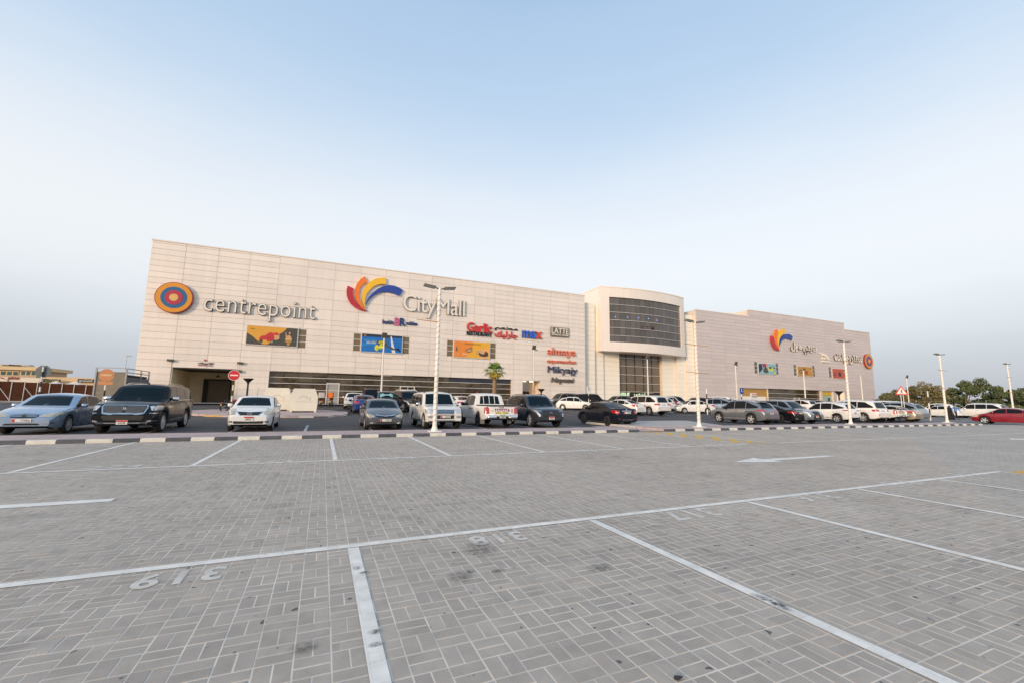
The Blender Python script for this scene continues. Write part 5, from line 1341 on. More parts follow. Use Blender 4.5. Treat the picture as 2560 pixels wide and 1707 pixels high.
# roundels
def roundel(px, py, pr, label, cols, Y=FY):
    q = at(px, py, Y); r = (at(px, py-pr, Y).z-at(px, py+pr, Y).z)/2; root = thing('round_logo_sign', (q.x, Y, q.z), label, 'sign')
    yy = Y-.03
    for i, (f, m) in enumerate(cols):
        d = .30 if i == 0 else .02
        mb = MB(); n = 40; pol = [(q.x+r*f*math.cos(2*math.pi*k/n), q.z+r*f*math.sin(2*math.pi*k/n)) for k in range(n)]
        mb.prism(pol, lambda u, v: (u, yy, v), lambda u, v: (u, yy-d, v)); child(mb.build('ring' if i else 'drum', m, root), root); yy -= d
M_OR = mat('logo_orange', (.72, .29, .025), .45, var=.04); M_RD = mat('logo_maroon', (.30, .035, .03), .5); M_BL = mat('logo_blue', (.012, .13, .30), .45); M_CR = mat('logo_crimson', (.46, .03, .07), .45); M_TN = mat('logo_tan', (.72, .44, .14), .5)
RC = [(1.0, M_RD), (.955, M_OR), (.69, M_BL), (.47, M_CR), (.235, M_TN)]
roundel(437.4, 746, 38.6, 'big orange, blue and crimson target roundel at the left end of the facade', RC)
roundel(2168, 902.8, 18.0, 'small orange and blue target roundel at the far right end of the mall', RC)
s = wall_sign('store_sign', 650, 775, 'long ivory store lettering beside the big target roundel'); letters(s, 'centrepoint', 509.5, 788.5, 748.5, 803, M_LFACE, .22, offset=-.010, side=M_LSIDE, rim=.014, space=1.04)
def Z2(pts, ox, oy, sc): return [(ox+x/sc, oy+y/sc) for x, y in pts]
LOGO = {'red': [(107, 206), (97, 240), (97, 285), (110, 330), (135, 370), (175, 405), (220, 428), (262, 437), (285, 436), (245, 418), (205, 385), (175, 345), (157, 300), (153, 262), (159, 230)],
 'orange': [(262, 120), (225, 145), (192, 185), (173, 235), (169, 285), (180, 330), (200, 368), (230, 402), (262, 428), (275, 434), (245, 395), (222, 350), (210, 305), (209, 262), (220, 225), (245, 195), (286, 172)],
 'yellow': [(455, 133), (405, 133), (355, 145), (310, 170), (275, 205), (250, 250), (238, 300), (240, 345), (252, 390), (268, 410), (262, 370), (264, 325), (278, 285), (305, 248), (340, 215), (385, 195), (420, 190), (457, 192)],
 'blue': [(615, 248), (580, 225), (530, 205), (480, 200), (430, 210), (380, 235), (335, 270), (300, 310), (280, 350), (272, 385), (290, 350), (320, 315), (360, 285), (405, 265), (450, 258), (500, 266), (545, 283), (578, 300)]}
LM = {'red': mat('swoosh_red', (.48, .025, .045), .35, var=.05), 'orange': mat('swoosh_orange', (.85, .20, .015), .35, var=.05), 'yellow': mat('swoosh_yellow', (.88, .50, .02), .35, var=.05), 'blue': mat('swoosh_blue', (.02, .06, .33), .35, var=.05)}
s = wall_sign('swoosh_logo_sign', 930, 735, 'four coloured swooshes fanning out above the ivory mall name')
for k_, v_ in LOGO.items(): shape(s, 'swoosh', Z2(v_, 840, 660, 3.675), LM[k_], FY-.04, FY-.26)
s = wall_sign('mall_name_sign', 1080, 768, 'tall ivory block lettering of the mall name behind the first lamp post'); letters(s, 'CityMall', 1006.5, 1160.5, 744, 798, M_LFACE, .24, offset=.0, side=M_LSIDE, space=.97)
M_NAV = mat('letter_navy', (.02, .045, .16), .4); M_PNK = mat('letter_pink', (.62, .12, .26), .4); M_LRED = mat('letter_red', (.62, .045, .035), .4); M_LBLK = mat('letter_black', (.02, .02, .022), .5)
s = wall_sign('ice_cream_sign', 1000, 805, 'small navy and pink sign under the four coloured swooshes')
letters(s, 'baskin', 955.5, 984, 800, 810.5, M_NAV, .1, offset=.02); letters(s, 'BR', 986, 1014, 795.5, 815, M_NAV, .12, offset=.035, mats2=[M_PNK, M_NAV]); letters(s, 'robbins', 1014.5, 1043, 804, 814, M_NAV, .1, offset=.02)
s = wall_sign('restaurant_sign', 1198, 823, 'red and black restaurant lettering, left of the Arabic restaurant sign')
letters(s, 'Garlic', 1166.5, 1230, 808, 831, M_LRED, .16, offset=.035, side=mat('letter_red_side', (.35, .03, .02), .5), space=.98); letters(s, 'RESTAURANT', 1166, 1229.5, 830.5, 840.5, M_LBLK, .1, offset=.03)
s = wall_sign('arabic_restaurant_sign', 1265, 832, 'black and red Arabic restaurant lettering left of the blue and red sign')
letters(s, arabic('مطعم'), 1236, 1294, 817, 829, M_LBLK, .1, offset=.02, name='word'); letters(s, arabic('جارليك'), 1236, 1293, 828.5, 849, M_LRED, .14, offset=.03, name='word')
s = wall_sign('clothing_store_sign', 1329, 837, 'short blue and red lowercase lettering left of the grey coffee sign'); letters(s, 'max', 1304.5, 1354.5, 828.5, 846.5, M_NAV, .2, offset=.028, mats2=[mat('letter_blue', (.03, .12, .62), .35), mat('letter_blue', (0, 0, 0)), mat('letter_orange_red', (.72, .07, .03), .35)])
s = wall_sign('coffee_sign', 1398, 831, 'grey rectangular coffee sign with white letters near the right end of the left wing')
shape(s, 'board', [(1375.5, 817.8), (1421, 821.3), (1421, 844.3), (1375.5, 841)], mat('sign_grey', (.16, .145, .125), .5), FY-.04, FY-.2)
letters(s, 'LATTE', 1377.5, 1419.5, 821.5, 835, M_LFACE, .05, stand=.21); letters(s, 'SPECIALTY COFFEE', 1377.5, 1419.5, 836.5, 840, M_LFACE, .04, stand=.21, offset=.02, name='word')
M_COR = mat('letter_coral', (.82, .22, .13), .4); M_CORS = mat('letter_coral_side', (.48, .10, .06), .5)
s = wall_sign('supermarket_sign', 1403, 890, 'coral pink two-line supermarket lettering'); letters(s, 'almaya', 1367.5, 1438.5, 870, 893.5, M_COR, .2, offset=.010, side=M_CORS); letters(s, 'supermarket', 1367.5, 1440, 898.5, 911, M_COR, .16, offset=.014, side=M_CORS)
s = wall_sign('cosmetics_sign', 1405, 926, 'navy store lettering just below the coral supermarket sign'); letters(s, 'Mikyajy', 1368.5, 1442, 916, 937.5, mat('letter_slate', (.055, .065, .12), .4), .2, offset=.0)
s = wall_sign('lingerie_store_sign', 1405, 950, 'brown-grey slanted store lettering, lowest of the stacked signs'); letters(s, 'Nayomi', 1376.5, 1434, 943, 959.5, mat('letter_umber', (.13, .105, .085), .45), .2, offset=.018, shear=.18)
# right wing
LOGO2 = {'red': [(265, 298), (258, 380), (280, 470), (330, 550), (385, 582), (425, 583), (370, 520), (330, 430), (308, 330)], 'orange': [(370, 178), (330, 230), (315, 300), (322, 390), (350, 470), (390, 535), (415, 560), (395, 480), (372, 400), (378, 310), (398, 240)],
 'yellow': [(525, 178), (470, 180), (420, 220), (385, 290), (378, 370), (390, 450), (410, 510), (408, 440), (420, 370), (450, 310), (490, 270), (520, 262)], 'blue': [(668, 320), (640, 290), (590, 270), (540, 275), (490, 305), (450, 355), (425, 420), (415, 500), (440, 430), (480, 375), (530, 350), (580, 355), (625, 375), (645, 392)]}
s = wall_sign('swoosh_logo_sign', 1945, 855, 'four coloured swooshes on the right wing above the Arabic mall name')
for k_, v_ in LOGO2.items(): shape(s, 'swoosh', Z2(v_, 1890, 800, 7.587), LM[k_], FY-.04, FY-.3)
s = wall_sign('arabic_mall_name_sign', 2007, 872, 'ivory Arabic mall name right of the swooshes on the right wing'); letters(s, arabic('سيتي مول'), 1975, 2039, 858, 885, M_LFACE, .2, offset=.034, side=M_LSIDE, name='word')
s = wall_sign('arabic_store_sign', 2118, 898, 'ivory Arabic store lettering beside the small target roundel'); letters(s, arabic('سنتربوينت'), 2084, 2153, 886, 910, M_LFACE, .2, offset=.034, side=M_LSIDE, name='word')
s = wall_sign('supermarket_emblem_sign', 2060, 892, 'small ivory wing-shaped emblem between the two Arabic signs')
for k in range(4): shape(s, 'feather', Z2([(1205+k*14, 615+k*14), (1260+k*22, 640+k*4), (1330+k*8, 690+k*12), (1320+k*8, 703+k*12), (1250+k*20, 658+k*6), (1200+k*14, 632+k*16)], 1890, 800, 7.587), M_LFACE, FY-.04, FY-.18-.01*k)
shape(s, 'name_bar', Z2([(1235, 768), (1380, 776), (1380, 803), (1235, 795)], 1890, 800, 7.587), M_LFACE, FY-.04, FY-.2); letters(s, arabic('العليا'), 2054, 2071, 892, 900, M_LFACE, .12, offset=.03, name='word')
s = wall_sign('loading_bay_sign', 513, 907, 'tiny dark red supermarket sign above the loading bay')
shape(s, 'emblem', [(509, 897.5), (517, 898.2), (513, 903.5)], M_LRED, FY-.03, FY-.08); letters(s, arabic('العليا سوبرماركت'), 495, 532.5, 905, 911, M_LSIDE, .06, offset=.02, name='word'); letters(s, 'abaya supermarket', 495, 532.5, 911.5, 914.5, M_RD, .06, offset=.02, name='word')
# ---------------------------------------------------------------- billboards with flat prints
def pm(name, c, r=.45): return mat('print_'+name, c, r, var=.06, scale=1.5)
def board(i, base, prints, label):
    x0, x1, z1, z0 = BB[i]
    root = thing('billboard', ((x0+x1)/2, FY, z0), label, 'billboard', 'billboards on the mall front')
    mb = MB(); mb.box(x0-.08, x1+.08, FY-.14, FY-.02, z0-.08, z1+.08); child(mb.build('frame', M_ALU, root), root)
    mb = MB(); mb.box(x0, x1, FY-.155, FY-.141, z0, z1); child(mb.build('panel', base, root), root)
    y = FY-.156
    for k, (m, pol) in enumerate(prints):
        if isinstance(pol, tuple):
            cx0, cy0, rx, ry = pol; pol = [(cx0+rx*math.cos(2*math.pi*q/18), cy0+ry*math.sin(2*math.pi*q/18)) for q in range(18)]
        yy = y-.004*(k+1); mb = MB(); mb.prism([(x0+(x1-x0)*u, z1-(z1-z0)*min(max(v, 0), 1)) for u, v in pol], lambda u, v: (u, yy, v), lambda u, v: (u, yy+.003, v)); child(mb.build('print', m, root), root)
    def txt(body, u0, u1, v0, v1, m, off=.02):
        me = fit_mesh(text_mesh(body, 1, off, .002), (x1-x0)*(u1-u0), (z1-z0)*(v1-v0)); o = link('lettering', me, root, m); child(o, root); o.location = (x0+(x1-x0)*(u0+u1)/2, y-.004*(len(prints)+2), z1-(z1-z0)*(v0+v1)/2); o.rotation_euler = (R(90), 0, 0)
    return txt
K, OR_, RD_, TN_, YL, WH, BLU, DBL = pm('char', (.075, .068, .055)), pm('amber', (.72, .36, .05)), pm('red', (.55, .04, .04)), pm('tan', (.62, .36, .17)), pm('lemon', (.70, .68, .04)), pm('white', (.75, .75, .75)), pm('azure', (.01, .16, .52)), pm('deep', (.02, .03, .06))
tx = board(0, K, [(OR_, [(0, 0), (.78, 0), (.75, .12), (.69, .28), (.60, .42), (.56, .62), (.48, .84), (.40, .97), (.31, .95), (.21, .78), (.11, .56), (0, .40)]),
    (RD_, [(.245, .78), (.25, .62), (.29, .52), (.36, .49), (.41, .36), (.47, .30), (.53, .36), (.55, .52), (.53, .72), (.46, .80), (.42, .84), (.38, .72), (.30, .74)]), (TN_, [(.53, .40), (.60, .34), (.64, .42), (.64, .66), (.55, .72)]), (RD_, [(.52, .34), (.57, .28), (.63, .38), (.62, .45), (.54, .45)]), (K, (.285, .80, .034, .095)), (K, (.50, .82, .032, .10)), (pm('hub', (.4, .36, .32)), (.50, .82, .018, .055)), (K, (.632, .72, .015, .08)), (RD_, [(.33, .55), (.40, .46), (.47, .56), (.40, .66)]),
    (TN_, [(.76, .62), (.775, .46), (.82, .40), (.87, .44), (.895, .60), (.89, .68), (.77, .68)]), (pm('lettuce', (.25, .26, .05)), [(.76, .68), (.90, .68), (.90, .73), (.76, .73)]), (pm('bun', (.5, .25, .08)), [(.765, .73), (.895, .73), (.88, .82), (.78, .82)]), (pm('skin', (.60, .34, .22)), (.843, .28, .020, .085)), (K, [(.825, .20), (.862, .17), (.866, .26), (.85, .22), (.826, .25)]), (pm('arm', (.60, .34, .22)), [(.765, .50), (.755, .28), (.77, .25), (.785, .46)]), (OR_, [(.80, .86), (.86, .86), (.855, .94), (.805, .94)])],
    'dark billboard with an orange flash, a red car with a bow and a burger')
tx(arabic('سيتي مول'), .06, .14, .12, .22, K)
tx = board(1, BLU, [(DBL, [(0, 0), (1, 0), (1, .12), (0, .17)]), (WH, [(.70, .05), (.725, .05), (.845, 1), (.755, 1)]), (pm('blue2', (.015, .24, .62)), [(0, .55), (.35, .48), (.35, .58), (0, .7)]), (K, (.50, .46, .125, .165)), (YL, (.49, .44, .085, .10)), (K, [(.43, .40), (.55, .36), (.55, .39), (.43, .43)]), (K, [(.43, .47), (.55, .44), (.55, .47), (.43, .50)]), (K, [(.58, .46), (.62, .56), (.80, .74), (.82, .80), (.79, .84), (.66, .72), (.55, .62)]), (YL, (.375, .76, .055, .17)), (YL, (.475, .68, .05, .13)), (pm('lime', (.50, .52, .03)), (.385, .82, .035, .08)), (DBL, [(.82, .78), (.97, .88), (.97, .90), (.88, .72), (.90, .70), (.82, .80)])],
    'blue billboard with a black racket and yellow tennis balls')
tx('PADEL TENNIS', .07, .37, .33, .42, pm('cyan', (.15, .42, .62))); tx('NEW OPEN', .12, .35, .44, .54, WH); tx('MALL', .045, .11, .05, .14, OR_)
tx = board(2, pm('tangerine', (.78, .25, .04)), [(pm('saffron', (.80, .42, .03)), [(.52, 0), (1, 0), (1, 1), (.30, 1), (.50, .52)]), (pm('apricot', (.82, .40, .13)), [(.66, .42), (1, .34), (1, .95), (.7, .98)]), (pm('tawny', (.30, .16, .08)), [(.30, .62), (.32, .48), (.40, .44), (.47, .34), (.50, .36), (.51, .62), (.40, .70)]), (TN_, [(.33, .60), (.40, .50), (.48, .50), (.48, .60)]), (TN_, [(.60, .66), (.63, .52), (.74, .52), (.80, .55), (.80, .72), (.62, .78)]), (pm('soot', (.06, .045, .04)), [(.68, .78), (.70, .66), (.80, .62), (.90, .55), (.95, .66), (.95, .84), (.86, .90), (.74, .88)]), (TN_, (.79, .64, .07, .10)), (K, [(.05, .62), (.06, .40), (.08, .36), (.085, .60)]), (pm('beak', (.75, .5, .2)), [(.09, .40), (.115, .38), (.10, .64)]), (pm('peach', (.85, .5, .28)), [(.24, .74), (.38, .78), (.38, .84), (.22, .86)]), (pm('peach2', (.85, .5, .28)), [(.10, .76), (.13, .78), (.13, .90), (.09, .86)])],
    'orange billboard with dark off-road vehicles and Arabic writing')
tx(arabic('تسوق واربح في سيتي مول'), .28, .74, .10, .20, K)
tx = board(3, pm('teal', (.24, .46, .52)), [(pm('magenta', (.30, .04, .14)), [(.20, .02), (.48, .02), (.44, .30), (.25, .42)]), (DBL, [(.0, .1), (.18, .05), (.22, .55), (.10, .78), (0, .95)]), (K, [(.28, .50), (.42, .28), (.50, .55), (.55, .85), (.40, .92), (.25, .80)]), (TN_, [(.46, .0), (.54, .05), (.58, .38), (.50, .5), (.44, .2)]), (DBL, [(.60, .30), (.95, .34), (.90, .46), (.66, .50)]), (YL, (.62, .58, .07, .12)), (YL, (.78, .48, .07, .12)), (YL, (.74, .66, .05, .09)), (YL, (.90, .86, .05, .10))], 'teal billboard with dark figures and yellow balls on the right wing')
tx = board(4, pm('ochre', (.48, .26, .055)), [(DBL, (.20, .55, .10, .20)), (pm('ochre2', (.52, .30, .09)), (.20, .55, .06, .12)), (pm('brick', (.36, .06, .035)), [(.45, .55), (.52, .40), (.66, .44), (.66, .82), (.50, .86)]), (DBL, [(.36, .2), (.50, .16), (.52, .34), (.40, .38)]), (OR_, (.88, .46, .045, .12))], 'ochre billboard with a dark ring, middle one of the right wing')
tx = board(5, pm('vermilion', (.50, .085, .045)), [(DBL, (.18, .60, .085, .18)), (pm('vermilion2', (.52, .12, .05)), (.18, .60, .05, .10)), (DBL, [(.45, .36), (.58, .30), (.64, .62), (.60, .82), (.46, .80), (.42, .56)]), (OR_, (.84, .34, .04, .10))], 'red billboard with a dark figure, rightmost of the right wing')
# small notices on the ground floor of the right wing
s = wall_sign('letting_notice', 1904, 988, 'white letting notice with red writing on the boarded shop')
shape(s, 'board', [(1877, 981), (1895, 981.5), (1895, 1000), (1877, 1000)], mat('notice_white', (.72, .70, .66), .6), FY+.20, FY+.15); letters(s, arabic('للايجار'), 1879, 1893, 982.5, 986.5, M_LRED, .03, Y=FY+.14, offset=.02, name='word'); letters(s, 'TO LET', 1879, 1893, 988.5, 991.5, M_LSIDE, .03, Y=FY+.14, offset=.02, name='word')

# ================================================================ STREET FURNITURE
M_POLE = mat('white_pole_paint', (.80, .76, .69), .45, var=.06, scale=2); M_ROPE = mat('dark_rope_light', (.16, .12, .08), .6); M_HEAD = mat('lamp_head', (.17, .16, .14), .5); M_RUST = mat('ochre_bracket', (.52, .25, .06), .6); M_WST = mat('white_bracket', (.70, .67, .60), .5)
POLES = {}
def lamp_post(X, Y, z0, Ht, label, heads='twin', arms=((.74, 'o', 1), (.5, 'o', 1)), r=.092, flood=False, lean=0, rope=True, base=True, group='white lamp posts of the car park'):
    root = thing('lamp_post', (X, Y, z0), label, 'lamp post', group); root.rotation_euler = (0, lean, 0)
    mb = MB(); mb.tube([(0, 0, .02), (0, 0, 1.6), (0, 0, Ht)], [r, r*.95, r*.72], 8); mb.build('pole', M_POLE, root, 30)
    if base: MB().cbox((0, 0, .02), (.5, .5, .04), .01).tube([(0, 0, .03), (0, 0, .22)], [r*1.7, r*1.05], 8).build('base_plate', M_POLE, root)
    if rope:
        pts = []; turns = Ht/.25; n = int(turns*9)
        for k in range(n+1):
            f = k/n; a = 2*math.pi*turns*f; rr = r*(1-.28*f)+.008; pts.append((rr*math.cos(a), rr*math.sin(a), .3+(Ht-.45)*f))
        MB().tube(pts, .0065, 3).build('rope_light', M_ROPE, root)
    if heads == 'twin':
        for sg in (1, -1):
            MB().tube([(0, 0, Ht-.05), (sg*.28, 0, Ht+.04)], .03, 6).build('lamp_bracket', M_HEAD, root)
            hd = MB().cbox((0, 0, 0), (.52, .27, .06), .018).build('lamp_head', M_HEAD, root, 40); hd.location = (sg*.44, 0, Ht+.05); hd.rotation_euler = (R(-6), R(-7*sg), 0)
            MB().cbox((0, 0, -.042), (.48, .22, .01), .003).build('lens', mat('lamp_lens', (.45, .44, .40), .3), hd)
    elif heads == 'flood':
        hd = MB().cbox((0, 0, 0), (.50, .12, .52), .03).build('lamp_head', M_HEAD, root, 40); hd.location = (0, -.12, Ht+.26); hd.rotation_euler = (R(18), 0, 0)
        MB().cbox((0, -.063, 0), (.42, .01, .44), .003).build('lens', mat('flood_lens', (.10, .085, .06), .25), hd)
        h2 = MB().cbox((0, 0, 0), (.40, .30, .07), .02).build('lamp_head', M_HEAD, root, 40); h2.location = (.36, .1, Ht+.02); h2.rotation_euler = (0, R(6), 0)
    for f, c_, w in arms:
        z = Ht*f
        for sg in (-1, 1):
            m = M_RUST if (c_ == 'o' or (c_ == 'l' and sg < 0) or (c_ == 'r' and sg > 0)) else M_WST
            MB().tube([(sg*r*.7, -.06, z), (sg*(.95*w), -.10, z-.02*sg)], [.022, .014], 5).build('banner_arm', m, root)
    return root
lamp_post(4.36, 17.9, .102, 6.1, 'tallest white lamp post with twin heads standing before the mall name', arms=((.755, 'l', 1.0),))
lamp_post(bear(1748, 18.1, 1066), 18.1, .102, 5.95, 'white twin-headed lamp post in front of the right wing corner, by the footpath', arms=((.775, 'o', 1), (.51, 'o', 1)))
lamp_post(bear(2127, 18.7, 1058), 18.7, .102, 5.9, 'white twin-headed lamp post in front of the Arabic store sign', arms=((.76, 'o', 1.0), (.50, 'w', 1.1)))
lamp_post(bear(2368, 18.9, 1053), 18.9, .102, 5.75, 'white twin-headed lamp post beside the walking couple', arms=((.77, 'o', 1), (.50, 'o', 1)))
def far_post(pxb, pxt, pyt, Y, label, heads='flood', arms=((.73, 'o', .8), (.5, 'w', .8)), r=.095, H=None):
    X = bear(pxb, Y, 1000); z0 = zg(Y); top = at(pxt, pyt, Y).z; Ht = H or (top-z0-.3)
    return lamp_post(X, Y, z0, Ht, label, heads, arms, r, rope=Y < 48)
far_post(2530, 2514, 903.6, 21.5, 'white twin-headed lamp post at the right edge beyond the red sedan', 'twin', ((.77, 'o', 1), (.5, 'o', 1)))
far_post(952, 960, 838, 42.5, 'white floodlight post in front of the blue racket billboard', arms=((.72, 'l', .9), (.47, 'l', .9)))
far_post(1333, 1336, 868, 46.5, 'white floodlight post left of the stacked shop signs', arms=((.70, 'w', .8),))
far_post(1621, 1618, 892, 44.0, 'white floodlight post in front of the bronze entrance glass', arms=((.66, 'r', .8), (.33, 'w', .8)))
far_post(1843, 1835, 907, 41.0, 'white floodlight post left of the teal billboard', arms=((.68, 'w', .7), (.32, 'w', .7)))
q5 = far_post(2014, 2010, 921, 38.0, 'white post with a black and white striped foot below the ochre billboard', 'none', ((.5, 'w', .4),))
MB().tube([(0, 0, 1.05), (0, 0, 2.0)], .108, 8).build('black_band', M_BLK, q5)
far_post(2157, 2151, 934, 40.0, 'white post near the right end of the mall below the small roundel', 'none', ((.6, 'w', .5), (.1, 'w', .6)))
far_post(2272, 2266, 940, 40.0, 'white floodlight post right of the triangular warning sign', arms=((.28, 'w', .8),))
for px, py, Y, lb in ((2430, 966, 45, 'short white post among the trees, left one of the close pair'), (2446, 957, 43, 'short white post among the trees, right one of the close pair'), (2511, 966, 40, 'thin white post left of the last tall lamp post'), (2534, 981, 44, 'lowest white post right of the last tall lamp post')):
    far_post(px+4, px, py, Y, lb, 'none', ((.45, 'w', .5),))
far_post(2350, 2347, 969, 60, 'thin grey post far off behind the fourth tall lamp post', 'none', (), .06)
# --- striped posts and traffic signs
M_SB, M_SW = mat('post_black', (.02, .02, .02), .5), mat('post_white', (.74, .72, .68), .5)
def depth_at(px, py, d): v = ray(px, py)*d; return Vector((v.x, v.y, v.z+EYE))
def striped_post(root, h, n=6, r=.045):
    for k in range(n): MB().tube([(0, 0, h*k/n), (0, 0, h*(k+1)/n)], r, 10).build('post_band', M_SB if k % 2 else M_SW, root, 40)
def sign_post(name, px, py, d, label, h_extra=.35, n=6):
    c_ = depth_at(px, py, d); z0 = zg(c_.y); root = thing(name, (c_.x, c_.y, z0), label, 'sign'); striped_post(root, c_.z-z0+h_extra, n); return root, c_.z-z0
def disc(root, z, r, m, y, nm, n=28, dep=.01): 
    mb = MB(); mb.prism([(r*math.cos(2*math.pi*(k+.5)/n), z+r*math.sin(2*math.pi*(k+.5)/n)) for k in range(n)], lambda u, v: (u, y, v), lambda u, v: (u, y-dep, v)); return mb.build(nm, m, root)
M_SIGR = mat('sign_red', (.62, .025, .03), .4); M_SIGF = mat('sign_faded_orange', (.62, .25, .10), .55); M_SIGG = mat('sign_back_grey', (.13, .155, .16), .5); M_SIGW = mat('sign_white', (.76, .74, .70), .45)
root, z = sign_post('stop_sign', 107.2, 927.6, 27, 'grey back of an octagonal stop sign on a striped post', .30, 9); disc(root, z, .40, M_SIGG, .075, 'plate', 8, .02)
root, z = sign_post('no_entry_sign', 267.5, 937, 26, 'faded orange no-entry disc with a small plate beneath, left of the black SUV', .2, 7)
disc(root, z, .37, M_SIGF, -.05, 'plate'); MB().box(-.26, .26, -.072, -.062, z-.05, z+.05).build('bar', mat('sign_cream', (.68, .50, .26), .55), root); MB().box(-.34, .34, -.06, -.05, z-.58, z-.38).build('lower_plate', M_SIGF, root)
root, z = sign_post('no_entry_sign', 585.7, 937.3, 31, 'bright red no-entry disc on a striped post by the loading bay', .1, 7)
disc(root, z, .37, M_SIGW, -.05, 'rim'); disc(root, z, .34, M_SIGR, -.062, 'plate'); MB().box(-.24, .24, -.085, -.075, z-.045, z+.045).build('bar', M_SIGW, root)
M_SIGB = mat('sign_blue', (.02, .07, .32), .4)
for px, py, d, lb in ((1471.6, 974, 49, 'small blue and white disabled parking sign at the foot of the left wing'), (1853, 976.6, 52, 'small blue disabled parking sign left of the boarded shop')):
    root, z = sign_post('parking_sign', px, py, d, lb, .3, 6); MB().box(-.3, .3, -.07, -.05, z-.35, z+.38).build('plate', M_SIGB if px > 1500 else M_SIGW, root)
    mb = MB(); mb.lathe([(.07, -.085), (.001, -.085)], 10, 'Y', (-.02, 0, z+.2)); mb.box(-.05, 0, -.085, -.075, z-.1, z+.12); mb.box(0, .14, -.085, -.075, z-.1, z-.05); mb.build('symbol', M_SIGW if px > 1500 else M_SIGB, root)
for px, pt_, pb, d, lb in ((1767, 971, 993, 47, 'short black and white striped post in front of the right wing'), (2322, 977, 1008, 44, 'black and white striped post among the cars at the right')):
    c_ = depth_at(px, pb, d); t_ = depth_at(px, pt_, d); z0 = zg(c_.y); root = thing('striped_post', (c_.x, c_.y, z0), lb, 'post'); striped_post(root, max(t_.z-z0, 1.5), 5, .06)
c_ = depth_at(2253.5, 978, 41); z0 = zg(c_.y); root = thing('warning_sign', (c_.x, c_.y, z0), 'red-edged triangular pedestrian crossing sign on twin posts', 'sign', rz=-R(50)); z = c_.z-z0
for x in (-.06, .12): MB().tube([(x, .05, 0), (x, .05, z+.1)], .03, 8).build('post', M_SIGW, root)
def tri(s, y, m, nm): MB().prism([(-s, z-.58*s), (s, z-.58*s), (0, z+1.15*s)], lambda u, v: (u, y, v), lambda u, v: (u, y-.01, v)).build(nm, m, root)
tri(.52, 0, M_SIGR, 'rim'); tri(.37, -.013, M_SIGW, 'plate')
mb = MB(); mb.lathe([(.05, -.035), (.001, -.035)], 10, 'Y', (.01, 0, z+.17)); mb.tube([(0, -.03, z+.12), (-.02, -.03, z-.02)], .035, 5); mb.tube([(-.02, -.03, z-.02), (.10, -.03, z-.17)], .02, 5); mb.tube([(-.02, -.03, z-.02), (-.11, -.03, z-.17)], .02, 5); mb.tube([(0, -.03, z+.1), (.12, -.03, z+.03)], .015, 5); mb.build('walking_figure', M_SB, root)
# --- funnel lamps
def funnel(px, pyt, pyb, d, label):
    b = depth_at(px, pyb, d); t_ = depth_at(px, pyt, d); z0 = zg(b.y); h = t_.z-z0; root = thing('funnel_lamp', (b.x, b.y, z0), label, 'lamp'); MB().tube([(0, 0, 0), (0, 0, h-.3)], [.09, .07], 10).build('post', M_SB, root, 40); MB().lathe([(.07, h-.45), (.10, h-.3), (.40, h), (.40, h+.04), (.001, h+.04)], 20).build('funnel', M_SB, root, 40)
funnel(617, 946, 990, 36, 'black funnel-topped lamp right of the red no-entry sign'); funnel(1353, 972, 990, 47, 'black funnel-topped lamp by the lit side entrance'); funnel(2098, 978, 995, 44, 'small black funnel lamp by the corner shop')
# --- cream recycling containers
M_BIN = mat('cream_fibreglass', (.74, .71, .61), .55, var=.06, scale=1.2)
def container(X, Y, label):
    z0 = zg(Y)+.102; root = thing('collection_bin', (X, Y, z0), label, 'bin', 'cream bins on the paved island')
    W_, H_, D_ = 1.86, 1.72, 1.4; pol = [(-W_/2+.05, .10), (W_/2-.05, .10), (W_/2, .70), (W_/2, 1.14), (W_/2-.22, H_), (-W_/2+.22, H_), (-W_/2, 1.14), (-W_/2, .70)]
    mb = MB(); mb.prism(pol, lambda u, v: (u, -D_/2, v), lambda u, v: (u, D_/2, v)); mb.build('body', M_BIN, root)
    for sx_ in (-1, 1): MB().box(sx_*.80-.08, sx_*.80+.08, -D_/2+.02, D_/2-.02, 0, .10).build('foot', M_BIN, root)
    mb = MB(); n = 8
    for k in range(n): a0, a1 = math.pi*k/n, math.pi*(k+1)/n; mb.tube([(.30*math.cos(a0)-.02, -D_/2-.006, .95+.22*math.sin(a0)), (.30*math.cos(a1)-.02, -D_/2-.006, .95+.22*math.sin(a1))], .008, 4)
    mb.tube([(.42, -D_/2-.006, .8), (.42, -D_/2-.006, 1.12)], .008, 4); mb.tube([(-.55, -D_/2-.006, .78), (.6, -D_/2-.006, .74)], .006, 4); mb.build('flap_outline', mat('flap_shadow', (.25, .22, .16), .7), root)
    return root
container(bear(758.5, 35.6, 1020), 35.9, 'cream metal bin with sloping shoulders, nearer of the two on the island'); container(bear(692, 37.3, 1020), 37.8, 'cream metal bin half hidden behind the small white sedan')
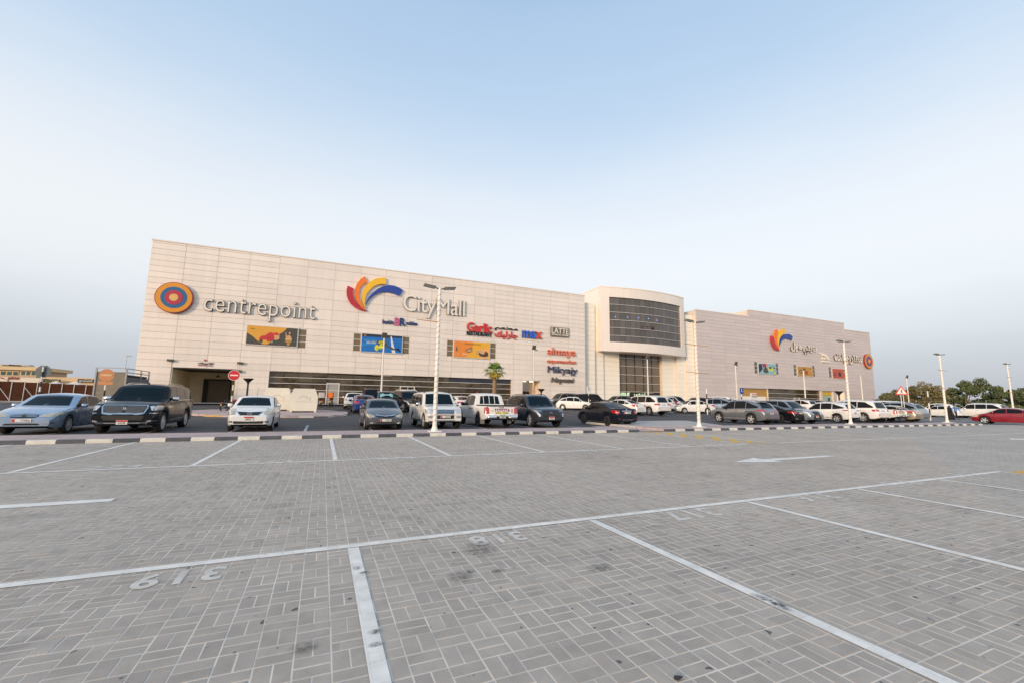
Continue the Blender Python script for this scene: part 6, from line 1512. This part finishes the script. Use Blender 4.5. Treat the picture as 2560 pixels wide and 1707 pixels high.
# --- motorbikes
def motorbike(X, Y, rz, label, boxm, box=True, group='motorbikes by the shop front'):
    root = thing('motorbike', (X, Y, zg(Y)), label, 'motorbike', group, rz)
    for x in (-.62, .62):
        mb = MB(); n = 18; mb.tube([(x+.26*math.cos(2*math.pi*k/n), 0, .30+.26*math.sin(2*math.pi*k/n)) for k in range(n+1)], .045, 6, False); w = mb.build('wheel', M_RUB, root, 40)
        mb = MB(); [mb.tube([(x, 0, .30), (x+.24*math.cos(a), 0, .30+.24*math.sin(a))], .012, 4) for a in [k*2*math.pi/5 for k in range(5)]]; mb.build('spokes', M_RIM, w)
    MB().tube([(.62, 0, .30), (.45, 0, .85), (.40, 0, 1.02)], .03, 6).build('fork', M_RIM, root); MB().tube([(.40, -.34, 1.04), (.42, 0, 1.0), (.40, .34, 1.04)], .018, 6).build('handlebar', M_SB, root)
    MB().tube([(.45, 0, .80), (.2, 0, .62), (-.2, 0, .50), (-.62, 0, .30)], .05, 6).build('frame', M_SB, root); MB().cbox((0, 0, .42), (.36, .26, .28), .05).build('engine', M_STEEL, root, 40)
    MB().cbox((.16, 0, .80), (.46, .26, .20), .07).build('fuel_tank', mat('bike_red', (.35, .03, .02), .3) if not box else M_SB, root, 40); MB().cbox((-.32, 0, .80), (.62, .24, .09), .03).build('seat', M_SB, root, 40)
    MB().cbox((.50, 0, .92), (.12, .2, .18), .05).build('headlamp', M_HL, root, 40); MB().cbox((-.80, 0, .66), (.05, .16, .08), .02).build('tail_lamp', M_TL, root); MB().cbox((-.84, 0, .50), (.012, .20, .16), .004).build('number_plate', mat('plate_amber', (.65, .40, .12), .5), root); MB().cbox((-.72, 0, .62), (.30, .14, .03), .01).build('mudguard', M_SB, root)
    if box:
        b = MB().cbox((-.62, 0, 1.13), (.50, .52, .52), .03).build('delivery_box', boxm, root, 40); MB().cbox((-.62, 0, 1.395), (.52, .54, .03), .01).build('lid', boxm, b)
    return root
motorbike(bear(801, 47.0, 1005), 47.0, math.pi/2+.1, 'motorbike with a white delivery box left of the orange-boxed one', mat('box_white', (.66, .58, .54), .5)); motorbike(bear(828, 47.2, 1005), 47.2, math.pi/2-.2, 'motorbike with an orange delivery box by the steel door', mat('box_orange', (.75, .17, .02), .5))
for i, (px, d_, lb) in enumerate(((586, 37.5, 'dark motorbike parked by the foot of the red no-entry sign'), (602, 39.5, 'dark motorbike parked beside the funnel-topped lamp'))): motorbike(bear(px, d_, 1000), d_, .5+.4*i, lb, M_SB, False)
hl = MB(); hl.lathe([(.001, .15), (.10, .12), (.15, .02), (.14, -.10), (.10, -.12)], 14); o = hl.build('helmet', mat('helmet_orange', (.75, .24, .02), .3), None, 40); o.location = (bear(808, 46.9, 990), 46.75, zg(47)+1.28); tag(o, 'orange helmet hanging beside the white delivery box', 'helmet')
# sunshade in the charcoal SUV is part of that car
o = MB().prism([(-.62, 0), (.62, 0), (.56, .30), (.30, .36), (.20, .28), (-.20, .28), (-.30, .36), (-.56, .30)], lambda u, v: (1.06-v*1.05, u, 1.15+v), lambda u, v: (1.07-v*1.05, u, 1.16+v)).build('sunshade', mat('teal_sunshade', (.28, .52, .52), .5), sun_shade)

# ================================================================ PLANTS, PEOPLE, THE FAR LEFT
def leafmat(name, col, var=.35):
    t = NT(name); f = t.math('MULTIPLY', t.mr(t.rnd(), 0, 1, 1-var, 1+var), t.mr(t.noise(t.pos(), .9, 3), .3, .7, .75, 1.25)); t.set(t.vary(col, f), .7, spec=.25); return t.m
M_BARK = mat('bark', (.14, .105, .07), .9, var=.25, scale=6, bump=.5)
M_LEAFS = [leafmat('leaf_olive', (.155, .16, .08)), leafmat('leaf_green', (.11, .14, .062)), leafmat('leaf_dry', (.20, .175, .08))]
def leaf_cloud(blobs, n, size, seed):
    r = np.random.default_rng(seed); tot = sum(b[3]*b[4]*b[5] for b in blobs); V = []; F = []
    for (x, y, z, rx, ry, rz_) in blobs:
        k = max(12, int(n*rx*ry*rz_/tot))
        d = r.normal(size=(k, 3)); d /= np.linalg.norm(d, axis=1)[:, None]; rad = r.uniform(.45, 1.06, k)**.6
        c_ = np.array([x, y, z])+d*rad[:, None]*np.array([rx, ry, rz_])*(1+.18*np.sin(d[:, :1]*7+d[:, 1:2]*5+x))
        for q in c_:
            a, b = r.normal(size=3), r.normal(size=3); a /= np.linalg.norm(a); b -= a*a.dot(b); b /= np.linalg.norm(b); s = size*r.uniform(.6, 1.4); i = len(V)
            V += [q-a*s-b*s*.35, q+b*s*.6, q+a*s-b*s*.2, q-b*s*.7]; F.append((i, i+1, i+2, i+3))
    return V, F
def tree(px, d, pyt, width, label, kind=0, seed=1, low=.9, n=3300):
    b = depth_at(px, 1010, d); z0 = zg(b.y)-.05; top = depth_at(px, pyt, d).z-z0; r = random.Random(seed)
    root = thing('acacia_tree', (b.x, b.y, z0), label, 'tree', 'trees beyond the car park')
    w = width/FPX*d/2
    mb = MB(); limbs = []
    for k in range(3):
        ox = r.uniform(-.3, .3)*w; pts = [(ox*.2, 0, 0), (ox*.5+r.uniform(-.2, .2), r.uniform(-.3, .3), top*.3), (ox*1.6, r.uniform(-.5, .5), top*.62)]; mb.tube(pts, [.16, .11, .05], 7); limbs.append(pts[-1])
    mb.build('trunk', M_BARK, root, 50)
    blobs = []
    for k in range(17):
        a = r.uniform(-1, 1); zz = r.uniform(low if low < top*.5 else top*.4, top*.84); env = math.sqrt(max(.05, 1-((zz/top-.5)/.62)**2)); rr = w*r.uniform(.16, .36)
        blobs.append((a*w*.72*env, r.uniform(-.6, .6)*w, zz, rr*1.15, rr, min(rr*.75, top*.2)))
    blobs.append((r.uniform(-.3, .3)*w, 0, top*.84, w*.36, w*.36, top*.15))
    V, F = leaf_cloud(blobs, n, .10+.0007*d, seed); me = bpy.data.meshes.new('crown'); me.from_pydata([tuple(v) for v in V], [], F); link('crown', me, root, M_LEAFS[kind])
    return root
TREES = [(2216, 82, 981, 60, 'low olive tree just right of the mall corner', 0), (2246, 95, 972, 60, 'olive tree behind the triangular warning sign', 0), (2285, 84, 962, 66, 'rounded olive tree right of the warning sign', 2), (2318, 80, 953, 84, 'domed dry-green tree behind the striped post', 2), (2345, 78, 975, 46, 'lower dry tree left of the fourth tall lamp post', 2),
         (2384, 84, 967, 50, 'grey-green tree right of the fourth tall lamp post', 0), (2420, 80, 949, 62, 'tall green tree behind the white long SUV, left half of the pair', 1), (2462, 82, 943, 78, 'tallest green tree behind the red sedan', 1), (2500, 78, 963, 56, 'green tree left of the last lamp post', 1), (2533, 84, 972, 50, 'dark green tree behind the last lamp post', 1), (2566, 78, 968, 60, 'dark green tree cut by the right edge of the picture', 1)]
for i, (px, d, pt_, w, lb, kd) in enumerate(TREES): tree(px, d, pt_, w, lb, kd, 11+i)
# low scrub under them: nobody could count it
rs = random.Random(5); bl = []
for k in range(70):
    q = depth_at(rs.uniform(2195, 2620), 1009, rs.uniform(66, 92)); bl.append((q.x, q.y, zg(q.y)+.45, rs.uniform(1.2, 2.6), rs.uniform(1, 1.6), rs.uniform(.6, 1.2)))
V, F = leaf_cloud(bl, 14000, .17, 3); me = bpy.data.meshes.new('scrub'); me.from_pydata([tuple(v) for v in V], [], F); tag(link('scrub', me, None, M_LEAFS[0]), 'low olive scrub along the far edge of the car park', 'scrub', kind='stuff')
# the belt of trees across the road behind the viewer, mirrored in the shop windows
bl = []
for k in range(46):
    x = -70+k*5.2+rs.uniform(-2, 2); h = rs.uniform(4.5, 11); bl.append((x, -62+rs.uniform(-6, 6), h*.5, rs.uniform(2.4, 4.2), 3, h*.5))
V, F = leaf_cloud(bl, 9000, .55, 4); me = bpy.data.meshes.new('tree_belt'); me.from_pydata([tuple(v) for v in V], [], F); tag(link('tree_belt', me, None, M_LEAFS[1]), 'belt of dark trees mirrored in the shop windows', 'trees', kind='stuff')
# --- fan palm
pb = depth_at(1236, 985, 44); z0 = zg(pb.y); Hp = depth_at(1239, 927, 44).z-z0
palm = thing('palm_tree', (pb.x, pb.y, z0), 'small fan palm with yellowing lower leaves in front of the shop windows', 'tree')
mb = MB(); mb.lathe([(.24*(1+.10*(k % 2))*(1-.25*k/16), Hp*.95*k/16) for k in range(17)], 12); mb.build('trunk', mat('palm_bark', (.26, .18, .105), .9, var=.25, scale=8), palm, 20)
M_FR = [leafmat('frond_green', (.15, .24, .045), .3), leafmat('frond_yellow', (.40, .32, .05), .3), leafmat('frond_dry', (.24, .15, .06), .3)]
rp = random.Random(2)
for k in range(34):
    el = R(78-k*4.4+rp.uniform(-6, 6)); az = k*2.399+rp.uniform(-.3, .3); ln = rp.uniform(.95, 1.25) if k < 24 else rp.uniform(.7, .95)
    dv = Vector((math.cos(az)*math.cos(el), math.sin(az)*math.cos(el), math.sin(el))); side = Vector((-math.sin(az), math.cos(az), 0)); upv = side.cross(dv)*-1
    o0 = Vector((0, 0, Hp)); hub = o0+dv*ln*.42; mb = MB(); mb.tube([o0, hub], [.025, .012], 4)
    nn = 11
    for j in range(nn):
        a = R(-75+150*j/(nn-1)); dr = dv*math.cos(a)+side*math.sin(a); tip = hub+dr*ln*.72*(.8+.2*math.cos(a))-Vector((0, 0, 1))*ln*.16*(1+abs(math.sin(a))); mid = hub+dr*ln*.42; wv = upv.cross(dr).normalized()*.035*1.4
        mb.add([hub, mid+wv, tip, mid-wv], [(0, 1, 2, 3)])
    mb.build('frond', M_FR[0 if k < 19 else 1 if k < 29 else 2], palm, fix=False)
# ---------------------------------------------------------------- people
M_SKIN = mat('skin', (.45, .27, .18), .55, var=.04); M_HAIR = mat('hair_dark', (.02, .016, .014), .6)
def person(loc, rz, label, H, joints_tw, clothes, hairm=None, cover=None):
    """one skinned body grown from a posed skeleton; clothes follow it as children"""
    root = thing('person', loc, label, 'person', rz=rz)
    me = bpy.data.meshes.new('body'); J = joints_tw; names = list(J); E_ = [('pelvis', 'waist'), ('waist', 'chest'), ('chest', 'neck'), ('neck', 'chin'), ('chin', 'crown'), ('pelvis', 'hipL'), ('hipL', 'kneeL'), ('kneeL', 'ankL'), ('ankL', 'toeL'), ('pelvis', 'hipR'), ('hipR', 'kneeR'), ('kneeR', 'ankR'), ('ankR', 'toeR'), ('chest', 'shL'), ('shL', 'elL'), ('elL', 'wrL'), ('wrL', 'hdL'), ('chest', 'shR'), ('shR', 'elR'), ('elR', 'wrR'), ('wrR', 'hdR')]
    me.from_pydata([J[n][0] for n in names], [(names.index(a), names.index(b)) for a, b in E_], [])
    o = bpy.data.objects.new('body', me); COL.objects.link(o); sk = o.modifiers.new('skin', 'SKIN'); 
    for i, n in enumerate(names):
        me.skin_vertices[0].data[i].radius = J[n][1]; me.skin_vertices[0].data[i].use_root = n == 'pelvis'
    ss = o.modifiers.new('sub', 'SUBSURF'); ss.levels = 2; ss.render_levels = 2
    dg = bpy.context.evaluated_depsgraph_get(); m2 = bpy.data.meshes.new_from_object(o.evaluated_get(dg)); bpy.data.objects.remove(o)
    for m in (M_SKIN, clothes['top'], clothes['bottom'], clothes['shoes'], hairm or M_HAIR): m2.materials.append(m)
    for p_ in m2.polygons:
        x, y, z = p_.center; f = z/H
        p_.material_index = 3 if f < .045 else 2 if f < .53 else 1 if f < .825 else 4 if f > .945 or (f > .87 and x < -.03) else 0
        if .40 < f < .56 and abs(y) > .21: p_.material_index = 0
    m2.shade_smooth(); b = link('body', m2, root)
    if cover:
        mb = MB(); mb.lathe(cover[1], 20); c_ = mb.build('gown', cover[0], root, 60)
        for v in c_.data.vertices: v.co.y *= .82; v.co.x *= 1.0
    return root
def pose(H, stride=.0, arm=.1):
    s = H/1.72
    P = {'pelvis': ((0, 0, .94), (.13, .16)), 'waist': ((0, 0, 1.10), (.11, .145)), 'chest': ((.01, 0, 1.30), (.12, .165)), 'neck': ((.02, 0, 1.47), (.055, .055)), 'chin': ((.035, 0, 1.545), (.068, .062)), 'crown': ((.02, 0, 1.66), (.085, .075)),
         'hipL': ((0, .095, .88), (.088, .088)), 'kneeL': ((stride*.55+.03, .10, .49), (.062, .062)), 'ankL': ((stride, .10, .09), (.042, .042)), 'toeL': ((stride+.15, .11, .035), (.035, .04)),
         'hipR': ((0, -.095, .88), (.088, .088)), 'kneeR': ((-stride*.35+.03, -.10, .49), (.062, .062)), 'ankR': ((-stride, -.10, .10), (.042, .042)), 'toeR': ((-stride+.14, -.11, .035), (.035, .04)),
         'shL': ((0, .19, 1.40), (.062, .062)), 'elL': ((-arm, .245, 1.13), (.045, .045)), 'wrL': ((-arm*1.2+.08, .25, .90), (.032, .032)), 'hdL': ((-arm+.12, .25, .80), (.03, .022)),
         'shR': ((0, -.19, 1.40), (.062, .062)), 'elR': ((arm, -.245, 1.13), (.045, .045)), 'wrR': ((arm*1.4+.08, -.25, .91), (.032, .032)), 'hdR': ((arm*1.5+.11, -.25, .81), (.03, .022))}
    return {k: (tuple(v*s for v in p_), tuple(v*s for v in r_)) for k, (p_, r_) in P.items()}
M_ABA = mat('black_cloth', (.012, .012, .013), .85); M_BLUS = mat('light_blue_shirt', (.16, .30, .58), .75); M_TRO = mat('navy_trousers', (.02, .022, .035), .8); M_SHO = mat('dark_shoes', (.02, .018, .016), .5); M_BEI = mat('beige_cloth', (.55, .42, .26), .8); M_PIN = mat('pale_pink_top', (.60, .42, .36), .8); M_BRN = mat('brown_cloth', (.16, .095, .065), .8)
def at_depth(px, d): q = depth_at(px, 1045, d); return (q.x, q.y, zg(q.y))
ABAYA = lambda s: [(.001, 1.70*s), (.07*s, 1.67*s), (.105*s, 1.60*s), (.10*s, 1.50*s), (.22*s, 1.40*s), (.24*s, 1.1*s), (.25*s, .8*s), (.31*s, .35*s), (.36*s, .03*s)]
person(at_depth(2391, 47.0), R(-42), 'person in a light blue shirt and dark trousers walking right', 1.74, pose(1.74, .22, .16), {'top': M_BLUS, 'bottom': M_TRO, 'shoes': M_SHO})
person(at_depth(2376, 47.6), R(-42), 'person in a long black gown walking beside the person in blue', 1.62, pose(1.62, .14, .06), {'top': M_ABA, 'bottom': M_ABA, 'shoes': M_SHO}, cover=(M_ABA, ABAYA(.93)), hairm=M_ABA)
person(at_depth(1667, 50.5), R(-90), 'person in a beige headscarf and long black skirt standing by the white SUV', 1.64, pose(1.64, .03, .05), {'top': M_BEI, 'bottom': M_ABA, 'shoes': M_SHO}, hairm=M_BEI, cover=(M_ABA, [(.17, 1.02), (.20, .8), (.25, .4), (.29, .04)]))
person(at_depth(1684, 49.5), R(-70), 'person in a pale pink top and brown trousers holding a red bag', 1.68, pose(1.68, .04, .12), {'top': M_PIN, 'bottom': M_BRN, 'shoes': M_SHO}, hairm=M_PIN)
q = at_depth(1687, 49.2); o = MB().cbox((0, 0, 0), (.30, .16, .28), .05).build('handbag', mat('red_leather', (.45, .03, .03), .5), None, 40); o.location = (q[0]+.05, q[1]-.22, q[2]+1.12); tag(o, 'red handbag held by the person in the pale pink top', 'bag')
# ---------------------------------------------------------------- far left: fence, shops, louvred enclosure
M_FEN = mat('brown_fence_sheet', (.17, .065, .032), .6, var=.15, scale=2); M_TANW = mat('ochre_wall', (.64, .48, .28), .75, var=.06); M_BEIW = mat('beige_wall', (.55, .43, .32), .8, var=.06)
FY2 = 64.0; fa, fb = bear(-40, FY2, 985), bear(243, FY2, 985); fz = zg(FY2)
fence = thing('site_fence', (fa, FY2, fz), 'brown corrugated sheet fence with grey posts at the far left', 'fence'); npan = 9; zt0 = at(0, 951, FY2).z-fz; zt1 = at(240, 962.5, FY2).z-fz
for k in range(npan):
    x0, x1 = (fb-fa)*k/npan, (fb-fa)*(k+1)/npan; zz = zt0+(zt1-zt0)*(k+.5)/npan-.0; mb = MB(); n = 24; pr = [(x0+.03+(x1-x0-.06)*i/n, .03*(1 if i % 2 else -1)) for i in range(n+1)]
    mb.add([(x, y, 0) for x, y in pr]+[(x, y, zz) for x, y in pr], [(i, i+1, n+2+i, n+1+i) for i in range(n)]); mb.build('sheet', M_FEN, fence, fix=False)
    MB().tube([(x0, -.06, 0), (x0, -.06, zz+.1)], .05, 8).build('post', M_STEEL, fence)
    if k in (1, 3): MB().tube([(x0, -.08, zz*.75), (x0+1.6, -1.2, 0)], .035, 6).build('brace', M_STEEL, fence)
BY = 84.0
xa, xb = bear(-120, BY, 930), bear(92, BY, 930); bz = at(60, 916, BY).z-.5; r92 = xb/BY; d155 = ray(155, 930); Y2 = xb/(d155.x/d155.y)
shop = thing('corner_building', (xb, BY, .6), 'two-storey ochre building with teal windows at the far left', 'building')
mb = MB(); mb.box(xa-xb, 0, 0, max(Y2-BY, 8), -.1, bz-.6); mb.build('wall', M_BEIW, shop); mb = MB(); mb.box(xa-xb-.3, .5, -.5, max(Y2-BY, 8)+.4, bz-.6, bz-.1); mb.build('cornice', M_TANW, shop)
for (pa, pb_) in ((-60, -8), (2, 46), (53, 90)):
    A_1, B_1 = at(pa, 926, BY), at(pb_, 939, BY); f_ = MB(); f_.box(A_1.x-xb, B_1.x-xb, -.06, .02, B_1.z-.6, A_1.z-.6); w_ = f_.build('window', M_TANW, shop)
    n = 3
    for i in range(n): u0, u1 = A_1.x-xb+(B_1.x-A_1.x)*i/n+.08, A_1.x-xb+(B_1.x-A_1.x)*(i+1)/n-.08; MB().box(u0, u1, -.09, -.065, B_1.z-.5, A_1.z-.7).build('pane', M_TEAL, w_)
for i, (px, w_, h_) in enumerate(((8, 1.6, .8), (20, 1.2, 1.2), (33, 1.8, 1.0), (45, 1.4, 1.1), (55, 2.2, 1.2), (70, 1.2, .9))):
    q = at(px, 910, BY+4); MB().cbox((q.x-xb, 4, bz-.1+h_*.3-.25), (w_, 1.2, h_*.6), .05).build('air_conditioner', mat('hvac_grey', (.45, .43, .40), .6), shop)
ya = 79.0; A_1 = bear(-60, ya, 950); B_1 = bear(99, ya, 950); zt_ = at(50, 943, ya).z-.6
aw = thing('restaurant', (A_1, ya, .6), 'white restaurant shop front with dark red Arabic writing at the far left', 'shop'); MB().box(0, B_1-A_1, 0, 4, 0, zt_).build('wall', mat('shop_white', (.72, .66, .56), .7), aw)
q0, q1 = at(20, 945, ya), at(48, 945, ya); me = fit_mesh(text_mesh(arabic('مطعم'), 1, .03, .02), q1.x-q0.x, .9); o = link('lettering', me, aw, M_RD); o.location = ((q0.x+q1.x)/2-A_1, -.06, at(34, 945, ya).z-.6); o.rotation_euler = (R(90), 0, 0)
MB().prism([(at(0, 942, ya).x-A_1, at(0, 942, ya).z-.6), (at(5, 942.5, ya).x-A_1, at(5, 942.5, ya).z-.6), (at(16, 947, ya).x-A_1, at(16, 947, ya).z-.6), (at(4, 945.5, ya).x-A_1, at(4, 945.5, ya).z-.6)], lambda u, v: (u, -.02, v), lambda u, v: (u, -.08, v)).build('swash', M_RD, aw)
ys_ = 80.5; A_1 = bear(100, ys_, 950); B_1 = bear(300, ys_, 950); zt_ = at(150, 942, ys_).z-.6
sr = thing('shop_row', (A_1, ys_, .6), 'low ochre row of shops with black sign boards behind the fence', 'shop'); MB().box(0, B_1-A_1, 0, 8, -.1, zt_).build('wall', M_TANW, sr); C_1 = bear(193, ys_, 950); MB().box(C_1-A_1, B_1-A_1, -.4, 0, -.1, zt_-.1).build('porch', M_TANW, sr)
for (pa, pb_, t0, t1, l1, l2, m2_) in ((111, 151, 946.5, 954, 'المطعم الشعبي', 'KITCHEN', YL), (196, 235, 946, 955.5, 'المقهى', 'AL MAQHA', M_SIGW)):
    a_, b_ = at(pa, t0, ys_-.5), at(pb_, t1, ys_-.5); s_ = MB(); s_.box(a_.x-A_1, b_.x-A_1, -.62, -.5, b_.z-.6, a_.z-.6); bd = s_.build('sign_board', M_LBLK, sr)
    for tx_, f0, f1, mm in ((arabic(l1.replace('ى', 'ي')), .52, .92, M_SIGW), (l2, .10, .44, m2_)):
        me = fit_mesh(text_mesh(tx_, 1, .03, .01), (b_.x-a_.x)*.85, (a_.z-b_.z)*(f1-f0)); o = link('lettering', me, bd, mm); o.location = ((a_.x+b_.x)/2-A_1, -.64, b_.z-.6+(a_.z-b_.z)*(f0+f1)/2); o.rotation_euler = (R(90), 0, 0)
for i, (pa, pb_, pt_) in enumerate(((112, 168, 955.5), (150, 226, 957))):
    a_, b_ = at(pa, pt_, 70), at(pb_, pt_+5, 70); tn = thing('market_tent', ((a_.x+b_.x)/2, 70, .6), ['white peaked canopy behind the fence, left of the pair', 'white peaked canopy behind the fence, right of the pair'][i], 'tent'); hw = (b_.x-a_.x)/2; zt_ = a_.z-.6
    MB().add([(-hw, -1.5, zt_-.5), (hw, -1.5, zt_-.6), (hw, 1.5, zt_-.6), (-hw, 1.5, zt_-.5), (0, 0, zt_+.25)], [(0, 1, 4), (1, 2, 4), (2, 3, 4), (3, 0, 4)]).build('canopy', mat('tent_white', (.74, .72, .68), .7), tn, fix=False)
    for x_ in (-hw, hw): MB().tube([(x_, -1.5, 0), (x_, -1.5, zt_-.5)], .04, 6).build('post', M_STEEL, tn)
# louvred plant enclosure against the mall
ey = 45.5; e0, e1 = bear(238, ey, 950), bear(314, ey, 950); d372 = ray(372, 940); ey2 = e1/(d372.x/d372.y); ez = zg(ey); eh = at(285, 919.5, ey).z-ez
en = thing('louvred_enclosure', (e1, ey, ez), 'grey louvred plant enclosure at the left end of the mall', 'enclosure'); M_LOU = mat('louvre_beige', (.40, .36, .29), .6, .2); M_LOD = mat('louvre_grey', (.22, .24, .26), .5, .3)
MB().box(e0-e1+.1, -.1, .1, ey2-ey-.1, 0, eh-.5).build('core', M_DARK, en)
nl = 26
for k in range(nl):
    z = .1+k*(eh-.4)/nl; a_ = MB().cbox((0, 0, 0), (e1-e0-.1, .03, (eh-.4)/nl*1.02), .004).build('louvre', M_LOU, en); a_.location = ((e0-e1)/2, .02, z+.05); a_.rotation_euler = (R(28), 0, 0)
    if k < nl-4: b_ = MB().cbox((0, 0, 0), (.03, ey2-ey-.1, (eh-.4)/nl*1.02), .004).build('louvre', M_LOD, en); b_.location = (-.02, (ey2-ey)/2, z+.05); b_.rotation_euler = (0, R(28), 0)
for x_, y_ in ((e0-e1, 0), (0, 0), (0, ey2-ey), (0, (ey2-ey)*.62)): MB().box(x_-.05, x_+.05, y_-.05, y_+.05, 0, eh).build('post', M_STEEL, en)
for z in (eh-.03, eh-.35): MB().box(e0-e1, 0, -.04, .04, z, z+.06).box(-.04, .04, 0, ey2-ey, z, z+.06).build('top_rail', M_STEEL, en)
# distant street lamp
b_ = depth_at(302, 1000, 95); t_ = depth_at(306, 888, 95); sl = thing('street_lamp', (b_.x, b_.y, .6), 'thin grey street lamp far behind the louvred enclosure', 'street lamp'); MB().tube([(0, 0, 0), (0, 0, t_.z-.6)], [.10, .06], 8).build('pole', M_STEEL, sl); MB().cbox((.45, 0, t_.z-.58), (.9, .25, .12), .03).build('lamp_head', M_STEEL, sl)
# pile of grey blocks by the fence
for k in range(5):
    q = depth_at(2+k*2.2, 1000, 46); o = MB().cbox((0, 0, 0), (.5, .5, .28), .02).build('concrete_block', M_KG); o.location = (q.x, q.y, zg(q.y)+.14+.29*(k % 2)); o.rotation_euler = (0, 0, k*.5); tag(o, ['grey concrete block lying at the left edge of the picture', 'grey concrete block stacked high at the left edge', 'grey concrete block in the middle of the heap by the fence', 'grey concrete block on top of the heap by the fence', 'grey concrete block at the right end of the heap'][k], 'block', 'heap of concrete blocks')
# a dry leaf and dark scraps on the paving
g_ = gnd(1695, 1697); mb = MB(); mb.add([(-.03, 0, .006), (-.01, .016, .012), (.03, .01, .004), (.024, -.016, .014), (-.012, -.018, .005), (0, 0, .016)], [(0, 1, 5), (1, 2, 5), (2, 3, 5), (3, 4, 5), (4, 0, 5)]); o = mb.build('dry_leaf', mat('dry_leaf', (.03, .028, .028), .7), fix=False); o.location = (g_.x, g_.y, .002); tag(o, 'dark curled leaf on the pavers at the bottom edge', 'leaf')

bpy.data.scenes.remove(TXS)
